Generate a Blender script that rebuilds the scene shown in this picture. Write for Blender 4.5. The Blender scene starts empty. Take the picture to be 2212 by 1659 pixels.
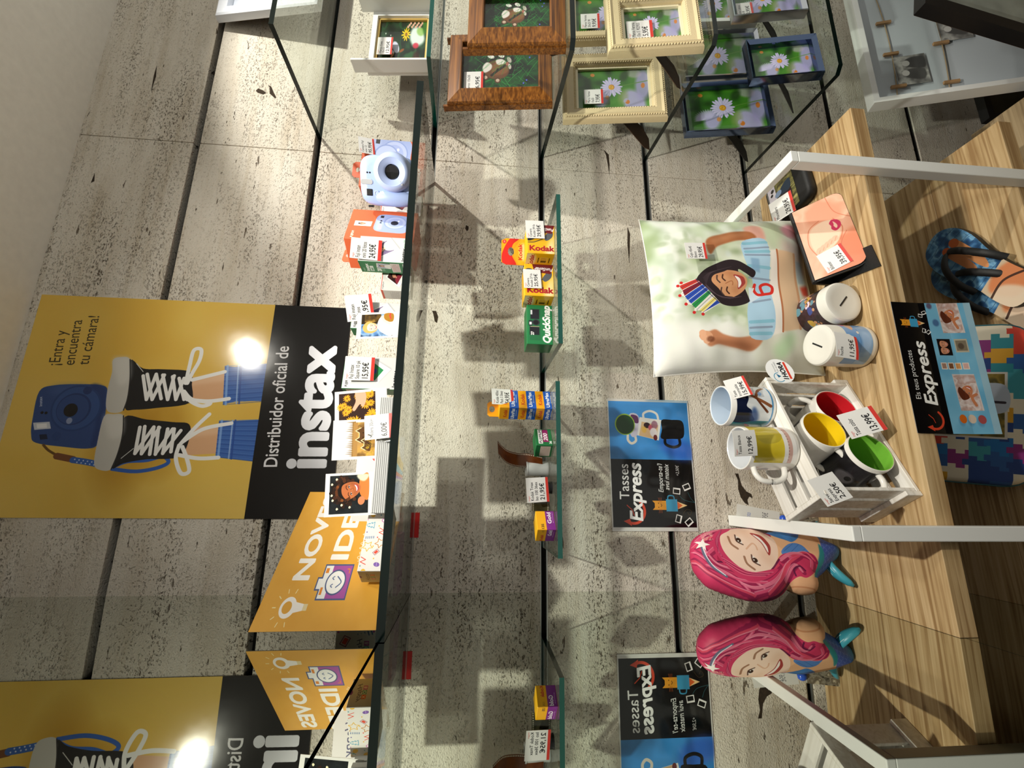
import bpy, bmesh, math, random
import numpy as np
from mathutils import Vector, Matrix

random.seed(7)
rng = np.random.default_rng(7)
SC = bpy.context.scene
COL = SC.collection
PI = math.pi

# ------------------------------------------------------------------ camera
CAM_F = 960.77
CAM_YAW, CAM_PITCH, CAM_ROLL = 0.24052, 0.0858, -0.03115
CAM_C = Vector((0.21139, -1.048, 1.36875))


def cam_axes():
    cy, sy = math.cos(CAM_YAW), math.sin(CAM_YAW)
    cp, sp = math.cos(CAM_PITCH), math.sin(CAM_PITCH)
    cr, sr = math.cos(CAM_ROLL), math.sin(CAM_ROLL)
    f = Vector((sy * cp, cy * cp, -sp))
    r = Vector((cy, -sy, 0))
    d = f.cross(r)
    return r * cr + d * sr, d * cr - r * sr, f


AX_R, AX_D, AX_F = cam_axes()
cd = bpy.data.cameras.new('camera')
cam = bpy.data.objects.new('camera', cd)
COL.objects.link(cam)
m = Matrix((AX_D, AX_R, -AX_F)).transposed().to_4x4()     # the photograph was taken with the phone on its side
m.translation = CAM_C
cam.matrix_world = m
cd.sensor_width = 36.0
cd.lens = CAM_F / 2212 * 36.0
cd.clip_start = 0.01
SC.camera = cam

# ------------------------------------------------------------------ light
wd = bpy.data.worlds.new('shop')
SC.world = wd
wd.use_nodes = True
wd.node_tree.nodes['Background'].inputs[0].default_value = (1.0, 0.965, 0.87, 1)
wd.node_tree.nodes['Background'].inputs[1].default_value = 0.60

SPOTS = [((0.47, -0.88, 2.37), (0.56, -0.10, 0.90), 60, 86, 0.5, .020),
         ((0.80, -0.94, 2.385), (0.60, -0.05, 1.20), 92, 26, 0.6, .045),
         ((1.80, -0.94, 2.37), (1.32, -0.02, 1.42), 60, 84, 0.4, .020)]
for loc, aim, size, power, blend, rad in SPOTS:
    ld = bpy.data.lights.new('ceiling_spot_light', 'SPOT')
    ld.energy = power
    ld.color = (1.0, 0.95, 0.84)
    ld.spot_size = math.radians(size)
    ld.spot_blend = blend
    ld.shadow_soft_size = rad
    lo = bpy.data.objects.new('ceiling_spot_light', ld)
    COL.objects.link(lo)
    lo.location = loc
    lo.rotation_euler = (Vector(aim) - Vector(loc)).to_track_quat('-Z', 'Y').to_euler()

SC.view_settings.view_transform = 'Standard'
SC.view_settings.look = 'None'
SC.view_settings.exposure = 0.0
SC.view_settings.gamma = 1.0
SC.view_settings.use_curve_mapping = False
SC.cycles.max_bounces = 10
SC.cycles.transparent_max_bounces = 16
SC.cycles.glossy_bounces = 6
SC.cycles.caustics_reflective = False
SC.cycles.caustics_refractive = False
SC.cycles.sample_clamp_indirect = 6.0


def at(px, py, axis, val):
    """pixel of the photograph -> the point of the plane  coordinate[axis] = val  seen there"""
    u, v = 1659 - py - 829.5, px - 1106.0
    d = AX_R * (u / CAM_F) + AX_D * (v / CAM_F) + AX_F
    t = (val - CAM_C[axis]) / d[axis]
    return CAM_C + d * t


def atp(px, py, p0, n):
    """the same on the plane through p0 with normal n"""
    u, v = 1659 - py - 829.5, px - 1106.0
    d = AX_R * (u / CAM_F) + AX_D * (v / CAM_F) + AX_F
    n = Vector(n)
    t = (Vector(p0) - CAM_C).dot(n) / d.dot(n)
    return CAM_C + d * t


def pix(P):
    q = Vector(P) - CAM_C
    w = q.dot(AX_F)
    return q.dot(AX_D) / w * CAM_F + 1106.0, 1659 - (q.dot(AX_R) / w * CAM_F + 829.5)


# ------------------------------------------------------------------ materials
MATS = {}


def lin(c):
    return tuple((x / 12.92 if x <= 0.04045 else ((x + 0.055) / 1.055) ** 2.4) for x in c)


def hexc(h):
    return tuple(int(h[i:i + 2], 16) / 255 for i in (0, 2, 4))


def mat(name, col, rough=0.5, metal=0.0, spec=0.5, bump=0.0, bscale=200.0, vary=0.0, coat=0.0, alpha=1.0, trans=0.0, sheen=0.0):
    """procedural principled material; col is an sRGB triple or hex string"""
    if name in MATS:
        return MATS[name]
    if isinstance(col, str):
        col = hexc(col)
    M = bpy.data.materials.new(name)
    M.use_nodes = True
    nt = M.node_tree
    b = nt.nodes['Principled BSDF']
    L = lin(col)
    b.inputs['Base Color'].default_value = (*L, 1)
    b.inputs['Roughness'].default_value = rough
    b.inputs['Metallic'].default_value = metal
    b.inputs['Specular IOR Level'].default_value = spec
    b.inputs['Coat Weight'].default_value = coat
    b.inputs['Coat Roughness'].default_value = 0.06
    b.inputs['Alpha'].default_value = alpha
    b.inputs['Transmission Weight'].default_value = trans
    b.inputs['Sheen Weight'].default_value = sheen
    tc = nt.nodes.new('ShaderNodeTexCoord')
    no = nt.nodes.new('ShaderNodeTexNoise')
    no.inputs['Scale'].default_value = bscale
    no.inputs['Detail'].default_value = 4
    nt.links.new(tc.outputs['Object'], no.inputs['Vector'])
    if vary > 0:
        rp = nt.nodes.new('ShaderNodeValToRGB')
        rp.color_ramp.elements[0].position = 0.3
        rp.color_ramp.elements[1].position = 0.7
        rp.color_ramp.elements[0].color = (*[x * (1 - vary) for x in L], 1)
        rp.color_ramp.elements[1].color = (*[min(1, x * (1 + vary)) for x in L], 1)
        nt.links.new(no.outputs['Fac'], rp.inputs['Fac'])
        nt.links.new(rp.outputs['Color'], b.inputs['Base Color'])
    if bump > 0:
        bp = nt.nodes.new('ShaderNodeBump')
        bp.inputs['Strength'].default_value = bump
        bp.inputs['Distance'].default_value = 0.002
        nt.links.new(no.outputs['Fac'], bp.inputs['Height'])
        nt.links.new(bp.outputs['Normal'], b.inputs['Normal'])
    MATS[name] = M
    return M


def stone_material():
    M = bpy.data.materials.new('travertine')
    M.use_nodes = True
    nt = M.node_tree
    N, Lk = nt.nodes, nt.links
    b = N['Principled BSDF']
    tc = N.new('ShaderNodeTexCoord')
    geo = N.new('ShaderNodeObjectInfo')

    def mapping(sx, sy, sz, off=0.0):
        mp = N.new('ShaderNodeMapping')
        mp.inputs['Scale'].default_value = (sx, sy, sz)
        mp.inputs['Location'].default_value = (off, off * .3, off * .7)
        Lk.new(tc.outputs['Object'], mp.inputs['Vector'])
        return mp.outputs['Vector']

    def noise(vec, scale, detail=4, rough=.55):
        n = N.new('ShaderNodeTexNoise')
        n.inputs['Scale'].default_value = scale
        n.inputs['Detail'].default_value = detail
        n.inputs['Roughness'].default_value = rough
        Lk.new(vec, n.inputs['Vector'])
        return n.outputs['Fac']

    def ramp(fac, stops):
        r = N.new('ShaderNodeValToRGB')
        e = r.color_ramp.elements
        while len(e) < len(stops):
            e.new(.5)
        for k, (p, c) in enumerate(stops):
            e[k].position = p
            e[k].color = (*c, 1) if len(c) == 3 else c
        Lk.new(fac, r.inputs['Fac'])
        return r.outputs['Color']

    def math_(op, a, c):
        n = N.new('ShaderNodeMath')
        n.operation = op
        for k, x in enumerate((a, c)):
            if isinstance(x, (int, float)):
                n.inputs[k].default_value = x
            else:
                Lk.new(x, n.inputs[k])
        return n.outputs[0]

    def mix(fac, a, c):
        n = N.new('ShaderNodeMix')
        n.data_type = 'RGBA'
        Lk.new(fac, n.inputs[0])
        for k, x in ((6, a), (7, c)):
            if isinstance(x, tuple):
                n.inputs[k].default_value = (*x, 1)
            else:
                Lk.new(x, n.inputs[k])
        return n.outputs[2]

    base = ramp(noise(mapping(1.2, 1, 5), 3.0, 5), [(.30, lin(hexc('cfc6b6'))), (.55, lin(hexc('ddd6c9'))), (.75, lin(hexc('e6e1d6')))])
    vein = noise(mapping(1.3, 1, 22), 2.2, 4)
    veinm = ramp(vein, [(.52, (0, 0, 0)), (.70, (1, 1, 1))])
    col = mix(math_('MULTIPLY', veinm, .32), base, lin(hexc('b3a285')))
    zone = ramp(noise(mapping(1.1, 1, 3.2, 9), 2.6, 2), [(.42, (0, 0, 0)), (.62, (1, 1, 1))])
    # pores: thin voids along the bed, crowded inside the porous bands, a few big ones
    p1 = noise(mapping(7, 6, 26, 3.1), 3.0, 3, .6)
    p2 = noise(mapping(34, 10, 60, 7.7), 4.6, 2, .5)
    band = ramp(noise(mapping(.7, 1, 12, 1.7), 3.0, 2), [(.42, (0, 0, 0)), (.62, (1, 1, 1))])
    h1 = ramp(p1, [(.69, (0, 0, 0)), (.72, (1, 1, 1))])
    h2 = ramp(p2, [(.595, (0, 0, 0)), (.67, (1, 1, 1))])
    h2b = math_('MULTIPLY', math_('MULTIPLY', h2, band), math_('ADD', math_('MULTIPLY', zone, .85), .15))
    hole = math_('MAXIMUM', h1, h2b)
    fine = noise(mapping(60, 60, 85), 4.0, 3)
    pits = ramp(noise(mapping(50, 20, 75, 5), 3.6, 2), [(.60, (0, 0, 0)), (.72, (1, 1, 1))])
    pits = math_('MULTIPLY', pits, math_('ADD', math_('MULTIPLY', zone, .7), .3))
    col = mix(math_('MULTIPLY', pits, .34), col, lin(hexc('8a7352')))
    col = mix(math_('MULTIPLY', hole, .85), col, lin(hexc('54422d')))
    Lk.new(col, b.inputs['Base Color'])
    b.inputs['Roughness'].default_value = .75
    b.inputs['Specular IOR Level'].default_value = .25
    hgt = math_('SUBTRACT', math_('MULTIPLY', fine, .55), math_('MULTIPLY', math_('MAXIMUM', hole, math_('MULTIPLY', pits, .5)), 1.6))
    bp = N.new('ShaderNodeBump')
    bp.inputs['Strength'].default_value = .9
    bp.inputs['Distance'].default_value = .0040
    Lk.new(hgt, bp.inputs['Height'])
    Lk.new(bp.outputs['Normal'], b.inputs['Normal'])
    return M


def wood_material(name, c1, c2, c3, along=0, rough=.5, scale=1.0):
    """grain running along one object axis"""
    M = bpy.data.materials.new(name)
    M.use_nodes = True
    nt = M.node_tree
    N, Lk = nt.nodes, nt.links
    b = N['Principled BSDF']
    tc = N.new('ShaderNodeTexCoord')
    mp = N.new('ShaderNodeMapping')
    s = [95.0 * scale] * 3
    s[along] = 2.6 * scale
    mp.inputs['Scale'].default_value = s
    Lk.new(tc.outputs['Object'], mp.inputs['Vector'])
    n1 = N.new('ShaderNodeTexNoise')
    n1.inputs['Scale'].default_value = 1.0
    n1.inputs['Detail'].default_value = 6
    n1.inputs['Distortion'].default_value = .9
    Lk.new(mp.outputs['Vector'], n1.inputs['Vector'])
    n2 = N.new('ShaderNodeTexNoise')
    n2.inputs['Scale'].default_value = 5.0
    n2.inputs['Detail'].default_value = 3
    Lk.new(tc.outputs['Object'], n2.inputs['Vector'])
    ad = N.new('ShaderNodeMath')
    ad.operation = 'MULTIPLY_ADD'
    Lk.new(n2.outputs['Fac'], ad.inputs[0])
    ad.inputs[1].default_value = .30
    Lk.new(n1.outputs['Fac'], ad.inputs[2])
    r = N.new('ShaderNodeValToRGB')
    e = r.color_ramp.elements
    e.new(.5)
    for k, (p_, c) in enumerate(((.52, c1), (.64, c2), (.80, c3))):
        e[k].position = p_
        e[k].color = (*lin(hexc(c)), 1)
    Lk.new(ad.outputs[0], r.inputs['Fac'])
    Lk.new(r.outputs['Color'], b.inputs['Base Color'])
    b.inputs['Roughness'].default_value = rough
    bp = N.new('ShaderNodeBump')
    bp.inputs['Strength'].default_value = .25
    bp.inputs['Distance'].default_value = .001
    Lk.new(n1.outputs['Fac'], bp.inputs['Height'])
    Lk.new(bp.outputs['Normal'], b.inputs['Normal'])
    MATS[name] = M
    return M


def sheet_glass(name, tint, strength=1.0):
    """thin pane: lets light straight through, mirrors by Fresnel"""
    M = bpy.data.materials.new(name)
    M.use_nodes = True
    nt = M.node_tree
    N, Lk = nt.nodes, nt.links
    N.remove(N['Principled BSDF'])
    tr = N.new('ShaderNodeBsdfTransparent')
    tr.inputs['Color'].default_value = (*tint, 1)
    gl = N.new('ShaderNodeBsdfGlossy')
    gl.inputs['Roughness'].default_value = .02
    lw = N.new('ShaderNodeLayerWeight')
    lw.inputs['Blend'].default_value = .5
    pw = N.new('ShaderNodeMath')
    pw.operation = 'POWER'
    pw.inputs[1].default_value = 4.0
    Lk.new(lw.outputs['Facing'], pw.inputs[0])
    mu = N.new('ShaderNodeMath')
    mu.operation = 'MULTIPLY_ADD'
    mu.inputs[1].default_value = .8 * strength
    mu.inputs[2].default_value = .05 * strength
    Lk.new(pw.outputs[0], mu.inputs[0])
    mx = N.new('ShaderNodeMixShader')
    Lk.new(mu.outputs[0], mx.inputs[0])
    Lk.new(tr.outputs[0], mx.inputs[1])
    Lk.new(gl.outputs[0], mx.inputs[2])
    Lk.new(mx.outputs[0], N['Material Output'].inputs['Surface'])
    MATS[name] = M
    return M


def print_mat(name, img, rough=.35, coat=0.0, spec=.5, bump=0.0, bscale=400):
    """flat print: a generated picture on a surface through its UVs"""
    M = bpy.data.materials.new(name)
    M.use_nodes = True
    nt = M.node_tree
    b = nt.nodes['Principled BSDF']
    t = nt.nodes.new('ShaderNodeTexImage')
    t.image = img
    t.extension = 'EXTEND'
    nt.links.new(t.outputs['Color'], b.inputs['Base Color'])
    b.inputs['Roughness'].default_value = rough
    b.inputs['Specular IOR Level'].default_value = spec
    b.inputs['Coat Weight'].default_value = coat
    b.inputs['Coat Roughness'].default_value = .05
    if bump > 0:
        tc = nt.nodes.new('ShaderNodeTexCoord')
        no = nt.nodes.new('ShaderNodeTexNoise')
        no.inputs['Scale'].default_value = bscale
        nt.links.new(tc.outputs['Object'], no.inputs['Vector'])
        bp = nt.nodes.new('ShaderNodeBump')
        bp.inputs['Strength'].default_value = bump
        bp.inputs['Distance'].default_value = .002
        nt.links.new(no.outputs['Fac'], bp.inputs['Height'])
        nt.links.new(bp.outputs['Normal'], b.inputs['Normal'])
    return M


# ------------------------------------------------------------------ mesh helpers
class MB:
    """collects shapes (in world or parent space) and links them as ONE mesh object"""

    def __init__(s):
        s.v, s.f, s.mi, s.uv = [], [], [], {}

    def add(s, verts, faces, mi=0, uvs=None):
        o = len(s.v)
        s.v += [tuple(x) for x in verts]
        for k, f in enumerate(faces):
            if uvs is not None and uvs[k] is not None:
                s.uv[len(s.f)] = uvs[k]
            s.f.append(tuple(i + o for i in f))
            s.mi.append(mi[k] if isinstance(mi, (list, tuple)) else mi)
        return s

    def box(s, lo, hi, M=None, mi=0, slots=None):
        """slots: {face: slot} over  front(-y) back(+y) left(-x) right(+x) bottom top;  every face gets a full 0-1 UV, upright seen from outside"""
        (x0, y0, z0), (x1, y1, z1) = lo, hi
        P = [(x0, y0, z0), (x1, y0, z0), (x1, y1, z0), (x0, y1, z0), (x0, y0, z1), (x1, y0, z1), (x1, y1, z1), (x0, y1, z1)]
        F = dict(front=(0, 1, 5, 4), right=(1, 2, 6, 5), back=(2, 3, 7, 6), left=(3, 0, 4, 7), top=(4, 5, 6, 7), bottom=(3, 2, 1, 0))
        if M is not None:
            P = [M @ Vector(q) for q in P]
        names = list(F)
        q = ((0, 0), (1, 0), (1, 1), (0, 1))
        return s.add(P, [F[n] for n in names], [(slots or {}).get(n, mi) for n in names], [q] * 6)

    def quad(s, pts, mi=0):
        """bottom-left, bottom-right, top-right, top-left"""
        return s.add(pts, [(0, 1, 2, 3)], mi, [((0, 0), (1, 0), (1, 1), (0, 1))])

    def prism(s, poly, depth, M=None, mi=0, mi_side=None, bbox=None):
        """flat outline in local x,z (front face at y=0 looking to -y) with thickness to +y; UV over its bounding box"""
        n = len(poly)
        xs = [p[0] for p in poly]
        zs = [p[1] for p in poly]
        bb = bbox or (min(xs), max(xs), min(zs), max(zs))
        uv = [((p[0] - bb[0]) / (bb[1] - bb[0]), (p[1] - bb[2]) / (bb[3] - bb[2])) for p in poly]
        a = sum(poly[i][0] * poly[(i + 1) % n][1] - poly[(i + 1) % n][0] * poly[i][1] for i in range(n))
        if a < 0:
            poly, uv = poly[::-1], uv[::-1]
        V = [(p[0], 0, p[1]) for p in poly] + [(p[0], depth, p[1]) for p in poly]
        if M is not None:
            V = [M @ Vector(q) for q in V]
        F = [tuple(range(n)), tuple(range(2 * n - 1, n - 1, -1))]
        U = [uv, uv[::-1]]
        mis = [mi, mi if mi_side is None else mi_side]
        for i in range(n):
            j = (i + 1) % n
            F.append((i, n + i, n + j, j))
            U.append(None)
            mis.append(mi if mi_side is None else mi_side)
        return s.add(V, F, mis, U)

    def lathe(s, prof, n=40, M=None, mi=0, caps=True):
        """profile of (radius, z) turned about z; uv: angle, z"""
        V, F, U = [], [], []
        zs = [p[1] for p in prof]
        z0, z1 = min(zs), max(zs)
        for r, z in prof:
            for k in range(n):
                a = 2 * PI * k / n
                V.append((r * math.cos(a), r * math.sin(a), z))
        for i in range(len(prof) - 1):
            for k in range(n):
                k2 = (k + 1) % n
                F.append((i * n + k, i * n + k2, (i + 1) * n + k2, (i + 1) * n + k))
                u0, u1 = k / n, (k + 1) / n
                w0, w1 = ((prof[i][1] - z0) / (z1 - z0 + 1e-9), (prof[i + 1][1] - z0) / (z1 - z0 + 1e-9))
                U.append(((u0, w0), (u1, w0), (u1, w1), (u0, w1)))
        for end, rev in ((0, True), (len(prof) - 1, False)):
            if caps and prof[end][0] > 1e-6:
                c = [end * n + k for k in range(n)]
                F.append(tuple(c[::-1] if rev else c))
                U.append(None)
        if M is not None:
            V = [M @ Vector(q) for q in V]
        return s.add(V, F, mi, U)

    def tube(s, pts, r, n=8, mi=0, closed=False, flat=1.0):
        """round (or flattened) bar along points"""
        pts = [Vector(p) for p in pts]
        V, F = [], []
        up = Vector((0, 0, 1))
        m_ = len(pts)
        for i, p in enumerate(pts):
            a = pts[(i - 1) % m_] if (closed or i > 0) else p
            c = pts[(i + 1) % m_] if (closed or i < m_ - 1) else p
            t = (c - a).normalized()
            x = t.cross(up)
            if x.length < .05:
                x = t.cross(Vector((0, 1, 0)))
            x.normalize()
            y = x.cross(t)
            rr = r[i] if isinstance(r, (list, tuple)) else r
            for k in range(n):
                g = 2 * PI * k / n
                V.append(p + x * (rr * math.cos(g)) + y * (rr * flat * math.sin(g)))
        R = m_ if closed else m_ - 1
        for i in range(R):
            for k in range(n):
                i2 = (i + 1) % m_
                F.append((i * n + k, i * n + (k + 1) % n, i2 * n + (k + 1) % n, i2 * n + k))
        if not closed:
            F.append(tuple(range(n))[::-1])
            F.append(tuple((m_ - 1) * n + k for k in range(n)))
        return s.add(V, F, mi)

    def build(s, name, mats, parent=None, smooth=False, bevel=0.0, seg=2, solid=0.0, sub=0):
        me = bpy.data.meshes.new(name)
        me.from_pydata(s.v, [], s.f)
        for M in (mats if isinstance(mats, (list, tuple)) else [mats]):
            me.materials.append(M)
        me.polygons.foreach_set('material_index', s.mi)
        if s.uv:
            ul = me.uv_layers.new(name='UVMap')
            for p in me.polygons:
                u = s.uv.get(p.index)
                if u:
                    for k, li in enumerate(p.loop_indices):
                        ul.data[li].uv = u[k]
        if smooth:
            me.polygons.foreach_set('use_smooth', [True] * len(me.polygons))
        me.update()
        o = bpy.data.objects.new(name, me)
        COL.objects.link(o)
        if parent:
            o.parent = parent
        if solid:
            md = o.modifiers.new('solid', 'SOLIDIFY')
            md.thickness = solid
        if bevel:
            md = o.modifiers.new('bevel', 'BEVEL')
            md.width = bevel
            md.segments = seg
            md.limit_method = 'ANGLE'
            md.angle_limit = math.radians(35)
        if sub:
            md = o.modifiers.new('sub', 'SUBSURF')
            md.levels = sub
            md.render_levels = sub
        if smooth == 'auto':
            me.polygons.foreach_set('use_smooth', [True] * len(me.polygons))
            try:
                with bpy.context.temp_override(object=o, active_object=o, selected_objects=[o], selected_editable_objects=[o]):
                    bpy.ops.object.shade_auto_smooth(angle=math.radians(40))
            except Exception:
                pass
        return o


def auto(o, ang=40):
    """smooth by angle without operators: mark sharp edges"""
    me = o.data
    me.polygons.foreach_set('use_smooth', [True] * len(me.polygons))
    bm = bmesh.new()
    bm.from_mesh(me)
    for e in bm.edges:
        if len(e.link_faces) == 2:
            try:
                e.smooth = e.calc_face_angle() < math.radians(ang)
            except ValueError:
                e.smooth = True
        else:
            e.smooth = False
    bm.to_mesh(me)
    bm.free()
    return o


def tag(o, label, cat, group=None, kind=None):
    if label:
        o['label'] = label
    if cat:
        o['category'] = cat
    if group:
        o['group'] = group
    if kind:
        o['kind'] = kind
    return o


def thing(name, label, cat, loc=(0, 0, 0), rot=None, group=None):
    o = bpy.data.objects.new(name, None)
    COL.objects.link(o)
    o.empty_display_size = .03
    if isinstance(rot, Matrix):
        mm = rot.to_4x4()
        mm.translation = Vector(loc)
        o.matrix_world = mm
    else:
        o.location = loc
        if rot:
            o.rotation_euler = rot
    return tag(o, label, cat, group)


def struct(o, label=None):
    o['kind'] = 'structure'
    if label:
        o['label'] = label
    return o


def frame_matrix(p, xdir, zdir):
    """placement: local x along xdir, local z towards zdir, local y away from the viewer"""
    x = Vector(xdir).normalized()
    z = Vector(zdir)
    z = (z - x * z.dot(x)).normalized()
    y = z.cross(x)
    M = Matrix((x, y, z)).transposed().to_4x4()
    M.translation = Vector(p)
    return M


def place(name, label, cat, M, group=None):
    o = bpy.data.objects.new(name, None)
    COL.objects.link(o)
    o.empty_display_size = .03
    o.matrix_world = M
    return tag(o, label, cat, group)
# ------------------------------------------------------------------ painter for the flat prints
GLYPH = {}


def text_tris(s):
    """triangles of a string set in Blender's built-in font at size 1 (baseline at y=0)"""
    if s in GLYPH:
        return GLYPH[s]
    cu = bpy.data.curves.new('t', 'FONT')
    cu.body = s
    cu.resolution_u = 4
    ob = bpy.data.objects.new('t', cu)
    COL.objects.link(ob)
    dg = bpy.context.evaluated_depsgraph_get()
    me = ob.evaluated_get(dg).to_mesh()
    me.calc_loop_triangles()
    V = np.array([v.co[:2] for v in me.vertices]).reshape(-1, 2)
    T = np.array([t.vertices[:] for t in me.loop_triangles], int).reshape(-1, 3)
    ob.evaluated_get(dg).to_mesh_clear()
    bpy.data.objects.remove(ob)
    bpy.data.curves.remove(cu)
    GLYPH[s] = (V, T)
    return V, T


def smooth_noise(h, w, cell, seed=0, octaves=3):
    r = np.random.default_rng(seed)
    out = np.zeros((h, w))
    amp, tot = 1.0, 0
    for o in range(octaves):
        c = max(cell / 2 ** o, 1.5)
        gh, gw = int(h / c) + 3, int(w / c) + 3
        g = r.random((gh, gw))
        yy, xx = np.arange(h) / c, np.arange(w) / c
        y0, x0 = yy.astype(int), xx.astype(int)
        fy, fx = (yy - y0)[:, None], (xx - x0)[None]
        fy, fx = fy * fy * (3 - 2 * fy), fx * fx * (3 - 2 * fx)
        a = g[y0][:, x0] * (1 - fx) + g[y0][:, x0 + 1] * fx
        b = g[y0 + 1][:, x0] * (1 - fx) + g[y0 + 1][:, x0 + 1] * fx
        out += amp * (a * (1 - fy) + b * fy)
        tot += amp
        amp *= .5
    return out / tot


def spline(pts, n=8, closed=False):
    P = np.array(pts, float)
    m_ = len(P)
    out = []
    for i in range(m_ if closed else m_ - 1):
        p0, p1, p2, p3 = (P[(i + k) % m_] if closed else P[min(max(i + k, 0), m_ - 1)] for k in (-1, 0, 1, 2))
        for t in np.linspace(0, 1, n, endpoint=False):
            out.append(.5 * (2 * p1 + (p2 - p0) * t + (2 * p0 - 5 * p1 + 4 * p2 - p3) * t * t + (3 * p1 - p0 - 3 * p2 + p3) * t ** 3))
    if not closed:
        out.append(P[-1])
    return np.array(out)


class Cv:
    """canvas in user units, origin top-left, y down"""

    def __init__(s, W, H, px, col='ffffff'):
        s.k = px / W
        s.W, s.H = W, H
        s.w, s.h = int(px), int(round(H * s.k))
        s.a = np.empty((s.h, s.w, 3), np.float32)
        s.a[:] = s.c(col)

    def c(s, col):
        return np.array(hexc(col) if isinstance(col, str) else col, np.float32)

    def box_(s, x0, y0, x1, y1, pad=2):
        return (max(int(x0 * s.k) - pad, 0), max(int(y0 * s.k) - pad, 0), min(int(x1 * s.k) + pad + 1, s.w), min(int(y1 * s.k) + pad + 1, s.h))

    def grid(s, b):
        return (np.arange(b[0], b[2]) + .5)[None] / s.k, (np.arange(b[1], b[3]) + .5)[:, None] / s.k

    def put(s, b, mask, col, a=1.0):
        if b[2] <= b[0] or b[3] <= b[1]:
            return
        mk = (np.clip(mask, 0, 1) * a)[..., None].astype(np.float32)
        v = s.a[b[1]:b[3], b[0]:b[2]]
        cc = col if isinstance(col, np.ndarray) and col.ndim == 3 else s.c(col)
        v += (cc - v) * mk

    def rect(s, x0, y0, x1, y1, col, a=1.0):
        s.poly([(x0, y0), (x1, y0), (x1, y1), (x0, y1)], col, a)
        return s

    def poly(s, pts, col, a=1.0, soft=0.0):
        P = np.array(pts, float)
        b = s.box_(P[:, 0].min() - soft, P[:, 1].min() - soft, P[:, 0].max() + soft, P[:, 1].max() + soft)
        if b[2] <= b[0] or b[3] <= b[1]:
            return s
        acc = np.zeros((b[3] - b[1], b[2] - b[0]))
        offs = (.25, .75) if soft == 0 else (.5,)
        Q = np.roll(P, -1, 0)
        for oy in offs:
            Y = ((np.arange(b[1], b[3]) + oy) / s.k)
            for ox in offs:
                X = ((np.arange(b[0], b[2]) + ox) / s.k)[None]
                ins = np.zeros(acc.shape, bool)
                for (xa, ya), (xb, yb) in zip(P, Q):
                    if ya == yb:
                        continue
                    c_ = (ya > Y) != (yb > Y)
                    if not c_.any():
                        continue
                    xi = xa + (Y - ya) * (xb - xa) / (yb - ya)
                    ins ^= c_[:, None] & (X < xi[:, None])
                acc += ins
        acc /= len(offs) ** 2
        if soft:
            acc = s.blur_(acc, soft * s.k)
        s.put(b, acc, col, a)
        return s

    @staticmethod
    def blur_(m_, r):
        r = int(max(r, 1))
        for _ in range(2):
            for ax in (0, 1):
                p = np.pad(m_, [(r + 1, r) if i == ax else (0, 0) for i in range(m_.ndim)], mode='edge')
                c = np.cumsum(p, ax, dtype=np.float64)
                n = m_.shape[ax]
                hi = np.take(c, np.arange(2 * r + 1, 2 * r + 1 + n), ax)
                lo = np.take(c, np.arange(0, n), ax)
                m_ = (hi - lo) / (2 * r + 1)
        return m_

    def blur(s, r):
        s.a = s.blur_(s.a, r * s.k).astype(np.float32)
        return s

    def sp(s, pts, col, a=1.0, soft=0.0, n=8):
        return s.poly(spline(pts, n, True), col, a, soft)

    def ell(s, cx, cy, rx, ry, col, ang=0.0, a=1.0, soft=0.0):
        R = max(rx, ry) + soft
        b = s.box_(cx - R, cy - R, cx + R, cy + R)
        if b[2] <= b[0] or b[3] <= b[1]:
            return s
        X, Y = s.grid(b)
        X, Y = X - cx, Y - cy
        ca, sa = math.cos(ang), math.sin(ang)
        u, v = X * ca + Y * sa, -X * sa + Y * ca
        q = np.sqrt((u / rx) ** 2 + (v / ry) ** 2)
        wd_ = max(soft, .7 / s.k) / min(rx, ry)
        s.put(b, (1 - q) / wd_ + (.5 if not soft else .5), col, a)
        return s

    def line(s, pts, w, col, a=1.0, sp=False, closed=False, soft=0.0):
        P = np.array(pts, float)
        if sp:
            P = spline(P, 8, closed)
        if closed:
            P = np.vstack([P, P[:1]])
        h = w / 2
        b = s.box_(P[:, 0].min() - h - soft, P[:, 1].min() - h - soft, P[:, 0].max() + h + soft, P[:, 1].max() + h + soft)
        if b[2] <= b[0] or b[3] <= b[1]:
            return s
        D = np.full((b[3] - b[1], b[2] - b[0]), 1e9)
        for p, q in zip(P[:-1], P[1:]):
            c_ = s.box_(min(p[0], q[0]) - h - soft, min(p[1], q[1]) - h - soft, max(p[0], q[0]) + h + soft, max(p[1], q[1]) + h + soft)
            if c_[2] <= c_[0] or c_[3] <= c_[1]:
                continue
            X, Y = s.grid(c_)
            d = q - p
            L = max((d * d).sum(), 1e-12)
            t = np.clip(((X - p[0]) * d[0] + (Y - p[1]) * d[1]) / L, 0, 1)
            dd = np.hypot(X - p[0] - t * d[0], Y - p[1] - t * d[1])
            v = D[c_[1] - b[1]:c_[3] - b[1], c_[0] - b[0]:c_[2] - b[0]]
            np.minimum(v, dd, out=v)
        s.put(b, (h - D) / max(soft, .8 / s.k) + .5, col, a)
        return s

    def text(s, st, x, y, size, col, bold=0.0, shear=0.0, wide=1.0, ang=0.0, anchor='l', a=1.0, fit=None):
        """baseline at y; bold = extra stroke in user units; fit = wanted width"""
        V, T = text_tris(st)
        if len(T) == 0:
            return s
        V = V.copy()
        x0, x1 = V[:, 0].min(), V[:, 0].max()
        if fit:
            wide = fit / ((x1 - x0) * size)
        X = (V[:, 0] - x0) * wide + V[:, 1] * shear
        wid = (x1 - x0) * wide
        X -= {'l': 0, 'c': wid / 2, 'r': wid}[anchor]
        X, Y = X * size, -V[:, 1] * size
        ca, sa = math.cos(ang), math.sin(ang)
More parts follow.
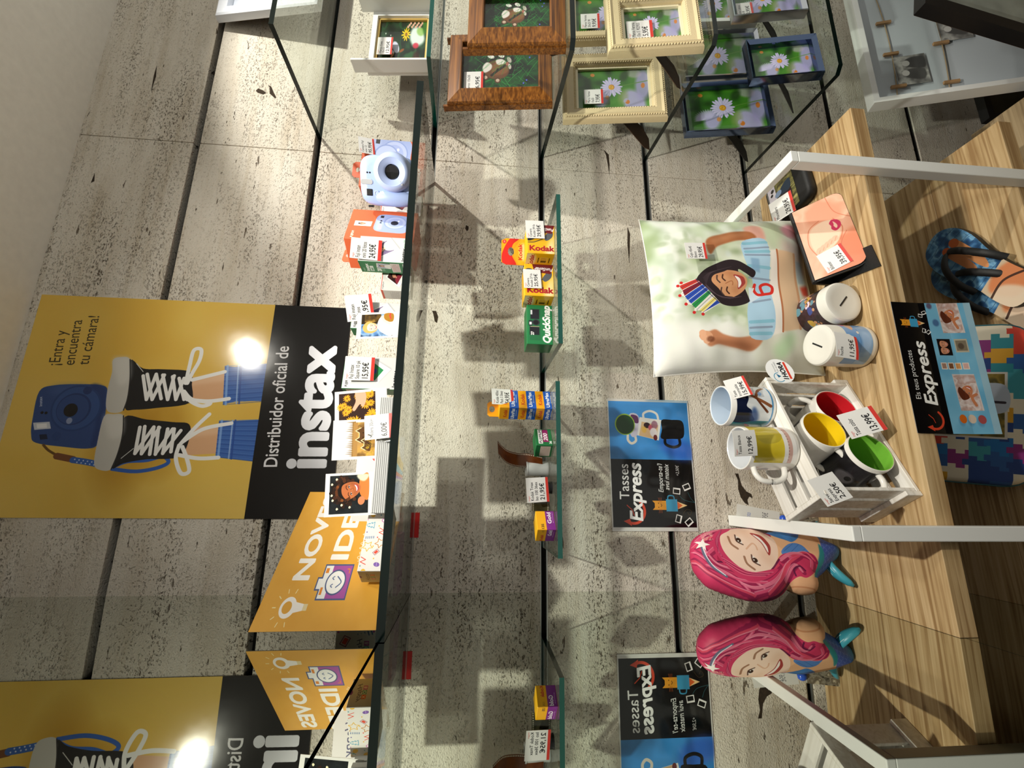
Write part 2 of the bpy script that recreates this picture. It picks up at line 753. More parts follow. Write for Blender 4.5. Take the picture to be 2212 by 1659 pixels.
        Q = np.stack([x + X * ca - Y * sa, y + X * sa + Y * ca], 1)
        b = s.box_(Q[:, 0].min() - bold, Q[:, 1].min() - bold, Q[:, 0].max() + bold, Q[:, 1].max() + bold)
        if b[2] <= b[0] or b[3] <= b[1]:
            return s
        SS = 3
        hh, ww = (b[3] - b[1]) * SS, (b[2] - b[0]) * SS
        mk = np.zeros((hh, ww), bool)
        G = (Q * s.k - np.array([b[0], b[1]])) * SS
        for t in T:
            p = G[t]
            lx, ly = max(int(p[:, 0].min()), 0), max(int(p[:, 1].min()), 0)
            hx, hy = min(int(p[:, 0].max()) + 2, ww), min(int(p[:, 1].max()) + 2, hh)
            if hx <= lx or hy <= ly:
                continue
            xx, yy = (np.arange(lx, hx) + .5)[None], (np.arange(ly, hy) + .5)[:, None]
            e = [(p[(i + 1) % 3][0] - p[i][0]) * (yy - p[i][1]) - (p[(i + 1) % 3][1] - p[i][1]) * (xx - p[i][0]) for i in range(3)]
            mk[ly:hy, lx:hx] |= ((e[0] >= 0) & (e[1] >= 0) & (e[2] >= 0)) | ((e[0] <= 0) & (e[1] <= 0) & (e[2] <= 0))
        if bold > 0:
            r = max(int(bold * s.k * SS), 1)
            o = mk.copy()
            for k in range(48):
                q = r if k < 32 else r * .55
                dx, dy = int(round(q * math.cos(k * PI / 16))), int(round(q * math.sin(k * PI / 16)))
                sh = np.zeros_like(mk)
                sh[max(dy, 0):hh + min(dy, 0), max(dx, 0):ww + min(dx, 0)] = mk[max(-dy, 0):hh + min(-dy, 0), max(-dx, 0):ww + min(-dx, 0)]
                o |= sh
            mk = o
        cov = mk.reshape(b[3] - b[1], SS, b[2] - b[0], SS).mean((1, 3))
        s.put(b, cov, col, a)
        return s

    def grad(s, c0, c1, ax=0):
        t = np.linspace(0, 1, s.h if ax == 0 else s.w)
        t = t[:, None, None] if ax == 0 else t[None, :, None]
        s.a[:] = s.c(c0) * (1 - t) + s.c(c1) * t
        return s

    def mottle(s, cols, cell, seed=0, a=1.0, box=None, octaves=3):
        """blotches running through a list of colours"""
        b = s.box_(*(box or (0, 0, s.W, s.H)), pad=0)
        n = smooth_noise(b[3] - b[1], b[2] - b[0], cell * s.k, seed, octaves)
        n = np.clip((n - .22) / .56, 0, 1) * (len(cols) - 1)
        C = np.array([s.c(c) for c in cols])
        i = np.minimum(n.astype(int), len(cols) - 2)
        f = (n - i)[..., None]
        s.put(b, np.ones(n.shape), (C[i] * (1 - f) + C[i + 1] * f).astype(np.float32), a)
        return s

    def paste(s, o, x, y, w, h, ang=0.0, a=1.0):
        """another canvas, centred at x,y"""
        ca, sa = math.cos(ang), math.sin(ang)
        R = math.hypot(w, h) / 2
        b = s.box_(x - R, y - R, x + R, y + R)
        if b[2] <= b[0] or b[3] <= b[1]:
            return s
        X, Y = s.grid(b)
        X, Y = X - x, Y - y
        u, v = (X * ca + Y * sa) / w + .5, (-X * sa + Y * ca) / h + .5
        ins = (u >= 0) & (u < 1) & (v >= 0) & (v < 1)
        i, j = np.clip((v * o.h).astype(int), 0, o.h - 1), np.clip((u * o.w).astype(int), 0, o.w - 1)
        s.put(b, ins.astype(float), o.a[i, j], a)
        return s

    def image(s, name):
        im = bpy.data.images.new(name, s.w, s.h, alpha=False)
        px = np.ones((s.h, s.w, 4), np.float32)
        px[..., :3] = np.clip(s.a[::-1], 0, 1)
        im.pixels.foreach_set(px.ravel())
        im.update()
        im.pack()
        return im

    def mat(s, name, **k):
        return print_mat(name, s.image(name), **k)


def face(c, x, y, r, skin='d9a07c', hair='2c1f1c', tilt=0.0, dark='b87a58', smile=1.0, eyes='2a1a14', squint=False):
    """a smiling face of head half-height r, up = -y turned by tilt; returns a local->canvas map"""
    ca, sa = math.cos(tilt), math.sin(tilt)

    def L(u, v):
        return (x + (u * ca - v * sa) * r, y + (u * sa + v * ca) * r)
    c.sp([L(-.70, -.75), L(0, -1.02), L(.70, -.75), L(.78, -.05), L(.52, .68), L(0, 1.0), L(-.52, .68), L(-.78, -.05)], skin)
    c.ell(*L(-.42, .30), .24 * r, .18 * r, dark, tilt, .25, .2 * r)
    c.ell(*L(.42, .30), .24 * r, .18 * r, dark, tilt, .25, .2 * r)
    c.sp([L(.42, -.7), L(.72, -.1), L(.5, .6), L(.2, .85), L(.5, .2)], dark, .35, .1 * r)
    for sx in (-1, 1):
        c.line([L(sx * .56, -.36), L(sx * .34, -.44), L(sx * .14, -.36)], .07 * r, hair, .75, True)
        if squint:
            c.line([L(sx * .53, -.08), L(sx * .35, -.16), L(sx * .18, -.08)], .07 * r, '3a201a', .9, True)
            continue
        c.ell(*L(sx * .35, -.12), .15 * r, .075 * r, 'efe6df', tilt)
        c.ell(*L(sx * .35, -.12), .075 * r, .08 * r, eyes, tilt)
        c.ell(*L(sx * .33, -.15), .022 * r, .022 * r, 'ffffff', tilt)
        c.line([L(sx * .53, -.10), L(sx * .35, -.21), L(sx * .18, -.10)], .045 * r, '4a2a22', .8, True)
    c.line([L(.03, -.1), L(.10, .20), L(.0, .26), L(-.12, .21)], .05 * r, dark, .7, True)
    c.sp([L(-.40, .42), L(0, .50), L(.40, .42), L(.22, .42 + .30 * smile), L(0, .42 + .36 * smile), L(-.22, .42 + .30 * smile)], 'a8433f')
    c.sp([L(-.32, .46), L(0, .53), L(.32, .46), L(.18, .46 + .14 * smile), L(0, .46 + .17 * smile), L(-.18, .46 + .14 * smile)], 'f6f0ea')
    return L
# ------------------------------------------------------------------ the room
STONE = stone_material()
PLASTER = mat('ceiling_plaster', 'f3f0e8', .9, bump=.25, bscale=60, vary=.03)
DARKGAP = mat('groove_shadow_board', '15130f', .8)
ALU = mat('aluminium_rail', 'a9aaa6', .35, metal=.8)
GLASS = sheet_glass('shelf_glass', (.945, .978, .958))
TEAL_EDGE = mat('glass_edge_teal', '0b4d44', .12, spec=.5)
GLASS_EDGE = mat('glass_edge', '03120f', .12, spec=.4)
MIRROR = bpy.data.materials.new('mirror_silver')
MIRROR.use_nodes = True
_b = MIRROR.node_tree.nodes['Principled BSDF']
_b.inputs['Base Color'].default_value = (.66, .70, .63, 1)
_b.inputs['Metallic'].default_value = 1
_b.inputs['Roughness'].default_value = 0.0
WOOD = wood_material('oak_laminate', '98784f', 'b99c70', 'cfb48a', 0)
WOOD_SIDE = wood_material('oak_end', '8f7554', 'ad9672', 'bfa885', 0)
WHITE_METAL = mat('white_powder_coat', 'e9ebe8', .35, bump=.05, bscale=300)

GROOVES = [0.025, 0.30, 0.6017, 0.8995, 1.2, 1.4982, 1.805, 2.107]
GAP = .017
wall = MB().box((-.3, .030, -.30), (2.6, .06, 2.45)).build('wall_back', DARKGAP)
struct(wall)
edges = [-.30] + GROOVES + [2.40]
for i in range(len(edges) - 1):
    z0 = edges[i] + (GAP / 2 if i else 0)
    z1 = edges[i + 1] - (GAP / 2 if i < len(edges) - 2 else 0)
    for x0, x1 in ((-.02, 1.0877), (1.0895, 2.18), (2.1818, 2.6)):
        MB().box((x0, 0, z0), (x1, .029, z1)).build('stone_panel', STONE, wall, bevel=.0012)
for i, z in enumerate(GROOVES):
    # slim metal channel in the lower half of each groove, the shelves clamp into it
    if 2 <= i <= 5:
        MB().box((-.02, .0015, z - GAP / 2 + .0002), (2.6, .028, z - GAP / 2 + .0030)).box((-.02, .0015, z + GAP / 2 - .0020), (2.6, .028, z + GAP / 2 - .0002)).build('groove_rail', ALU, wall)
    else:
        MB().box((-.02, .004, z - GAP / 2 + .0002), (2.6, .028, z - GAP / 2 + .0022)).build('groove_rail', DARKGAP, wall)

struct(MB().box((-.3, -2.6, 2.39), (2.6, .06, 2.45)).build('ceiling', PLASTER))
FLOOR = wood_material('floor_boards', '8a765a', 'a08b6a', 'b29d7b', 0)
fl = struct(MB().box((-.3, -2.6, -.34), (2.6, .06, -.31)).build('floor', FLOOR))

# mirror wall on the left, square to the stone wall within a degree, in two tall sheets with an open joint
MN = Vector((1, -.02306, .00078)).normalized()
mx = Vector((.02306, 1, 0)).normalized()       # along the sheet, away from the room
MM = Matrix((mx, MN.cross(mx) * -1, MN)).transposed()
mw = MB()
for z0, z1 in ((-.31, .5740), (.5755, 1.4965), (1.5005, 2.389)):
    P = []
    for yy, zz in ((.0, z0), (-1.6, z0), (-1.6, z1), (.0, z1)):
        P.append(Vector((.02306 * yy - .00078 * (zz - 1.2), yy - .0005, zz)))
    off = Vector((-.005, 0, 0))
    Q = [p + off for p in P]
    mw.add(P + Q, [(0, 1, 2, 3), (7, 6, 5, 4), (0, 4, 5, 1), (1, 5, 6, 2), (2, 6, 7, 3), (3, 7, 4, 0)], [0, 1, 1, 1, 1, 1])
o = mw.build('wall_left', [MIRROR, GLASS_EDGE])
struct(o, 'tall mirror sheets standing square to the stone wall')
bk = MB().box((-.06, -1.6, -.31), (-.045, 0.0, 2.389)).build('mirror_backing', DARKGAP, o)


# ------------------------------------------------------------------ glass shelves
def glass_shelf(x0, x1, depth, ztop, label, th=.010, cut=None, edge=GLASS_EDGE):
    poly = [(x0, .012), (x1, .012), (x1, -depth), (x0, -depth)]
    if cut:
        poly = cut
    n = len(poly)
    V = [(x, y, ztop - th) for x, y in poly] + [(x, y, ztop) for x, y in poly]
    F = [tuple(range(n)), tuple(range(2 * n - 1, n - 1, -1))]
    F[0], F[1] = F[0], tuple(reversed(F[1])) if False else F[1]
    mi = [0, 0]
    for i in range(n):
        j = (i + 1) % n
        F.append((i, n + i, n + j, j))
        mi.append(1)
    s = MB().add(V, F, mi).build('glass_shelf', [GLASS, edge])
    tag(s, label, 'shelf', 'glass shelves in the wall grooves')
    return s


ZA, ZC, ZD, ZF, ZG = 1.5025, 1.811, 1.204, .9035, .6055
glass_shelf(.001, 1.022, .302, ZA, 'long glass shelf carrying the instant cameras and films', th=.0135, cut=[(.0008, .012), (1.022, .012), (1.022, -.302), (-.0062, -.302)])
glass_shelf(1.205, 2.1, .200, ZA + .001, 'glass shelf carrying the white frame with the garden picture', edge=TEAL_EDGE)
glass_shelf(1.14, 2.1, .295, ZC, 'topmost glass shelf in front of the large white frame')
glass_shelf(.094, .432, .186, ZD, 'small glass shelf carrying the film rolls', th=.009, edge=TEAL_EDGE)
glass_shelf(.50, .84, .222, ZD, 'small glass shelf carrying the disposable cameras', th=.009, edge=TEAL_EDGE)
glass_shelf(1.125, 2.1, .388, ZD, 'glass shelf carrying the two brown wooden frames', cut=[(1.125, .012), (2.1, .012), (2.1, -.388), (1.062, -.388), (1.046, -.376)])
glass_shelf(1.14, 2.1, .376, ZF, 'glass shelf carrying the cream moulded frames', cut=[(1.145, .012), (2.1, .012), (2.1, -.376), (1.125, -.376), (1.109, -.364)])
glass_shelf(1.12, 2.1, .345, ZG, 'lowest glass shelf carrying the chrome frames', cut=[(1.125, .012), (2.1, .012), (2.1, -.345), (1.118, -.345), (1.102, -.333)])
# the two small shelves sit on one wall strip each: bright line where the metal grips the pane

tape = MB().box((.113, -.0008, 1.4797), (.166, -.0001, 1.4893)).build('red_tape', mat('red_tape', 'd3150f', .5))
tag(tape, 'short strip of red tape on the stone under the long shelf', 'tape')

# ------------------------------------------------------------------ white tube frame with wooden boards
TZ = .584
T = .024


def board(label, seams, z0, z1):
    t = place('oak_board', label, 'shelf board', Matrix.Translation((0, -.33, z0)), 'oak boards of the display table')
    for y0, y1 in seams:
        o_ = MB().box((0, y0 + .33, 0), (1.02, y1 + .33, z1 - z0))
        o_.v = [(x if x > .5 else .02306 * (y - .33) + .0006, y, z) for x, y, z in o_.v]      # the ends butt against the mirror
        o_.build('plank', [WOOD], t, bevel=.0010)
    return t


board('upper oak board of the display table, carrying cushion, crate and money boxes', ((-.054, -.022), (-.1895, -.0548), (-.331, -.1903)), TZ - .033, TZ)
board('lower oak board of the display table, carrying flip flops and satchel', ((-.17, -.022), (-.331, -.1707)), .20, .233)
for xa, lb in ((.141, 'left white square-tube trestle, beside the mermaid cushion'), (.850, 'right white square-tube trestle, between cushion and frames')):
    t = place('tube_trestle', lb, 'trestle', Matrix.Translation((xa, -.356, .001)), 'white tube trestles')
    MB().box((0, 0, .744), (T, .354, .759)).build('top_tube', WHITE_METAL, t, bevel=.0015)
    MB().box((0, 0, 0), (T, T, .7438)).build('leg', WHITE_METAL, t, bevel=.0015)
    MB().box((0, .335, 0), (T, .354, .7438)).build('leg', WHITE_METAL, t, bevel=.0015)
plinth = MB().box((-.0, -.80, -.309), (1.20, -.12, 0.0)).build('trim_1', FLOOR, bevel=.002)
struct(plinth, 'low wooden plinth under the display table')

light_block = MB().box((-.3, -1.0, -.309), (2.6, -.93, .42)).build('trim_light_block', mat('light_block_paint', '4a4438', .6), bevel=.002)  # added out of view; blocks front light so the space under the table darkens
struct(light_block, 'unseen low wall added before the display to keep light from under the table')
# large travertine voids as flat ragged patches, the holes' shade put into the colour
PAINTED_VOID = mat('painted_void', '33271a', .95, vary=.4, bscale=150)
for pts in (((1.268, 1.985), (1.262, 1.978), (1.258, 1.964), (1.264, 1.957), (1.272, 1.967), (1.277, 1.980)), ((1.292, 1.956), (1.281, 1.950), (1.263, 1.948), (1.255, 1.939), (1.248, 1.932), (1.252, 1.929), (1.268, 1.938), (1.285, 1.946)),
            ((.650, 1.478), (.640, 1.474), (.622, 1.470), (.618, 1.464), (.634, 1.462), (.650, 1.468)), ((.896, 1.402), (.892, 1.395), (.884, 1.395), (.878, 1.399), (.886, 1.404)),
            ((.262, .730), (.246, .724), (.226, .726), (.206, .722), (.192, .712), (.188, .704), (.200, .706), (.208, .700), (.204, .692), (.214, .694), (.220, .706), (.234, .716), (.262, .722)),
            ((1.166, 1.020), (1.148, 1.014), (1.118, 1.010), (1.082, 1.007), (1.118, 1.005), (1.150, 1.006)), ((.921, .963), (.872, .966), (.812, .964), (.862, .960), (.900, .957)),
            ((1.325, 2.249), (1.290, 2.250), (1.238, 2.247), (1.288, 2.244)), ((.980, 2.330), (.950, 2.333), (.955, 2.326))):
    MB().prism([(p[0], p[1]) for p in pts], .0006, Matrix.Translation((0, -.0003, 0))).build('painted_void', PAINTED_VOID, wall)
# ------------------------------------------------------------------ prints
def homog(src, W, H):
    """four pixels (top-left, top-right, bottom-right, bottom-left of the print) -> map pixel -> print units"""
    dst = [(0, 0), (W, 0), (W, H), (0, H)]
    A, B = [], []
    for (x, y), (u, v) in zip(src, dst):
        A += [[x, y, 1, 0, 0, 0, -u * x, -u * y], [0, 0, 0, x, y, 1, -v * x, -v * y]]
        B += [u, v]
    h = np.linalg.solve(np.array(A, float), np.array(B, float))

    def f(x, y):
        w = h[6] * x + h[7] * y + 1
        return ((h[0] * x + h[1] * y + h[2]) / w, (h[3] * x + h[4] * y + h[5]) / w)
    return f


def crop(f, ox, oy, s):
    def g(*p):
        if len(p) == 2:
            return f(ox + p[0] / s, oy + p[1] / s)
        return [f(ox + x / s, oy + y / s) for x, y in zip(p[0::2], p[1::2])]
    return g


def seg_text(c, st, p0, p1, size, col, **k):
    """text whose baseline runs from p0 to p1"""
    L = math.hypot(p1[0] - p0[0], p1[1] - p0[1])
    c.text(st, p0[0], p0[1], size, col, ang=math.atan2(p1[1] - p0[1], p1[0] - p0[0]), fit=L, **k)


def daisy(c, x, y, r, col='d3cdf0', sh='a79fd8', eye='e0a62a', n=21, ang=0, sq=.95, seed=1):
    g = random.Random(seed)
    for k in range(n):
        a = ang + 2 * PI * k / n + g.uniform(-.08, .08)
        L = r * g.uniform(.86, 1.05)
        cx, cy = x + math.cos(a) * L * .58, y + math.sin(a) * L * .58 * sq
        c.ell(cx, cy, L * .45, r * .115, sh, a)
        c.ell(cx, cy, L * .43, r * .09, col, a)
    c.ell(x, y, r * .27, r * .25, 'b9741c')
    c.ell(x - r * .02, y - r * .02, r * .24, r * .22, eye)
    for k in range(26):
        a, q = g.uniform(0, 6.28), g.uniform(0, .2)
        c.ell(x + math.cos(a) * q * r, y + math.sin(a) * q * r, r * .025, r * .025, 'f3c95a' if k % 2 else 'c07a14')


def daisy_art():
    """portrait sample picture: a lilac daisy against soft green"""
    c = Cv(100, 150, 460)
    c.mottle(['1c3a10', '2f6a1a', '3d7d1e', '4f8f2c', '2a5517'], 34, 11)
    c.mottle(['20401a', '3f7d26', '27521c'], 30, 12, .6, (0, 0, 60, 60))
    c.blur(3)
    c.ell(28, 50, 22, 15, 'b6aee2', .3, .9, 8)
    c.ell(16, 118, 34, 22, 'b7b2e0', -.4, .95, 8)
    c.ell(60, 138, 40, 16, 'a9a3d8', .1, .9, 8)
    c.ell(30, 95, 18, 10, '8f9f60', .2, .6, 7)
    c.ell(90, 120, 12, 16, 'c4b2cf', .2, .6, 5)
    c.ell(84, 100, 14, 8, '1f3d14', .5, .8, 6)
    for k in range(14):
        a = -1.7 + k * .17
        c.ell(32 + 12 * math.cos(a), 44 + 22 * math.sin(a) * .8, 10, 2.2, 'cbc5ee', a, .8, 1.4)
    c.line([(58, 92), (62, 110), (70, 150)], 2.2, '5f8a3a', .8, True, soft=1)
    daisy(c, 56, 72, 25)
    c.ell(18, 104, 5.2, 4.6, 'd07a26', soft=1)
    c.ell(22, 100, 6, 3.5, 'bdb6e6', .6, .7, 1.5)
    c.ell(88, 33, 4.2, 4.6, 'd88a35', .3, 1, .8)
    c.line([(84, 28), (80, 22)], 1.2, '6f7b30', .8)
    c.ell(58, 138, 6.5, 4, 'd07c2c', .1, .95, 1)
    c.ell(30, 62, 5, 4, 'd28a3e', .1, .8, 1.5)
    return c


def badger_art():
    """portrait sample picture: a small brown, black and white furry animal in deep grass"""
    c = Cv(100, 150, 460)
    c.mottle(['04140a', '0c3316', '14521f', '0a2a14', '061a0c'], 26, 21)
    g = random.Random(4)
    for k in range(150):
        x, y = g.uniform(-5, 105), g.uniform(30, 150)
        a = g.uniform(-2.6, -.5)
        L = g.uniform(14, 46)
        c.line([(x, y), (x + math.cos(a) * L * .5, y + math.sin(a) * L * .45), (x + math.cos(a) * L, y + math.sin(a) * L * .8)], g.uniform(.5, 1.3), g.choice(['1d7a2a', '2b8f38', '145f24', '3a9a48', '0d451a']), .75, True)
    c.ell(62, 78, 24, 30, '130d0c', .3, .95, 3)
    c.sp([(30, 62), (38, 46), (54, 42), (66, 52), (70, 70), (60, 88), (44, 92), (32, 82)], '6b4327', 1, 1.2)
    c.sp([(38, 64), (48, 58), (62, 62), (66, 76), (54, 90), (42, 86)], '8a5a34', .9, 1.5)
    c.sp([(44, 44), (56, 40), (66, 48), (60, 58), (50, 56)], 'e9e4de', 1, .8)
    c.sp([(60, 70), (70, 66), (72, 78), (64, 86)], 'efe9e2', 1, .8)
    c.ell(78, 56, 4, 7, 'f2eeea', .3, 1, .6)
    c.ell(80, 76, 4.5, 7, 'eeeae4', .5, 1, .6)
    c.ell(70, 92, 7, 4, 'd9d1c6', -.4, .9, .8)
    c.ell(34, 46, 6, 6.5, '573520')
    c.ell(34, 46, 3.5, 4, 'c9b09a')
    c.ell(27, 70, 6, 6, '573520')
    c.ell(27, 70, 3.4, 3.6, 'c9b09a')
    c.ell(50, 70, 2.6, 2.4, '0b0808')
    c.line([(38, 58), (48, 70), (58, 84)], 5, '1d1412', .85, True)
    c.ell(62, 88, 4, 3, 'b06a5a')
    c.ell(56, 93, 6, 3, 'e8ded4', -.2, .9)
    for k in range(40):
        x, y = g.uniform(55, 105), g.uniform(50, 120)
        a = g.uniform(-2.9, -2.0)
        c.line([(x, y), (x + math.cos(a) * 24, y + math.sin(a) * 20)], .7, '2f9440', .8)
    for x, y in ((20, 120), (26, 126), (74, 132), (82, 136), (90, 128)):
        c.ell(x, y, 1.8, 1.5, '5a62d8')
    return c


def garden_art():
    c = Cv(100, 150, 320)
    c.mottle(['0a140c', '16301c', '1f4a2a', '0c1a10', '2a5a34'], 26, 31)
    c.ell(24, 120, 12, 10, '40120f', 0, .7, 6)
    for x, y in ((60, 25), (64, 32), (70, 36), (56, 36), (74, 20)):
        c.ell(x, y, 1.8, 1.4, 'f2fff2')
    c.ell(45, 55, 9, 14, 'd8dcf2', .9, 1, 2)
    c.ell(34, 44, 5, 8, 'f4f2f8', .2, 1, 1)
    c.ell(28, 46, 6, 3, 'd08e60', .8, 1, 1)
    c.ell(38, 74, 3, 8, '8a4e22', -.4, 1, 1)
    daisy(c, 72, 84, 15, 'f2d21c', 'd8a40c', '6a4a10', 11, seed=3)
    c.sp([(48, 108), (66, 96), (86, 104), (84, 130), (62, 142), (50, 132)], 'dff0ea', 1, 3)
    c.ell(48, 116, 6, 9, 'd0304a', 0, .9, 3)
    c.ell(78, 128, 9, 12, '8fbf5a', .3, .8, 4)
    for k in range(12):
        c.ell(88 + (k % 3) * 4, 88 + k * 4, 3, 3, 'f0b8a0', 0, .9, 1)
    c.ell(90, 142, 18, 8, '3c7a2a', 0, .8, 4)
    return c


ART = {}


def art(fn, **k):
    if fn not in ART:
        ART[fn] = fn().mat(fn.__name__, **k)
    return ART[fn]


def tag_art(lines, price, strip=True):
    c = Cv(54, 42, 380, 'e6e6e4')
    c.text('Imagyn', 3, 5.6, 4.2, 'c4342c', shear=.25)
    y = 13.0
    for ln in lines:
        c.text(ln, 4, y, 7.8, '222226', bold=.12)
        y += 8.3
    if price:
        c.text(price, 5, 33.6, 12.0, '121216', bold=.2, fit=min(40, len(price) * 6.0))
    if strip:
        c.rect(0, 37.2, 54, 42, 'd0352b')
    return c


TAG_EDGE = mat('card_edge', 'dddbd5', .6)
TAG_N = [0]


def price_tag(label, lines, price, M, w=.054, h=.042, bend=0.0, strip=True):
    """M: bottom-left corner of the card, x along the text, z up the card, y away from the reader"""
    k = tag_art(lines, price, strip)
    TAG_N[0] += 1
    mt = k.mat('price_tag_print_%d' % TAG_N[0], rough=.45)
    n = 6
    V, F, U, mi = [], [], [], []
    for s_, off in ((0, 0), (1, .0006)):
        for i in range(n + 1):
            t = i / n
            for zz in (0, h):
                V.append((t * w, off + bend * (4 * t * (1 - t)), zz))
    st = 2 * (n + 1)
    for i in range(n):
        a = 2 * i
        F.append((a, a + 2, a + 3, a + 1))
        U.append(((i / n, 0), ((i + 1) / n, 0), ((i + 1) / n, 1), (i / n, 1)))
        mi.append(0)
        F.append((st + a + 1, st + a + 3, st + a + 2, st + a))
        U.append(None)
        mi.append(1)
        for q in ((a, st + a, st + a + 2, a + 2), (a + 1, a + 3, st + a + 3, st + a + 1)):
            F.append(q)
            U.append(None)
            mi.append(1)
    F += [(0, 1, st + 1, st), (2 * n, st + 2 * n, st + 2 * n + 1, 2 * n + 1)]
    U += [None, None]
    mi += [1, 1]
    o = MB().add(V, F, mi, U).build('price_tag', [mt, TAG_EDGE])
    o.matrix_world = M
    tag(o, label, 'price tag', 'price tags')
    return o


def poster_art(f):
    c = Cv(500, 700, 1050, 'e6bf55')
    c.mottle(['e2b548', 'e9c45c', 'edcb6c'], 220, 5, .8)
    g = crop(f, 0, 620, 2.836)
    yb = g(1680, 103)[1] * .5 + g(1510, 1415)[1] * .5
    # shoes, camera, laces
    c.ell(*g(760, 930), 120, 60, 'b07a14', 0, .5, 40)
    c.ell(*g(1000, 880), 90, 50, 'b07a14', 0, .5, 40)
    c.sp(g(245, 640, 335, 603, 500, 596, 640, 606, 660, 660, 640, 830, 605, 960, 540, 990, 400, 980, 225, 955, 195, 905, 205, 800), '2b4a86', n=5)
    c.sp(g(560, 610, 640, 612, 655, 670, 636, 830, 600, 950, 560, 975, 590, 820), '1d3870', .8, 3)
    c.sp(g(330, 612, 520, 604, 500, 650, 330, 660), '46659f', .5, 8)
    x, y = g(470, 742)
    c.ell(x, y, 52, 51, '22427c')
    c.ell(x, y, 48, 47, '2f5290')
    c.ell(*g(455, 748), 36, 35, '1e3a72')
    c.ell(*g(450, 750), 33, 32, '2a4a86')
    c.ell(*g(437, 755), 15, 14, '0d1018')
    c.ell(*g(428, 820), 7, 6, '8d9cc0')
    c.poly(g(207, 832, 308, 826, 316, 868, 214, 876), 'cdd3de')
    c.poly(g(228, 840, 290, 836, 292, 862, 232, 866), 'f2f4f8')
    c.ell(*g(262, 770), 3, 3, '0d1018')
    c.ell(*g(286, 772), 3, 3, '0d1018')
    c.poly(g(245, 905, 290, 902, 296, 932, 250, 936), '10203f')
    c.ell(*g(350, 915), 10, 9, '264580')
    c.ell(*g(540, 635), 9, 9, '1d3870')
    seg_text(c, 'instax', g(262, 730), g(262, 672), 8, 'b8c4dc', bold=.3)
    c.line(g(270, 968, 300, 1000, 350, 1030), 5, '6a4a20', 1, True)
    c.line(g(352, 1036, 450, 1056), 14, '7a4a2c')
    c.line(g(450, 1060, 520, 1070, 600, 1085), 13, '3563b4', 1, True)
    for k in range(10):
        c.ell(*g(462 + k * 13, 1056 + (k % 2) * 16 + k * 2), 1.5, 1.5, 'c5d4ee')
    c.line(g(690, 1105, 780, 1070, 900, 1062, 1000, 1040, 1034, 1075, 960, 1110, 830, 1130, 690, 1115), 8, '2f5fb4', 1, True)
    for toe, up, leg, jean in (
            (g(695, 448, 745, 430, 800, 445, 800, 560, 785, 680, 760, 755, 700, 772, 655, 748, 660, 640, 690, 520), g(803, 448, 880, 500, 1000, 505, 1165, 520, 1178, 600, 1165, 710, 960, 742, 830, 752, 770, 742, 792, 600),
             g(1160, 560, 1385, 520, 1372, 690, 1155, 705), g(1380, 485, 1440, 490, 1655, 470, 1640, 700, 1450, 700, 1368, 722)),
            (g(640, 795, 700, 780, 760, 790, 755, 900, 725, 1020, 685, 1115, 620, 1122, 580, 1085, 600, 950), g(768, 796, 900, 812, 1060, 828, 1162, 842, 1160, 940, 1095, 1042, 900, 1056, 760, 1080, 690, 1108, 735, 960),
             g(1130, 870, 1350, 845, 1335, 1020, 1100, 1034), g(1345, 820, 1420, 822, 1620, 812, 1590, 1072, 1400, 1050, 1322, 1042))):
        c.poly(leg, 'dfae84')
        c.poly([leg[0], leg[1], ((leg[1][0] * 2 + leg[2][0]) / 3, (leg[1][1] * 2 + leg[2][1]) / 3), ((leg[0][0] * 2 + leg[3][0]) / 3, (leg[0][1] * 2 + leg[3][1]) / 3)], 'f0caa4', .6, 4)
        c.poly(jean, '3b66b4')
        for k in range(26):
            t = k / 25
            a = np.array(jean[0]) * (1 - t) + np.array(jean[-1]) * t
            b = np.array(jean[2]) * (1 - t) + np.array(jean[3]) * t
            c.line([a, b], 1.6, ('5c86cc', '2a4f9c', '4a76c2')[k % 3], .6)
        for t, w_, col in ((.06, 5, '86aee6'), (.30, 3, '9dbcea'), (.36, 4, '2a50a0')):
            a = np.array(jean[0]) * (1 - t) + np.array(jean[2]) * t
            b = np.array(jean[-1]) * (1 - t) + np.array(jean[3]) * t
            c.line([a, b], w_, col, .85)
        c.sp(up, '17181c', n=5)
        c.sp(toe, 'c9c7c0', n=5)
        c.sp([toe[0], toe[1], toe[2], toe[3], ((toe[3][0] + toe[8][0]) / 2, (toe[3][1] + toe[8][1]) / 2)], 'dddbd4', .7, 5)
        c.line(toe[2:6], 2.5, '2a2a2c', 1, True)
    for pts in (g(880, 545, 900, 690), g(905, 535, 935, 690), g(960, 535, 990, 685), g(1000, 540, 1030, 690), g(1060, 550, 1080, 690), g(1100, 560, 1130, 690),
                g(900, 690, 960, 535), g(935, 690, 1010, 540), g(1030, 690, 1070, 545), g(1080, 690, 1130, 560),
                g(860, 860, 830, 1020), g(890, 855, 870, 1020), g(945, 860, 920, 1025), g(975, 860, 955, 1025), g(1030, 870, 1000, 1020), g(1070, 870, 1050, 1010),
                g(830, 1020, 945, 858), g(870, 1022, 980, 862), g(955, 1022, 1060, 870), g(1000, 1018, 1110, 880)):
        c.line(pts, 7.5, 'f1f0ee')
    for pts in (g(1140, 590, 1165, 480, 1190, 390, 1235, 385, 1225, 450, 1180, 530, 1150, 590), g(1130, 640, 1180, 690, 1290, 710, 1240, 730, 1170, 700, 1130, 650), g(1150, 690, 1280, 700, 1405, 685), g(1180, 570, 1280, 545, 1380, 520),
                g(1110, 960, 1200, 860, 1285, 780), g(1120, 950, 1250, 870, 1420, 835), g(1100, 970, 1080, 1050, 1110, 1140, 1160, 1130, 1150, 1060, 1120, 980), g(1100, 1030, 1220, 1050, 1340, 1045)):
        c.line(pts, 8.5, 'f4f4f2', 1, True)
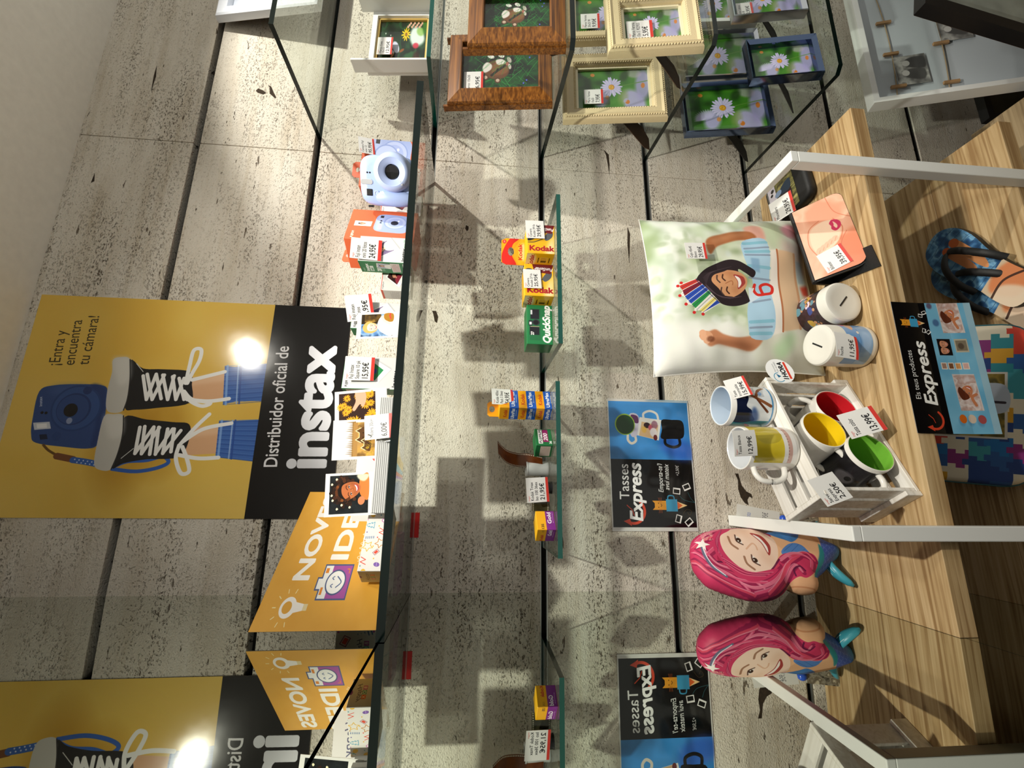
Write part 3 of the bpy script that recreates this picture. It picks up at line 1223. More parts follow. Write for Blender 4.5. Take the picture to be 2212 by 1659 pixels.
    c.line(g(840, 470, 880, 520), 1.5, 'd8d8d4')
    c.line(g(745, 1050, 820, 990), 1.5, 'd8d8d4')
    # text
    seg_text(c, '¡Entra y', g(368, 480), g(413, 268), 34, '3a3220')
    seg_text(c, 'encuentra', g(458, 478), g(508, 204), 34, '3a3220')
    seg_text(c, 'tu cámara!', g(545, 478), g(612, 180), 34, '3a3220')
    c.rect(-5, yb, 505, 705, '0e0c0e')
    seg_text(c, 'Distribuidor oficial de', g(1698, 1100), g(1772, 366), 41, 'f4f4f8', bold=.5)
    X0, X1 = g(1988, 1100), g(2055, 372)
    seg_text(c, 'instax', X0, X1, 122, 'eceef6', bold=5.0)
    return c


def rocket_cat(c, x, y, s):
    """little drawing: an orange cat in a blue mug on a flame, picture cards round it"""
    c.poly([(x - 4 * s, y + 6 * s), (x + 4 * s, y + 6 * s), (x, y + 17 * s)], 'e8c58a')
    c.poly([(x - 4 * s, y + 6 * s), (x + 4 * s, y + 6 * s), (x, y + 12 * s)], 'd4602a')
    c.poly([(x - 4.5 * s, y - 12 * s), (x - 4.5 * s, y - 20 * s), (x - 2 * s, y - 17.5 * s), (x + 2 * s, y - 17.5 * s), (x + 4.5 * s, y - 20 * s), (x + 4.5 * s, y - 4 * s), (x - 4.5 * s, y - 4 * s)], 'e39a2c')
    c.line([(x - 1.4 * s, y - 11 * s), (x, y - 10 * s), (x + 1.4 * s, y - 11 * s)], .5 * s, '4a2c12')
    for sx in (-1, 1):
        c.ell(x + sx * 2 * s, y - 13.5 * s, .5 * s, .5 * s, '4a2c12')
        for k in (-1, 0, 1):
            c.line([(x + sx * 3.5 * s, y - (11.5 + k) * s), (x + sx * 7.5 * s, y - (11.8 + k * 1.6) * s)], .3 * s, 'c0581e')
    c.rect(x - 6 * s, y - 5.5 * s, x + 6 * s, y + 6.5 * s, '3f9cc9')
    c.line([(x + 6 * s, y - 3.5 * s), (x + 9.3 * s, y - 2.5 * s), (x + 9.3 * s, y + 2.5 * s), (x + 6 * s, y + 3.5 * s)], 1.2 * s, '3f9cc9', 1, True)


def cards(c, lst, s):
    for x, y, a in lst:
        ca, sa = math.cos(a), math.sin(a)
        P = [(x + (u * ca - v * sa) * s, y + (u * sa + v * ca) * s) for u, v in ((-3, -2.4), (3, -2.4), (3, 2.4), (-3, 2.4))]
        Q = [(x + (u * ca - v * sa) * s, y + (u * sa + v * ca) * s) for u, v in ((-2.3, -1.7), (2.3, -1.7), (2.3, 1.2), (-2.3, 1.2))]
        c.poly(P, 'f2f2f0')
        c.poly(Q, '0c0c0c')


def arrow_ring(c, x, y, r, w):
    P = [(x + r * math.cos(a), y + r * math.sin(a)) for a in np.linspace(-2.75, -5.6, 24)]
    c.line(P, w, 'd2452a')
    e = P[0]
    c.poly([(e[0] - w * 1.3, e[1] + w * .8), (e[0] + w * 1.4, e[1] + w * .2), (e[0] + w * .5, e[1] - w * 2.4)], 'd2452a')
    c.line([(x + r * .1, y - r * .1), (x + r * .5, y - r * .55)], w * .35, 'd2452a')
    c.line([(x + r * .1, y - r * .1), (x - r * .35, y + r * .05)], w * .28, 'd2452a')


def express_card_art(f):
    c = Cv(310, 206, 900, 'dcdcd8')
    g = crop(f, 1280, 840, 4.88)
    x0, xm, x1 = 8.5, g(640, 745)[0], 304
    c.rect(x0, 2.5, xm, 203, '0b0a0b')
    c.rect(xm, 2.5, x1, 203, '3b8ad2')
    c.mottle(['2c6ea8', '3f93e0', '4aa0ea', '2f78b8'], 90, 3, .8, (xm, 2.5, x1, 203))
    c.sp(g(740, 480, 960, 540, 1040, 600, 1045, 750, 850, 740, 720, 620), '2a55c0', .7, 8)
    c.poly(g(560, 110, 560, 130, 1000, 160, 1000, 130), '3a78a8', .5, 5)
    arrow_ring(c, *g(430, 1290), 27, 6)
    seg_text(c, 'Tasses', g(385, 1165), g(372, 795), 33, 'd8d8d8', bold=.3)
    seg_text(c, 'Express', g(528, 1388), g(502, 797), 43, 'f6f6f6', bold=1.3, shear=.16)
    seg_text(c, "Emporta-te'l", g(745, 1090), g(728, 797), 17, 'ececec', shear=.2, bold=.15)
    seg_text(c, 'avui mateix', g(808, 1068), g(795, 800), 17, 'ececec', shear=.2, bold=.15)
    seg_text(c, '+2,50€', g(908, 920), g(902, 812), 11, 'd8d8d8', shear=.2)
    rocket_cat(c, *g(828, 1228), 2.3)
    cards(c, [(*g(905, 1370), .3), (*g(1015, 1405), .9), (*g(883, 1077), -1.45), (*g(987, 1035), 1.2)], 3.0)
    c.line(g(910, 1120, 960, 1170, 1075, 1200), 1, '2a5a62', 1, True)
    c.line(g(1000, 1090, 1030, 1150, 1075, 1200), 1, '2a5a62', 1, True)
    c.line(g(950, 1320, 990, 1270, 1040, 1290, 1020, 1330, 1000, 1300), .8, '4a3a20', 1, True)
    # stacked mugs
    c.line(g(440, 480, 455, 545, 410, 575, 372, 540, 370, 490), 6, 'ded6cc', 1, True)
    c.sp(g(380, 275, 480, 285, 475, 480, 400, 490), 'c9c4d8', n=4)
    c.sp(g(400, 275, 470, 290, 480, 360, 430, 350), '5c2a5a', n=4)
    c.ell(*g(338, 374), 26, 25, '8fb43c')
    c.ell(*g(340, 376), 23.5, 22.5, '16401a')
    c.line(g(535, 310, 535, 260, 600, 235, 670, 265, 690, 330), 5.5, 'dcd9d6', 1, True)
    c.poly(g(492, 298, 722, 330, 695, 545, 470, 490), 'e2dfdc')
    c.poly(g(515, 345, 690, 385, 672, 535, 488, 492), 'd8b48a')
    c.ell(*g(570, 385), 7, 8, '3a2424')
    c.ell(*g(610, 410), 7, 6, 'c05a6a')
    c.ell(*g(650, 380), 10, 8, '8a5a72', 0, .8, 2)
    c.ell(*g(640, 460), 11, 9, 'e2d8dc', 0, 1, 2)
    c.ell(*g(660, 515), 7, 5, '6a2a2e')
    c.ell(*g(540, 430), 8, 6, 'e0b040', 0, .7, 3)
    c.line(g(760, 525, 770, 585, 850, 615, 915, 590, 910, 525), 7, '131316', 1, True)
    c.sp(g(725, 330, 830, 328, 935, 340, 962, 430, 945, 520, 830, 528, 720, 522, 728, 430), '0c0c0e', n=4)
    return c


def products_art():
    """the hanging leaflet: 250 x 150"""
    c = Cv(250, 150, 900, '0d0c0d')
    c.mottle(['5b9cc0', '78b4d2', '6aa8c8'], 60, 8, 1, (0, 68, 250, 150))
    arrow_ring(c, 25, 38, 17, 4.2)
    c.text('Els teus productes', 62, 21, 14.5, 'f2f2f0', fit=92)
    c.text('Express', 52, 51, 34, 'fafaf6', bold=1.0, shear=.18, fit=118)
    rocket_cat(c, 209, 38, 1.35)
    cards(c, [(194, 56, .3), (224, 55, -1.4), (191, 64, .9), (230, 63, 1.2)], 1.4)
    for x, y, col in ((27, 92, 'c8641e'), (27, 108, 'c9b6a4'), (26, 124, '9c4a4a')):
        c.ell(x - 4, y - 3, 9, 6, '4a7aa0', 0, .5, 3)
        c.ell(x, y, 8, 6.5, col)
    for x in (42, 190):
        c.poly([(x, 92), (x + 68, 90), (x + 68, 128), (x, 131)], 'c9bfbd')
        c.mottle(['b49a92', 'd6ccca', 'a88478', 'cdbfc0'], 14, int(x), .8, (x, 92, min(x + 66, 250), 128))
        face(c, x + 36, 110, 12, 'b8744f', '3a2018', -1.0)
        c.sp([(x + 20, 100), (x + 34, 94), (x + 44, 98), (x + 36, 106), (x + 24, 112)], '5a2c1c')
        c.line([(x + 10, 120), (x + 24, 116), (x + 30, 124)], 5, 'b8744f', 1, True)
    for k in range(4):
        c.rect(119, 74 + k * 13, 132, 85 + k * 13, 'e0d4c8')
        c.rect(120.5, 75.5 + k * 13, 130.5, 83.5 + k * 13, ['9a7a6a', '7a5034', 'c89058', 'd0a8a0'][k])
    c.rect(146, 76, 178, 101, '1a1414')
    face(c, 155, 88, 8, 'c88a6a', '1a1010')
    face(c, 168, 88, 8, 'c88a6a', '1a1010')
    c.rect(152, 108, 178, 130, 'b0a894')
    c.rect(155, 110, 175, 128, '7a705e')
    c.ell(164, 118, 6, 5, '4a3e34', 0, .8, 2)
    c.ell(210, 82, 7, 6, '44648f', 0, .9, 3)
    c.ell(244, 76, 6, 5, '5a4a60', 0, .9, 3)
    c.rect(0, 138, 250, 150, 'a9bcc4', .6)
    return c


def sign_art():
    """orange leaflet: NOVES IDEES per a fotos; 280 x 400 upright page"""
    c = Cv(300, 296, 900, 'e0a63c')
    c.mottle(['dda238', 'e4ac44'], 30, 9, .7)
    c.text('NOVES', 92, 92, 56, 'f7f5f0', bold=2.2, fit=196)
    c.text('IDEES', 134, 176, 62, 'f7f5f0', bold=2.4, fit=172)
    g = random.Random(4)
    c.line([(128 + k * 3.2, 208 + 5 * math.sin(k * 1.9) + g.uniform(-3, 2)) for k in range(44)], 1.6, 'f3e6cc', .9, True)
    # bulb
    c.ell(40, 68, 19, 19, 'f7f5f0')
    c.ell(40, 66, 11, 11, 'e0a63c')
    c.poly([(30, 82), (50, 82), (46, 104), (34, 104)], 'f7f5f0')
    c.rect(34, 104, 46, 114, 'e8d9a8')
    for k in range(7):
        a = PI * .9 + k * PI * 1.2 / 6
        c.line([(40 + 27 * math.cos(a), 66 + 27 * math.sin(a)), (40 + 34 * math.cos(a), 66 + 34 * math.sin(a))], 1.8, 'f7e9b0')
    # camera drawing with a smiling lens
    c.rect(52, 126, 122, 200, '4a5a86')
    c.rect(55, 129, 119, 148, 'eef0ee')
    c.rect(55, 148, 119, 197, 'a552a0')
    c.rect(70, 116, 96, 128, '4a5a86')
    c.rect(73, 119, 93, 130, 'eef0ee')
    c.rect(104, 131, 114, 139, 'e08a2c')
    c.rect(62, 131, 76, 137, 'e08a2c')
    c.ell(86, 164, 25, 25, '4a5a86')
    c.ell(86, 164, 22, 22, 'f2f4f2')
    c.line([(76, 158), (79, 154), (82, 158)], 2, '5a6f9a', 1, True)
    c.line([(91, 158), (94, 154), (97, 158)], 2, '5a6f9a', 1, True)
    c.line([(76, 168), (86, 178), (97, 166)], 2.4, '5a6f9a', 1, True)
    c.line([(112, 186), (112, 192), (104, 192)], 2, 'e08a2c')
    return c


def doodles(c, x0, y0, x1, y1, n, s, seed=0):
    g = random.Random(seed)
    pal = ['b65aa8', '4a7ac0', 'd8442c', 'e0b02c', '3f9aa8', '6a5a9a', 'c08038']
    nx = max(int((x1 - x0) / (s * 2.2)), 1)
    k = 0
    yy = y0 + s
    while yy < y1:
        for i in range(nx + 1):
            x = x0 + (i + (k % 2) * .5) * s * 2.2 + g.uniform(-.3, .3) * s
            y = yy + g.uniform(-.3, .3) * s
            q = (k + i * 3 + g.randint(0, 2)) % 8
            col = g.choice(pal)
            a = g.uniform(0, 6.28)
            if q == 0:
                P = [(x + (s if j % 2 else s * .5) * math.cos(a + j * PI / 5), y + (s if j % 2 else s * .5) * math.sin(a + j * PI / 5)) for j in range(10)]
                c.line(P, s * .12, col, closed=True)
            elif q == 1:
                c.ell(x, y, s * .6, s * .45, 'e0b02c', a)
                for j in (-1, 0, 1):
                    c.line([(x + s * .6 * math.cos(a), y + s * .6 * math.sin(a)), (x + s * math.cos(a + j * .5), y + s * math.sin(a + j * .5))], s * .12, '3f9aa8')
            elif q == 2:
                c.ell(x, y, s * .55, s * .4, '7a5aa8', a)
                c.line([(x - s * .3, y), (x + s * .3, y)], s * .1, 'b8a0d8')
            elif q == 3:
                for j in range(5):
                    u = (j - 2) * s * .35
                    c.line([(x + u * math.cos(a) - s * .25 * math.sin(a), y + u * math.sin(a) + s * .25 * math.cos(a)), (x + u * math.cos(a) + s * .25 * math.sin(a) + s * .1, y + u * math.sin(a) - s * .25 * math.cos(a))], s * .13, '4a6a9a')
            elif q == 4:
                c.line([(x - s * .7, y + s * .5), (x - s * .2, y - s * .5), (x + s * .2, y + s * .4), (x + s * .7, y - s * .5)], s * .13, col)
            elif q == 5:
                c.poly([(x + s * .4 * math.cos(a + j), y + s * .4 * math.sin(a + j)) for j in (0, 1.2, 3.1, 4.3)], 'd8442c')
                c.line([(x + s * .6 * math.cos(a + j), y + s * .6 * math.sin(a + j)) for j in (0, 1.2, 3.1, 4.3)], s * .08, '8a3a5a', closed=True)
            elif q == 6:
                P = [(0, -1), (.5, -.3), (.25, -.3), (.7, .3), (.35, .3), (.8, .9), (-.8, .9), (-.35, .3), (-.7, .3), (-.25, -.3), (-.5, -.3)]
                c.line([(x + p[0] * s * .8, y + p[1] * s * .8) for p in P], s * .11, '4a9ab8', closed=True)
            else:
                c.ell(x, y, s * .4, s * .4, col)
                c.ell(x, y, s * .27, s * .27, 'f4f2ee')
            c.rect(x + s * 1.0, y - s * .8, x + s * 1.25, y - s * .6, g.choice(pal))
        yy += s * 1.9
        k += 1
    return c


def hobby_logo(c, x, y, s):
    c.text('Happy', x, y, 12 * s, '4a4a6a', shear=.35, fit=34 * s, anchor='c')
    for k, (ch, col) in enumerate(zip('BOX', ('b65aa8', '3f9a8a', 'd8542c'))):
        q = x + (k - 1) * 9 * s
        c.rect(q - 4 * s, y + 3 * s, q + 4 * s, y + 11 * s, col)
        c.text(ch, q, y + 9.6 * s, 8 * s, 'f4f0ea', anchor='c', bold=.15 * s)


def box_camera_pic(c, x, y, s, ang):
    """drawing of the pale blue instant camera lying at an angle"""
    k = Cv(100, 112, 200, 'd8683f')
    k.sp([(10, 14), (50, 8), (90, 14), (96, 60), (90, 102), (50, 106), (10, 102), (4, 60)], '9fb0e0', n=5)
    k.sp([(12, 18), (50, 11), (86, 17), (80, 30), (20, 30)], 'b4c3ec', .8, 3)
    k.ell(56, 66, 33, 33, '8c9fd6')
    k.ell(56, 66, 30, 30, 'b7c4ec')
    k.ell(56, 66, 22, 22, 'a3b3e4')
    k.ell(54, 64, 11, 11, '23262e')
    k.ell(66, 74, 4, 3, 'e8ecf6')
    k.poly([(16, 22), (40, 20), (40, 30), (16, 32)], 'c8b8c8')
    k.ell(50, 24, 3, 3, '2a2c34')
    k.ell(60, 24, 3, 3, '2a2c34')
    k.rect(76, 18, 88, 28, '2a2c34')
    c.paste(k, x, y, 100 * s, 112 * s, ang)


def lines_(c, x, y, w, n, dy, col, hgt=.8, seed=0):
    g = random.Random(seed)
    for k in range(n):
        xx = x
        while xx < x + w * g.uniform(.75, 1):
            q = g.uniform(1.5, 5)
            c.rect(xx, y + k * dy, min(xx + q, x + w), y + k * dy + hgt, col, .8)
            xx += q + .8
    return c
# ------------------------------------------------------------------ wall prints
P = [pix(q) for q in ((.151, 0, 2.371), (.6465, 0, 2.371), (.6465, 0, 1.671), (.151, 0, 1.671))]
PM = poster_art(homog(P, 500, 700)).mat('poster_print', rough=.13, spec=.5, bump=.12, bscale=14)
PAPER = mat('paper_white', 'd9d8d3', .6)
po = MB().box((.151, -.0016, 1.671), (.6465, -.0004, 2.371), slots=dict(front=1)).build('poster', [PAPER, PM])
tag(po, 'large glossy yellow and black poster of sneakers and a blue camera', 'poster')
P = [pix(q) for q in ((.128, 0, 1.041), (.439, 0, 1.041), (.439, 0, .835), (.128, 0, .835))]
EM = express_card_art(homog(P, 310, 206)).mat('mug_card_print', rough=.10, spec=.5, bump=.06, bscale=12)
MB().box((.128, -.0016, .835), (.439, -.0004, 1.041), slots=dict(front=1)).build('wall_card', [PAPER, EM])
tag(bpy.data.objects['wall_card'], 'glossy black and blue card about printed mugs stuck on the wall above the crate', 'card')

# ------------------------------------------------------------------ cartons
ORANGE = mat('carton_orange', 'd9653d', .45)
GREEN = mat('carton_green', '1f7a45', .4)
WHITE = mat('carton_white', 'd6d6d4', .45)
YELLOW = mat('carton_yellow', 'f2b90c', .4)
PURPLE = mat('carton_purple', '7b2a86', .4)
BLACK = mat('black_plastic', '17171a', .35)
SKIN = 'd8a07a'


def yawM(x, y, z, deg):
    M = Matrix.Rotation(math.radians(deg), 4, 'Z')
    M.translation = Vector((x, y, z))
    return M


def carton(name, label, x, y, z, yaw, w, d, h, base, prints, cat='box', group=None, tab=None, bevel=.0006):
    """x,y,z: front-left bottom corner; prints {face: material}; tab: (x0, x1, height, material, hole) standing at the back edge"""
    t = place(name, label, cat, yawM(x, y, z, yaw), group)
    mats = [base]
    slots = {}
    for k, m_ in prints.items():
        slots[k] = len(mats)
        mats.append(m_)
    b = MB().box((0, 0, 0), (w, d, h), slots=slots).build('carton', mats, t, bevel=bevel, seg=1)
    b['kind'] = 'thing'
    if tab:
        x0, x1, th, tm, hole = tab
        n = 10
        out = [(x0, 0), (x1, 0), (x1, th * .7), (x1 - .006, th), (x0 + .006, th), (x0, th * .7)]
        o = MB()
        r = hole
        cx, cz = (x0 + x1) / 2, th * .58
        ring = [(cx + r * 1.6 * math.cos(2 * PI * k / 16), cz + r * math.sin(2 * PI * k / 16)) for k in range(16)]
        rect = [(x1, cz), (x1, th * .8), (x1 - .006, th), (cx + .008, th), (cx, th), (cx - .008, th), (x0 + .006, th), (x0, th * .8), (x0, cz), (x0, th * .3), (x0, 0), (cx - .01, 0), (cx, 0), (cx + .01, 0), (x1, 0), (x1, th * .3)]
        for yy in (d - .0008, d):
            pass
        V = [(p[0], d - .001, h + p[1]) for p in rect] + [(p[0], d - .001, h + p[1]) for p in ring] + [(p[0], d, h + p[1]) for p in rect] + [(p[0], d, h + p[1]) for p in ring]
        F = []
        U = []
        uvf = lambda i: ((V[i][0] - x0) / (x1 - x0), (V[i][2] - h) / th)
        for k in range(16):
            j = (k + 1) % 16
            F.append((k, 16 + k, 16 + j, j))
            U.append([uvf(i) for i in F[-1]])
            F.append((32 + k, 32 + j, 48 + j, 48 + k))
            U.append(None)
            F.append((k, j, 32 + j, 32 + k))
            U.append(None)
            F.append((16 + k, 48 + k, 48 + j, 16 + j))
            U.append(None)
        o.add(V, F, 0, U)
        o.build('hang_tab', tm, t)
    return t


def person_pic(c, x0, y0, x1, y1, seed=0, skin='d8a684', hair='3a241a', bg=('b8c4d8', '8a8ea8'), shirt='2c2c34'):
    """a small snapshot of one person inside a rectangle"""
    w, h = x1 - x0, y1 - y0
    k = Cv(w, h, max(int(w * c.k * 1.2), 20))
    k.mottle(list(bg), w * .4, seed)
    k.sp([(w * .1, h * 1.05), (w * .2, h * .72), (w * .5, h * .62), (w * .8, h * .72), (w * .9, h * 1.05)], shirt)
    k.ell(w * .5, h * .40, w * .24, h * .26, hair)
    k.rect(w * .43, h * .55, w * .57, h * .70, skin)
    face(k, w * .5, h * .42, h * .19, skin, hair, .15)
    k.sp([(w * .28, h * .40), (w * .32, h * .20), (w * .5, h * .14), (w * .68, h * .20), (w * .72, h * .40), (w * .6, h * .26), (w * .45, h * .25)], hair)
    c.paste(k, x0 + w / 2, y0 + h / 2, w, h)
    return k


def tilted_snap(c, x, y, s, ang, seed, **kw):
    """white-framed instant picture lying turned on a print"""
    k = Cv(54, 86, int(54 * c.k * s * 1.3) + 8, 'f1f0ec')
    person_pic(k, 4, 7, 50, 69, seed, **kw)
    c.poly([(x + (u * math.cos(ang) - v * math.sin(ang)) * s + 1.2, y + (u * math.sin(ang) + v * math.cos(ang)) * s + 1.6) for u, v in ((-27, -43), (27, -43), (27, 43), (-27, 43))], '7a7a80', .45, 1.2)
    c.paste(k, x, y, 54 * s, 86 * s, ang)


def film_front(word, num, seed, green=False, square=False):
    c = Cv(64, 96, 330, 'd2d4d4')
    c.text('FUJIFILM', 4, 9, 5.4, '30343a', bold=.2)
    if square:
        P = [(34, 30), (60, 48), (40, 78), (12, 58)]
        c.poly([(p[0] + 1, p[1] + 1.4) for p in P], '8a8c90', .5, 1.5)
        c.poly(P, 'f6f6f4')
        Q = [(34, 34), (53, 47), (38, 66), (17, 53)]
        c.poly(Q, '1f8a4c')
        for k in range(14):
            t = k / 14
            c.line([(34 - 17 * t, 34 + 19 * t), (53 - 15 * t, 47 + 19 * t)], .5, '14603a', .7)
        c.ell(34, 50, 6, 4, '3a3aa0', .6)
    else:
        tilted_snap(c, 34, 46, .62, -.6, seed, skin='e6c3a6', hair='2a1c1c', bg=('5a5070', '8a7aa0'), shirt='e8e2da')
    c.text('instax', 5, 90, 11.5, '2a2c30', bold=.45, fit=32)
    c.text(word, 39, 90, 8.5, '2c9a5c', fit=20)
    return c


def film_side(num='20'):
    c = Cv(42, 96, 220, '1f7a48')
    c.rect(0, 0, 42, 3, '17653a')
    c.text('FUJIFILM', 5, 8, 3.4, 'dfeae2')
    c.text('instax', 6, 17, 9, 'f2f6f3', bold=.5, fit=27)
    c.rect(6, 19, 26, 26, 'e4eee7')
    c.text('mini', 8, 24.6, 6.5, '1f7a48', bold=.3)
    c.text(num, 7, 40, 11, 'f2f6f3', bold=.6)
    lines_(c, 8, 42, 14, 3, 2, 'bfe0cc')
    tilted_snap(c, 27, 47, .32, .12, 4, skin='e2b898', bg=('c8d0e0', '9aa0b8'), shirt='f0eee8')
    c.poly([(4, 62), (38, 60), (38, 78), (6, 78)], 'e3d9d2')
    lines_(c, 7, 63.5, 28, 6, 2.3, 'c06a74', .9)
    c.rect(4, 84, 38, 92, 'dfe3df')
    for k in range(4):
        c.ell(9 + k * 8, 88, 2.6, 2.6, '6a6e6c')
        c.ell(9 + k * 8, 88, 1.8, 1.8, 'dfe3df')
    return c


def camera_box_front():
    c = Cv(110, 140, 440, 'd9653d')
    c.text('FUJIFILM', 6, 16, 6.5, 'f6e8e0', bold=.2)
    c.rect(48, 12, 66, 52, 'f0eee8')
    person_pic(c, 50, 15, 64, 46, 3, bg=('c8cada', 'e6e4ea'), shirt='e8e4e0')
    box_camera_pic(c, 62, 88, .72, .06)
    c.text('instax', 8, 134, 13, 'f6f0ea', bold=.6, fit=40)
    return c


def camera_box_old():
    c = Cv(110, 140, 440, 'd9653d')
    c.text('FUJIFILM', 10, 18, 6, 'f6e8e0', bold=.2)
    box_camera_pic(c, 74, 62, .92, .05)
    c.ell(72, 54, 27, 27, '8c9fd6')
    c.ell(72, 54, 24, 24, 'b9c7ee')
    c.text('instax', 8, 132, 13, 'f6f0ea', bold=.6, fit=40)
    return c


CB = camera_box_front().mat('camera_carton_front', rough=.4)
CB2 = camera_box_old().mat('camera_carton_front_large', rough=.4)
t = carton('camera_box', 'orange camera carton with a hang tab, standing behind the blue instant camera', .900, -.125, ZA, 0, .132, .040, .147, ORANGE, dict(front=CB2), 'box', 'orange camera cartons', tab=(.052, .096, .030, ORANGE, .0045))
t = carton('camera_box', 'orange camera carton turned cornerwise behind the green and white film box', .713, -.208, ZA, 24, .108, .075, .1405, ORANGE, dict(front=CB), 'box', 'orange camera cartons', tab=(.020, .066, .024, ORANGE, .0045))
price_tag('white price tag on the right shoulder of the orange carton behind the camera', ['Camera Fuji', 'mini 12'], '95,95€', frame_matrix((.985, -.1270, 1.618), (1, .04, .16), (-.1, -.35, 1)), .046, .036)

FF = film_front('mini 20', '20', 5).mat('film_carton_front', rough=.4)
FS = film_side('20').mat('film_carton_side', rough=.4)
FQ = film_front('square', '10', 6, square=True).mat('film_carton_square_front', rough=.4)
F10 = film_front('mini', '10', 9).mat('film_carton_ten_front', rough=.4)
fsd = Cv(42, 96, 200, '1f7a45')
fsd.rect(5, 6, 37, 50, 'd7cfc6')
lines_(fsd, 8, 9, 26, 12, 3.2, 'b07a78', 1.0)
FS2 = fsd.mat('film_carton_side_text', rough=.4)
fsr = Cv(42, 96, 160, 'd6d4d0')
fsr.rect(0, 0, 42, 8, 'd4563c')
lines_(fsr, 6, 30, 30, 9, 3.2, '8a8a8e', 1.0)
FS3 = fsr.mat('film_carton_side_white', rough=.4)
fr = Cv(64, 96, 280, 'd8d6d2')
fr.text('FUJIFILM', 4, 9, 5, '404348', bold=.15)
fr.rect(0, 0, 64, 3, 'd4402c')
tilted_snap(fr, 36, 44, .62, .5, 12, skin='c98a6a', hair='140c0c', bg=('2a1214', '5a2a2a'), shirt='8a2a3a')
fr.text('instax', 5, 90, 11.5, '2a2c30', bold=.4, fit=30)
FR = fr.mat('film_carton_red_front', rough=.4)
G5 = 'film cartons on the long glass shelf'
carton('film_box', 'green and white double film carton in front of the turned orange carton', .640, -.252, ZA, 3, .056, .040, .0955, GREEN, dict(front=FF, left=FS, right=WHITE), 'box', G5)
carton('film_box', 'white film carton with a dark picture, wedged between camera and orange carton', .826, -.130, ZA, 6, .058, .030, .092, WHITE, dict(front=FR, left=FS3), 'box', G5)
carton('film_box', 'low white film carton peeping out left of the green double carton', .606, -.200, ZA, 6, .058, .034, .060, WHITE, dict(front=FR, left=FS3), 'box', G5)
carton('film_box', 'white and green film carton behind the snapshot of a dining person', .514, -.222, ZA, 8, .060, .030, .105, GREEN, dict(front=F10, right=WHITE), 'box', G5)
carton('film_box', 'white film carton with a green lozenge and green side', .391, -.243, ZA, 7, .064, .030, .104, GREEN, dict(front=FQ, left=FS2, right=WHITE), 'box', G5)
price_tag('price tag reading 24,95€ taped on the green double film carton', ['Fuji instan', 'mini 20 fotos'], '24,95€', frame_matrix((.641, -.2545, 1.5535), (1, .05, .03), (0, -.16, 1)), .045, .057)
price_tag('price tag reading 14,95€ on the carton behind the dining snapshot', ['Fuji instan', '10 fotos'], '14,95€', frame_matrix((.5330, -.2245, 1.562), (1, .02, .22), (-.06, -.15, 1)), .055, .050)
price_tag('price tag reading 15,95€ on the square film carton', ['Fuji Instax', 'Square 10 pk'], '15,95€', frame_matrix((.406, -.2462, 1.5500), (1, .12, .04), (0, -.10, 1)), .046, .052)


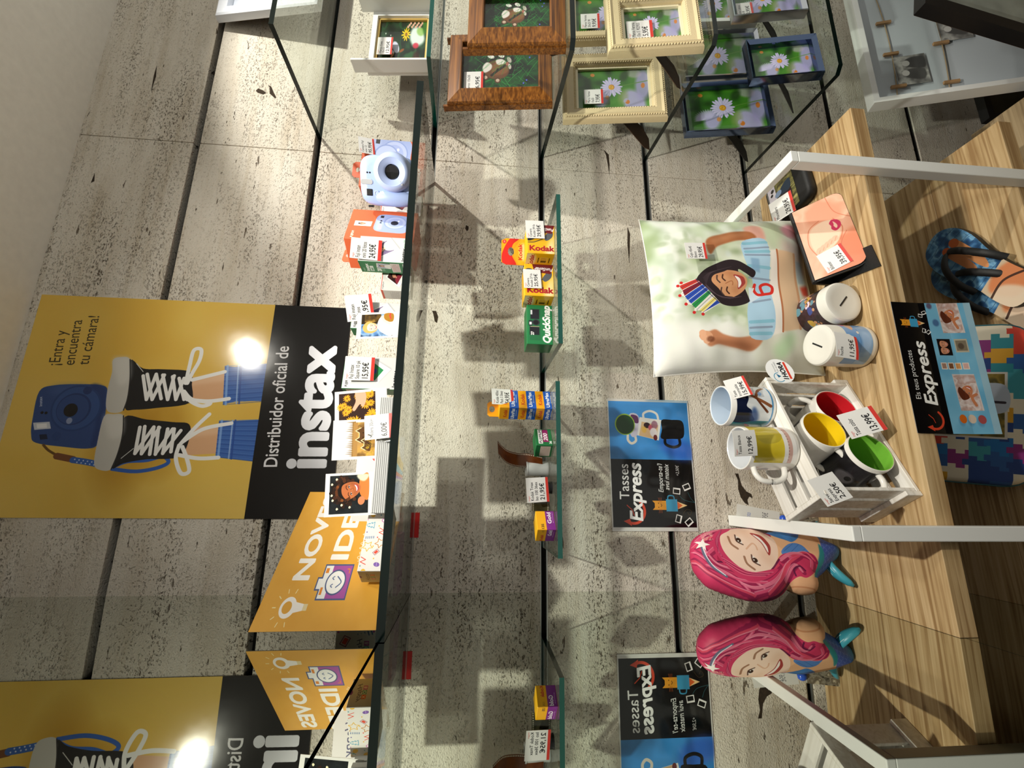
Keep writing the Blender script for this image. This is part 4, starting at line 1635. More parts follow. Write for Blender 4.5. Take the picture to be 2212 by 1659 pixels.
# ------------------------------------------------------------------ instant camera
def instant_camera():
    SHELL = mat('camera_shell', '9fb4e2', .38, bump=.03, bscale=900)
    SHELL2 = mat('camera_shell_ring', 'aebfe8', .4)
    LENS = mat('lens_black', '0b0b0f', .08, coat=.6)
    CHROME = mat('flash_window', 'd9dbe0', .12, metal=.5)
    cam_ = place('instant_camera', 'pale blue instant camera with a fat round lens at the shelf end', 'camera', yawM(.8530, -.2080, ZA, -35))

    def body(w, h, d0, d1, z0, n=5.0, xo=0.0):
        prof = []
        for k in range(48):
            a = 2 * PI * k / 48
            ca, sa = math.cos(a), math.sin(a)
            prof.append((xo + w / 2 * abs(ca) ** (2 / n) * (1 if ca >= 0 else -1), z0 + h / 2 + h / 2 * abs(sa) ** (2 / n) * (1 if sa >= 0 else -1)))
        return prof
    # shell: a stack of rounded outlines from back to front
    m = MB()
    rings = []
    for y, s in ((.030, .86), (.026, .95), (.018, 1.0), (-.012, 1.0), (-.021, .97), (-.026, .88), (-.027, .70)):
        rings.append([((p[0]) * s, y, .061 + (p[1] - .061) * s) for p in body(.104, .122, 0, 0, 0, 4.2)])
    V = [q for r in rings for q in r]
    F = []
    for i in range(len(rings) - 1):
        for k in range(48):
            F.append((i * 48 + k, (i + 1) * 48 + k, (i + 1) * 48 + (k + 1) % 48, i * 48 + (k + 1) % 48))
    F.append(tuple(range(48)))
    F.append(tuple((len(rings) - 1) * 48 + k for k in range(47, -1, -1)))
    m.add(V, F)
    auto(m.build('shell', SHELL, cam_), 50)
    # hand grip bulging on the left front
    g = MB()
    V, F = [], []
    nz, na = 12, 10
    for i in range(nz + 1):
        z = .006 + .080 * i / nz
        for k in range(na + 1):
            a = PI * k / na
            r = .017 * (math.sin(PI * min(max((i + .6) / (nz + 1.2), 0), 1)) ** .35)
            V.append((-.034 - r * math.cos(a) * 1.05, -.022 - r * math.sin(a) * .85, z))
    for i in range(nz):
        for k in range(na):
            F.append((i * (na + 1) + k, i * (na + 1) + k + 1, (i + 1) * (na + 1) + k + 1, (i + 1) * (na + 1) + k))
    F.append(tuple(range(na, -1, -1)))
    F.append(tuple(nz * (na + 1) + k for k in range(na + 1)))
    auto(g.add(V, F).build('grip', SHELL, cam_), 60)
    LM = Matrix.Rotation(PI / 2, 4, 'X')
    LM.translation = Vector((.018, -.024, .048))
    ln = MB().lathe([(.0405, -.004), (.0408, .004), (.0395, .014), (.036, .0205), (.031, .0235), (.0285, .0240), (.0265, .0225), (.020, .0205), (.0155, .0170), (.0150, .0140), (0.0, .0140)], 48, LM)
    L = auto(ln.build('lens_ring', SHELL2, cam_), 35)
    auto(MB().lathe([(.0149, .0142), (.0135, .0175), (.008, .0185), (0, .0188)], 32, LM).build('lens', LENS, L), 40)
    mm = LM.copy()
    mm.translation = Vector((.018 - .011, -.024, .048 - .016))
    MB().box((-.0075, -.0475, .0255), (.0005, -.0455, .030)).build('selfie_mirror', CHROME, L)
    # flash window, viewfinder, sensor holes, shutter button, strap eyelet
    fl_ = MB().prism([(-.0095, .096), (-.0095, .116), (-.0065, .1185), (-.0015, .1185), (.0015, .116), (.0015, .096), (-.0015, .0925), (-.0065, .0925)], .003, Matrix.Translation((0, -.0283, 0)))
    fl_.build('flash', CHROME, cam_, bevel=.0008)
    MB().box((-.032, -.0286, .094), (-.018, -.026, .107)).build('viewfinder', BLACK, cam_, bevel=.002)
    for zz in (.098, .1035):
        M2 = Matrix.Rotation(PI / 2, 4, 'X')
        M2.translation = Vector((.0145, -.0262, zz))
        MB().lathe([(.0019, 0), (.0019, .0012), (0, .0012)], 12, M2).build('sensor', BLACK, cam_)
    M2 = Matrix.Rotation(PI / 2, 4, 'X')
    M2.translation = Vector((-.0265, -.0262, .0845))
    auto(MB().lathe([(.0056, 0), (.0056, .0028), (.0046, .0032), (.0042, .0022), (0, .0022)], 28, M2).build('shutter_button', SHELL2, cam_), 35)
    MB().box((-.056, -.006, .098), (-.051, .006, .110)).build('strap_eyelet', BLACK, cam_, bevel=.0015)
    cam_.scale = (.95, .95, .95)
    return cam_


instant_camera()


# ------------------------------------------------------------------ pictures, ledge, leaflets on the long shelf
def snap_woman():
    c = Cv(70, 100, 380, 'dfdedb')
    c.rect(4, 8, 66, 76, '101214')
    c.mottle(['0e1114', '1c2226'], 10, 41, 1, (4, 8, 66, 76))
    c.ell(40, 34, 22, 24, '1b120f')
    g = random.Random(2)
    for k in range(60):
        a, r = g.uniform(0, 6.28), g.uniform(14, 25)
        c.ell(40 + r * math.cos(a), 34 + r * math.sin(a), 3, 3, g.choice(['2a1811', '3a2015', '1b120f', '4a2a1a']))
    c.sp([(26, 76), (34, 62), (56, 60), (66, 66), (66, 76)], 'd87a3c')
    c.sp([(58, 60), (66, 56), (66, 76), (56, 70)], 'e6e2c4', .9, 1)
    face(c, 42, 46, 17, 'b8693e', '1b0f0b', -.35, '7a3f22', 1.1)
    for k in range(26):
        a = g.uniform(2.4, 5.6)
        c.ell(40 + 15 * math.cos(a), 34 + 14 * math.sin(a), 2.4, 2.4, g.choice(['3a2015', '5a3018', '7a4420']))
    c.ell(24, 64, 7, 6, 'c98058', .3)
    for x, y in ((12, 22), (18, 30), (26, 14), (34, 12), (52, 12), (14, 44), (60, 20)):
        c.sp([(x - 2, y - 1), (x, y - 2), (x + 2, y), (x, y + 2), (x - 1.5, y + 1)], 'f0e6c0')
    return c


def snap_dogs():
    c = Cv(70, 100, 380, 'dfdedb')
    c.rect(5, 8, 65, 78, 'd9dad8')
    c.mottle(['b08a54', 'c89a4c', '7a5a30', 'd8b060'], 16, 43, 1, (5, 36, 65, 78))
    for k in range(20):
        x = 5 + k * 3.1
        c.poly([(x, 42), (x + 1.5, 30 - (k * 7 % 9)), (x + 3, 42)], '8a6a40')
    c.rect(5, 38, 65, 46, 'a88048')
    for x, y, s in ((42, 54, 1.0), (26, 62, .8)):
        c.sp([(x - 14 * s, y + 10 * s), (x - 13 * s, y - 2 * s), (x - 8 * s, y - 12 * s), (x - 4 * s, y - 5 * s), (x + 4 * s, y - 5 * s), (x + 8 * s, y - 12 * s), (x + 13 * s, y - 2 * s), (x + 14 * s, y + 10 * s)], '5a3c22')
        c.line([(x - 13 * s, y - 2 * s), (x - 8 * s, y - 12 * s), (x - 4 * s, y - 5 * s), (x + 4 * s, y - 5 * s), (x + 8 * s, y - 12 * s), (x + 13 * s, y - 2 * s)], 1.2, 'f0dca8')
        c.ell(x - 4 * s, y + 2 * s, 1, 1, '180e08')
        c.ell(x + 4 * s, y + 2 * s, 1, 1, '180e08')
        c.ell(x, y + 6 * s, 1.8 * s, 1.3 * s, '180e08')
    g = random.Random(8)
    for k in range(60):
        x, y = g.uniform(6, 64), g.uniform(64, 77)
        c.line([(x, y), (x + g.uniform(-3, 3), y - g.uniform(3, 8))], .6, g.choice(['c8a024', '8a7a20', '5a5a18', 'e0b830']))
    return c


def snap_flowers():
    c = Cv(70, 100, 300, 'dfdedb')
    c.rect(5, 8, 65, 78, '33201a')
    g = random.Random(5)
    for k in range(16):
        daisy(c, g.uniform(8, 62), g.uniform(10, 76), g.uniform(7, 11), 'f0a92c', 'c87c14', '7a4a14', 13, seed=k)
    c.sp([(65, 40), (48, 40), (34, 34), (30, 38), (42, 48), (36, 54), (50, 60), (65, 58)], 'dca68c')
    c.rect(65, 30, 70, 70, 'dfdedb')
    c.rect(0, 78, 70, 100, 'dfdedb')
    return c


def snap_dining():
    c = Cv(54, 80, 340, 'dfdedb')
    c.rect(4, 8, 50, 66, '2c4a74')
    c.mottle(['1c2a44', '4f7ab0', '8fb4dc', '32486a'], 14, 51, 1, (4, 8, 50, 66))
    c.rect(30, 8, 50, 40, '2e2418')
    c.mottle(['2e2418', '5a4420', 'a8843a'], 8, 52, 1, (34, 14, 50, 44))
    c.sp([(6, 66), (12, 46), (26, 38), (42, 42), (50, 54), (50, 66)], 'ece8e4')
    c.sp([(34, 66), (36, 52), (50, 50), (50, 66)], 'a8782c')
    c.ell(22, 26, 11, 13, 'd9a860')
    face(c, 23, 29, 10, 'f0d6c4', '8a5a2a', .1)
    c.sp([(11, 30), (13, 16), (24, 11), (34, 18), (34, 28), (28, 20), (18, 20)], 'd9a860')
    c.line([(30, 60), (36, 50), (44, 46)], 5, 'f0d6c4', 1, True)
    c.line([(40, 62), (46, 60), (50, 61)], 3, 'd84a3a')
    return c


def snapshot(label, artc, w, h, M, name):
    o = MB().box((0, 0, 0), (w, .0006, h), slots=dict(front=1)).build('snapshot', [PAPER, artc.mat(name, rough=.15, spec=.5)])
    o.matrix_world = M
    tag(o, label, 'photo', 'instant snapshots on the long shelf')
    return o


LEDGE = mat('ledge_white', 'cfd1d1', .55)
ld_ = MB()
lx0, lx1, ly0, ly1, lh = 0.0, .198, 0.0, .030, .031
ld_.box((lx0, ly0 + .0012, 0), (lx1, ly0 + .0135, lh)).box((lx0, ly0 + .0165, 0), (lx1, ly1, lh)).box((lx0, ly0 + .0135, 0), (lx1, ly0 + .0165, lh * .35))
ledge = place('photo_ledge', 'white grooved wooden ledge holding three snapshots on the long glass shelf', 'photo holder', yawM(.1755, -.262, ZA, 0))
ld_.build('block', LEDGE, ledge, bevel=.0008)
r = MB()
for k in range(9):
    z = .002 + k * .0032
    r.box((.001, -.0002, z), (lx1 - .001, .0014, z + .0021))
r.build('ribbing', LEDGE, ledge)['kind'] = 'stuff'
lean = (0.0, .10, 1)
yS = -.2480
snapshot('instant snapshot of a laughing curly-haired person, leftmost in the white ledge', snap_woman(), .072, .098, frame_matrix((.1735, yS + .0004, ZA + .0145), (1, .0, .06), lean), 'snapshot_curly_hair')
snapshot('instant snapshot of two golden dogs, in the middle of the white ledge', snap_dogs(), .070, .096, frame_matrix((.2680, yS + .0004, ZA + .0135), (1, .0, .055), lean), 'snapshot_dogs')
snapshot('instant snapshot of yellow flowers, rightmost in the white ledge', snap_flowers(), .066, .094, frame_matrix((.3285, yS + .0018, ZA + .0165), (1, .0, .10), lean), 'snapshot_flowers')
snapshot('instant snapshot of a blond person dining, propped before a film carton', snap_dining(), .0505, .080, frame_matrix((.4805, -.276, ZA + .0012), (1, .02, .03), (.0, .14, 1)), 'snapshot_dining')
price_tag('price tag reading 6,00€ on a metal clip stand before the white ledge', ['Madera 30cm', ''], '6,00€', frame_matrix((.301, -.2760, ZA + .001), (1, .0, .10), (-.14, .24, 1)), .042, .050)
clip = MB().tube([(.306, -.2665, ZA + .044), (.300, -.2665, ZA + .030), (.295, -.267, ZA + .016), (.296, -.272, ZA + .004), (.303, -.284, ZA + .0016), (.318, -.286, ZA + .0016)], .0012, 8).build('tag_clip', ALU)
tag(clip, 'bent metal clip holding the 6,00€ price tag', 'clip')

# orange leaflet leaning cornerwise in front of the mirror
SG = sign_art()
g_ = random.Random(12)
for k in range(5):       # unreadable handwritten line along the lower edge
    pass
SG = SG.mat('orange_leaflet_print', rough=.4)
sx = Vector((.2015, .196, 0)).normalized()
Msg = frame_matrix((.006, -.2855, ZA + .0006), sx, (0, 0, 1))
lf = MB().box((0, 0, 0), (.283, .0009, .1885), slots=dict(front=1)).build('leaflet', [mat('leaflet_back', 'c9c6bd', .6), SG])
lf.matrix_world = Msg
tag(lf, 'orange leaflet with white capitals and a drawn camera, standing beside the mirror', 'leaflet')


def hobby_face(w, h, seed, logo=False, px=420):
    c = Cv(w, h, px, 'dedcd8')
    doodles(c, 0, 0, w, h, 10, min(w, h) * .17 if logo else h * .22, seed)
    if logo:
        c.ell(w * .42, h * .46, w * .24, h * .2, 'dedcd8', 0, .95, 2)
        hobby_logo(c, w * .42, h * .46, w / 110)
    return c


HP = hobby_face(114, 40, 3, px=520).mat('party_box_front', rough=.4)
he = Cv(45, 40, 200, 'c4c4c0')
hobby_logo(he, 22, 16, .8)
he.ell(22, 1, 4, 3, '7b2a86')
HE = he.mat('party_box_end', rough=.4)
b = carton('party_box', 'small flat white box with colourful doodles lying before the orange leaflet', .0885, -.2775, ZA, 31, .113, .045, .0405, mat('carton_grey', 'c4c4c0', .5), dict(front=HP, left=HE, top=HP), 'box')
HB = hobby_face(110, 92, 9, True, 460)
HB.rect(0, 86, 110, 92, '7b2a86')
b = carton('party_box', 'taller doodled white box with purple base standing behind the orange leaflet', .018, -.118, ZA, 0, .112, .06, .105, PURPLE, dict(front=HB.mat('party_box_tall_front', rough=.4), left=HP, top=HP), 'box')
hc = Cv(170, 90, 420, 'e2e0e0')
hc.text('Happy', 20, 34, 22, '5a5a7a', shear=.35)
for k, col in enumerate(('c79ad8', 'e88a7a', '9ccbe0', 'f0d28a')):
    hc.line([(88 + k * 4, 96), (100 + k * 3, 62 + k * 9), (130, 48 + k * 10), (172, 40 + k * 11)], 10, col, 1, True)
hc.sp([(118, 44), (124, 30), (134, 32), (137, 38), (142, 31), (152, 34), (150, 46), (136, 62)], 'e0483f')
hc.ell(60, 84, 22, 14, '9fb6e0', 0, .7, 2)
hcard = MB().box((.150, -.1400, ZA), (.318, -.1392, ZA + .090), slots=dict(front=1)).build('greeting_card', [PAPER, hc.mat('rainbow_card_print', rough=.4)])
tag(hcard, 'white card with a red heart and pastel rainbow behind the snapshots', 'card')
# ------------------------------------------------------------------ small glass shelves: disposable cameras and films
def fs_front():
    c = Cv(80, 62, 420, 'e6ae10')
    c.poly([(0, 40), (34, 50), (60, 62), (0, 62)], 'f4ecd4', .8, 6)
    c.text('Kodak', 8, 6, 19, 'a81a20', bold=.9, ang=PI / 2, fit=54)
    c.line([(30, 2), (31, 16), (40, 34), (44, 44)], 2, '3a3428', 1, True)
    c.sp([(36, 44), (44, 38), (58, 46), (66, 50), (60, 58), (46, 56)], '55585e')
    c.sp([(34, 2), (50, 0), (66, 2), (68, 14), (58, 24), (44, 22)], '33363a')
    c.ell(54, 14, 10, 8, '1a1c20')
    c.ell(52, 12, 4, 3, '6a7078')
    c.poly([(54, 22), (80, 16), (80, 62), (56, 56), (58, 36)], '6a0f12')
    c.text('FunSaver', 70, 60, 11, 'f2eaea', bold=.35, shear=.15, ang=-PI / 2 + .06, fit=38)
    return c


def kodak_side(w=60, h=60, rot=False):
    c = Cv(w, h, 300, 'efb60e')
    c.ell(w * .5, h * .08, w * .5, h * .3, 'f6f0dc', 0, .8, 8)
    if rot:
        c.text('Kodak', w * .5 + 4, 6, 15, 'b81c22', bold=.5, ang=PI / 2, fit=h - 14)
    else:
        c.text('Kodak', w * .5, h * .28, 14, 'b81c22', bold=.5, anchor='c', fit=w * .8)
    c.rect(w * .30, h * .5, w * .74, h * .80, 'f2c95a', .7)
    c.rect(w * .34, h * .44, w * .70, h * .47, '2a2418')
    c.rect(w * .34, h * .84, w * .70, h * .87, '2a2418')
    c.rect(w * .36, h * .55, w * .5, h * .75, '6a5418')
    lines_(c, w * .53, h * .56, w * .18, 4, h * .05, 'b86a20', h * .02)
    return c


def kodak_tab():
    c = Cv(60, 52, 300, 'f0a90c')
    c.sp([(0, 4), (26, 2), (60, 20), (60, 40), (46, 26), (22, 24), (0, 34), (-8, 20)], 'd8231a')
    c.sp([(-6, 56), (6, 36), (30, 28), (52, 40), (66, 58)], 'f4b81a')
    c.ell(30, 52, 20, 12, 'f8ecc8', 0, .8, 5)
    c.text('Kodak', 30, 47, 12, 'c81f1c', bold=.4, anchor='c', fit=36)
    c.ell(52, 7, 4.5, 4.5, 'd8231a')
    c.text('39', 52, 8.8, 5, 'f4e8d8', anchor='c')
    return c


def quick_front():
    c = Cv(104, 56, 460, '1f7a45')
    c.rect(10, 6, 94, 30, '206a40')
    c.rect(24, 6, 46, 27, '1a1a22')
    c.rect(66, 8, 92, 27, '1a1a22')
    c.rect(48, 4, 62, 12, '20222a')
    c.rect(51, 5.5, 58, 10.5, 'e4e8ea')
    c.ell(57, 20, 8, 8, '2a2c34')
    c.ell(57, 20, 5.5, 5.5, '0c0d11')
    c.line([(46, 8), (46, 27)], 1, 'd8c8a0')
    c.rect(78, 8, 90, 12, 'c9ccd0')
    c.text('27', 24, 15, 9, 'f4f4f2', bold=.4)
    c.text('QuickSnap', 3, 50, 22, 'f4f4f2', bold=1.0, shear=.28, fit=98)
    return c


def quick_end():
    c = Cv(56, 56, 200, '1f7a45')
    c.rect(0, 27, 56, 28, '17653a')
    return c


def ultra_front(w=62):
    c = Cv(w, 108, 360, 'f0a614')
    for k in range(3):
        y = 3 + k * 36
        c.rect(0, y + 17, w, y + 36, '2157b4')
        c.text('Kodak', w * .5, y + 13, 11, 'c23a1a', bold=.35, anchor='c', fit=w * .62)
        c.text('UltraMax', w * .5, y + 28, 10, 'f2f4f8', bold=.3, anchor='c', fit=w * .84)
        lines_(c, w * .3, y + 31, w * .5, 1, 2, 'dfe6f2', 1.2)
    return c


def fuji200(w=40, side=False):
    c = Cv(w, 36, 220, '1c6e3c')
    if side:
        c.rect(4, 10, w - 4, 32, 'd9c9bb')
        lines_(c, 6, 12, w - 14, 7, 2.6, 'b89a90', .8)
    else:
        c.rect(4, 6, w - 2, 15, 'e6e8e6')
        c.text('FUJIFILM', 6, 13, 7, '20242a', bold=.3, fit=w - 10)
        c.rect(8, 16, w - 2, 28, '8a1f5c')
        c.text('200', 11, 26, 12, 'f4f0f2', bold=.3, shear=.2)
        c.text('36', 4, 34, 7, 'eef2ee', bold=.3)
    return c


def gold_face(w=40, end=False):
    c = Cv(w, 38, 260, 'f0ae10')
    c.rect(0, 19, w, 38, '7d2688')
    c.text('Kodak' if not end else '135', 2, 14, 9 if not end else 7, 'c23418' if not end else '4a3410', bold=.3)
    c.text('Gold', w - 3, 30, 11, 'f6f2f8', bold=.3, anchor='r')
    lines_(c, w * .35, 33, w * .58, 1, 2, 'd8c0dc', 1)
    if not end:
        c.text('135', w - 3, 14, 6, '4a3410', anchor='r')
    return c


KT = kodak_tab().mat('disposable_tab', rough=.3)
FSF = fs_front().mat('disposable_front', rough=.25)
KS = kodak_side().mat('disposable_side', rough=.25)
KSR = kodak_side(60, 60, True).mat('disposable_side_turned', rough=.25)
ytop = mat('carton_yellow_top', 'f6c21a', .3)
carton('disposable_camera', 'yellow disposable camera carton with a tall yellow and red hang tab', .708, -.2000, ZD, 3, .072, .054, .0600, YELLOW, dict(front=FSF, left=KS), 'camera', 'disposable cameras', tab=(.002, .070, .052, KT, .007))
price_tag('price tag reading 29,95€ on the disposable camera with the hang tab', ['Camera', 'Kodak 39 fo'], '29,95€', frame_matrix((.744, -.2010, ZD + .022), (1, .05, .06), (.0, -.05, 1)), .044, .040, strip=False)
carton('disposable_camera', 'yellow disposable camera carton without tab, in the middle of its shelf', .617, -.1850, ZD, 5, .078, .054, .0630, YELLOW, dict(front=FSF, left=KS), 'camera', 'disposable cameras')
price_tag('price tag reading 25,95€ on the middle disposable camera carton', ['Camera', 'Kodak 27 fo'], '25,95€', frame_matrix((.634, -.1865, ZD + .027), (1, .10, .05), (.1, -.05, 1)), .046, .038, strip=False)
carton('disposable_camera', 'green disposable camera carton with white slanted lettering', .5165, -.1640, ZD, 4, .092, .048, .0555, GREEN, dict(front=quick_front().mat('disposable_green_front', rough=.25), left=quick_end().mat('disposable_green_end', rough=.25)), 'camera', 'disposable cameras')

UF = ultra_front().mat('film_three_pack_front', rough=.3)
UE = ultra_front(42).mat('film_three_pack_end', rough=.3)
carton('film_box', 'blue and orange triple film pack with an orange hang tab', .3815, -.1500, ZD, 34, .052, .035, .110, YELLOW, dict(front=UF, left=UE), 'box', 'film cartons on the small shelf', tab=(.006, .050, .024, mat('tab_orange', 'f0a214', .35), .006))
price_tag('price tag reading 54,95€ on the triple film pack', ['Kodak 400iso', 'Pack 3 36exp'], '54,95€', frame_matrix((.388, -.1435, ZD + .080), (.84, .54, .02), (.0, -.08, 1)), .046, .046, bend=-.002)
carton('film_box', 'small green film carton beside the brown film strip', .3055, -.1500, ZD, 36, .046, .036, .0345, GREEN, dict(front=fuji200().mat('film_green_front', rough=.3), left=fuji200(44, True).mat('film_green_end', rough=.3)), 'box', 'film cartons on the small shelf')
carton('film_box', 'small yellow and purple film carton at the left shelf end', .1440, -.1760, ZD, 40, .043, .036, .0365, YELLOW, dict(front=gold_face(36, True).mat('film_gold_front', rough=.3), left=gold_face(46).mat('film_gold_end', rough=.3)), 'box', 'film cartons on the small shelf')


def film_strip_mat(name, base, edge, n):
    c = Cv(n * 6, 35, n * 40, base)
    c.mottle([base, edge, base], 20, 4, .6, (0, 5, n * 6, 30))
    for k in range(n * 6 // 4):
        for y in (2.6, 32.4):
            c.rect(1 + k * 4.2, y - 1.1, 3 + k * 4.2, y + 1.1, 'd8d2c2')
    m_ = c.mat(name, rough=.2)
    return m_


def ribbon(name, pts, w, m_, parent=None, wd=(0, 0, 1)):
    """thin strip along pts, wide along wd"""
    V, F, U = [], [], []
    pts = spline(pts, 6)
    L = len(pts)
    wv = Vector(wd) * w
    for k, p in enumerate(pts):
        p = Vector(p)
        V += [p, p + wv]
    for k in range(L - 1):
        F.append((2 * k, 2 * k + 2, 2 * k + 3, 2 * k + 1))
        U.append(((k / (L - 1), 0), ((k + 1) / (L - 1), 0), ((k + 1) / (L - 1), 1), (k / (L - 1), 1)))
    return auto(MB().add(V, F, 0, U).build(name, m_, parent, solid=.0004), 60)


can = place('film_canister', 'clear plastic film canister with a brown film strip curling out', 'canister', Matrix.Translation((.262, -.085, ZD)))
CLEAR = mat('frosted_plastic', 'e8e9ea', .35, alpha=.55)
auto(MB().lathe([(0, .0004), (.0150, .0004), (.0155, .002), (.0155, .044), (.0165, .045), (.0165, .048), (.0150, .048), (.0145, .044), (.0145, .003), (0, .003)], 32).build('canister', CLEAR, can), 35)
ribbon('film_strip', [(-.004, -.004, .012), (.002, -.002, .040), (.004, .004, .066), (.012, .014, .088), (.030, .020, .106)], .033, film_strip_mat('film_brown', '5a2c12', '7a4018', 22), can, wd=Vector((.82, -.52, .10)).normalized())
cart = place('film_cartridge', 'black film cartridge lying with its dark green film leader drawn out', 'film cartridge', Matrix.Translation((.222, -.128, ZD)))
CM = Matrix.Rotation(.12, 4, 'Y')
CM.translation = Vector((0, 0, .0002))
auto(MB().lathe([(0, 0), (.0125, 0), (.0125, .0025), (.0118, .003), (.0118, .043), (.0125, .0435), (.0125, .046), (.005, .046), (.005, .0495), (0, .0495)], 32).build('shell', mat('cartridge_black', '131316', .25), cart), 35)
auto(MB().lathe([(.0122, .0432), (.0128, .0434), (.0128, .0458), (.0122, .046)], 32).build('rim', ALU, cart), 35)
ribbon('film_leader', [(-.0115, .002, .006), (-.020, -.004, .006), (-.032, -.002, .0055), (-.046, .004, .005)], .035, film_strip_mat('film_green', '4a4a36', '5a583e', 10), cart)
price_tag('price tag reading 21,95€ leaning on the black film cartridge', ['Kodak Tmax', 'Iso 100 36ex'], '21,95€', frame_matrix((.1950, -.1440, ZD + .0075), (1, .02, .07), (.08, -.15, 1)), .048, .046)
# ------------------------------------------------------------------ things on the oak table
CERAMIC = mat('white_ceramic', 'f1efe9', .12, coat=.4)
GREYCER = mat('white_ceramic_matt', 'e2e0d8', .25)


def grid_mesh(nx, ny, fn):
    """fn(u,v) -> point for u,v in 0..1, with UVs"""
    V = [fn(i / nx, j / ny) for j in range(ny + 1) for i in range(nx + 1)]
    F, U = [], []
    for j in range(ny):
        for i in range(nx):
            a = j * (nx + 1) + i
            F.append((a, a + 1, a + nx + 2, a + nx + 1))
            U.append(((i / nx, j / ny), ((i + 1) / nx, j / ny), ((i + 1) / nx, (j + 1) / ny), (i / nx, (j + 1) / ny)))
    return V, F, U


# ---- cushion
PB, PT = Vector((.6700, -.150, TZ + .0050)), Vector((.6340, -.128, TZ + .392))
PW = .393
PX = Vector((1, 0, .028))


def cushion_art():
    W, H = 405, 376
    Mp = frame_matrix(PB, PX, PT - PB)
    hh_ = (PT - PB).length
    src = [pix(Mp @ Vector(q)) for q in ((-PW / 2, -.02, hh_), (PW / 2, -.02, hh_), (PW / 2, -.02, 0), (-PW / 2, -.02, 0))]
    c = Cv(W, H, 1000, 'eceae4')
    g = crop(homog(src, W, H), 1360, 460, 4.148)
    c.mottle(['aebf9a', 'd7dfd2', 'e9ece6', 'c5d2c0', '96a880'], 60, 61, 1)
    c.mottle(['7d9468', 'a9ba90', 'dfe4d6', '64784c'], 26, 62, .75, (120, 60, 330, 210))
    c.blur(7)
    g_ = random.Random(3)
    for k in range(70):
        x, y = g(g_.uniform(180, 1000), g_.uniform(180, 1100))
        c.ell(x, y, g_.uniform(5, 13), g_.uniform(5, 13), g_.choice(['eef0ea', 'd9e0d8', '9fb08c', '7c9064', 'b9c8ae', 'cdd9dc']), 0, .40, 6)
    c.sp(g(160, 1060, 600, 980, 1000, 1080, 1120, 1240, 1060, 1500, 160, 1560), 'e9e9e3', .9, 14)
    c.sp(g(1160, 1100, 1600, 1080, 1620, 1420, 1180, 1400), 'd6d4c8', .9, 8)
    c.sp(g(1240, 1250, 1380, 1100, 1420, 1200, 1340, 1360), '9dbf92', .7, 8)
    c.sp(g(1000, 160, 1550, 110, 1560, 800, 1180, 700, 1150, 250), 'cfd4c4', .9, 8)
    c.sp(g(1120, 130, 1300, 120, 1290, 350, 1180, 380), 'aebf9c', .7, 10)
    c.sp(g(1310, 170, 1420, 120, 1480, 200, 1430, 270, 1350, 260), 'd98c9a', .85, 5)
    c.sp(g(1420, 150, 1540, 200, 1540, 420, 1470, 330), 'd8726a', .8, 8)
    c.sp(g(1300, 300, 1560, 420, 1560, 620, 1330, 520), 'c8b2aa', .8, 10)
    c.poly(g(1420, 480, 1500, 500, 1515, 680, 1450, 690), '9aa6ac', .8, 3)
    c.poly(g(1460, 720, 1560, 690, 1560, 790, 1490, 800), 'cf4a36', .95, 4)
    # cake
    c.poly(g(1180, 400, 1260, 390, 1320, 1110, 1190, 1150), 'eae4dc', .95, 2)
    c.poly(g(1235, 395, 1410, 420, 1470, 1080, 1300, 1110), 'd8b896', 1, 2)
    c.mottle(['d2ae88', 'e6d2b8'], 12, 66, .0)
    c.line(g(1238, 395, 1300, 1110), 4, 'b06a44', .9)
    c.line(g(1405, 430, 1462, 1080), 6, 'c08a62', .7, soft=2)
    # arms
    c.sp(g(970, 170, 1120, 150, 1150, 290, 1060, 300), 'dba596', .95, 3)
    c.sp(g(650, 280, 780, 235, 950, 205, 1040, 225, 1065, 285, 900, 300, 740, 350, 680, 420, 640, 350), 'a86a44', 1, 2)
    c.sp(g(680, 290, 800, 245, 950, 220, 1000, 240, 860, 275, 720, 330), 'c48a62', .7, 5)
    c.sp(g(600, 1105, 660, 1100, 720, 1085, 790, 1130, 900, 1160, 1040, 1150, 1130, 1180, 1060, 1275, 900, 1250, 760, 1215, 690, 1235, 650, 1210), 'c28460', 1, 2)
    c.sp(g(700, 1180, 900, 1190, 1060, 1220, 1040, 1275, 880, 1245, 740, 1215), '8a5438', .6, 6)
    c.ell(*g(640, 1140), 12, 14, 'dba27e', .3)
    for q in (g(610, 1112), g(620, 1150), g(648, 1180)):
        c.ell(*q, 8, 7, 'e2ac8a')
    c.ell(*g(680, 1170), 7, 8, '6a3a26', 0, .7, 4)
    # shirt
    sh = g(950, 310, 1140, 290, 1175, 460, 1175, 520, 1180, 700, 1220, 960, 1205, 1160, 1030, 1165, 985, 1000, 1000, 850, 1040, 740, 1010, 600, 960, 480)
    c.sp(sh, 'a9cbe2', 1, 0, 4)
    for p in (g(965, 380, 1165, 375), g(970, 440, 1170, 450), g(1000, 640, 1180, 660), g(1040, 850, 1180, 830), g(1010, 1080, 1195, 1070)):
        c.line(p, 5, '7f8aa0', .7)
    for p in (g(960, 330, 1150, 325), g(975, 410, 1165, 415), g(990, 540, 1170, 560), g(1010, 1030, 1200, 1020), g(1020, 1130, 1195, 1125)):
        c.line(p, 8, '6fb0c4', .6)
    c.poly(g(1010, 470, 1080, 480, 1090, 600, 1020, 580), '7fa6c6', .8, 2)
    c.poly(g(1000, 720, 1050, 735, 1110, 800, 1010, 860), 'd4e2ee', .9)
    # hair, face
    c.sp(g(550, 640, 620, 560, 720, 510, 820, 478, 900, 490, 980, 540, 1050, 590, 1030, 640, 960, 600, 900, 580, 1000, 800, 1000, 850, 900, 880, 800, 870, 720, 830, 620, 790, 560, 720), '2b2226', 1, 0, 5)
    fx, fy = g(815, 690)
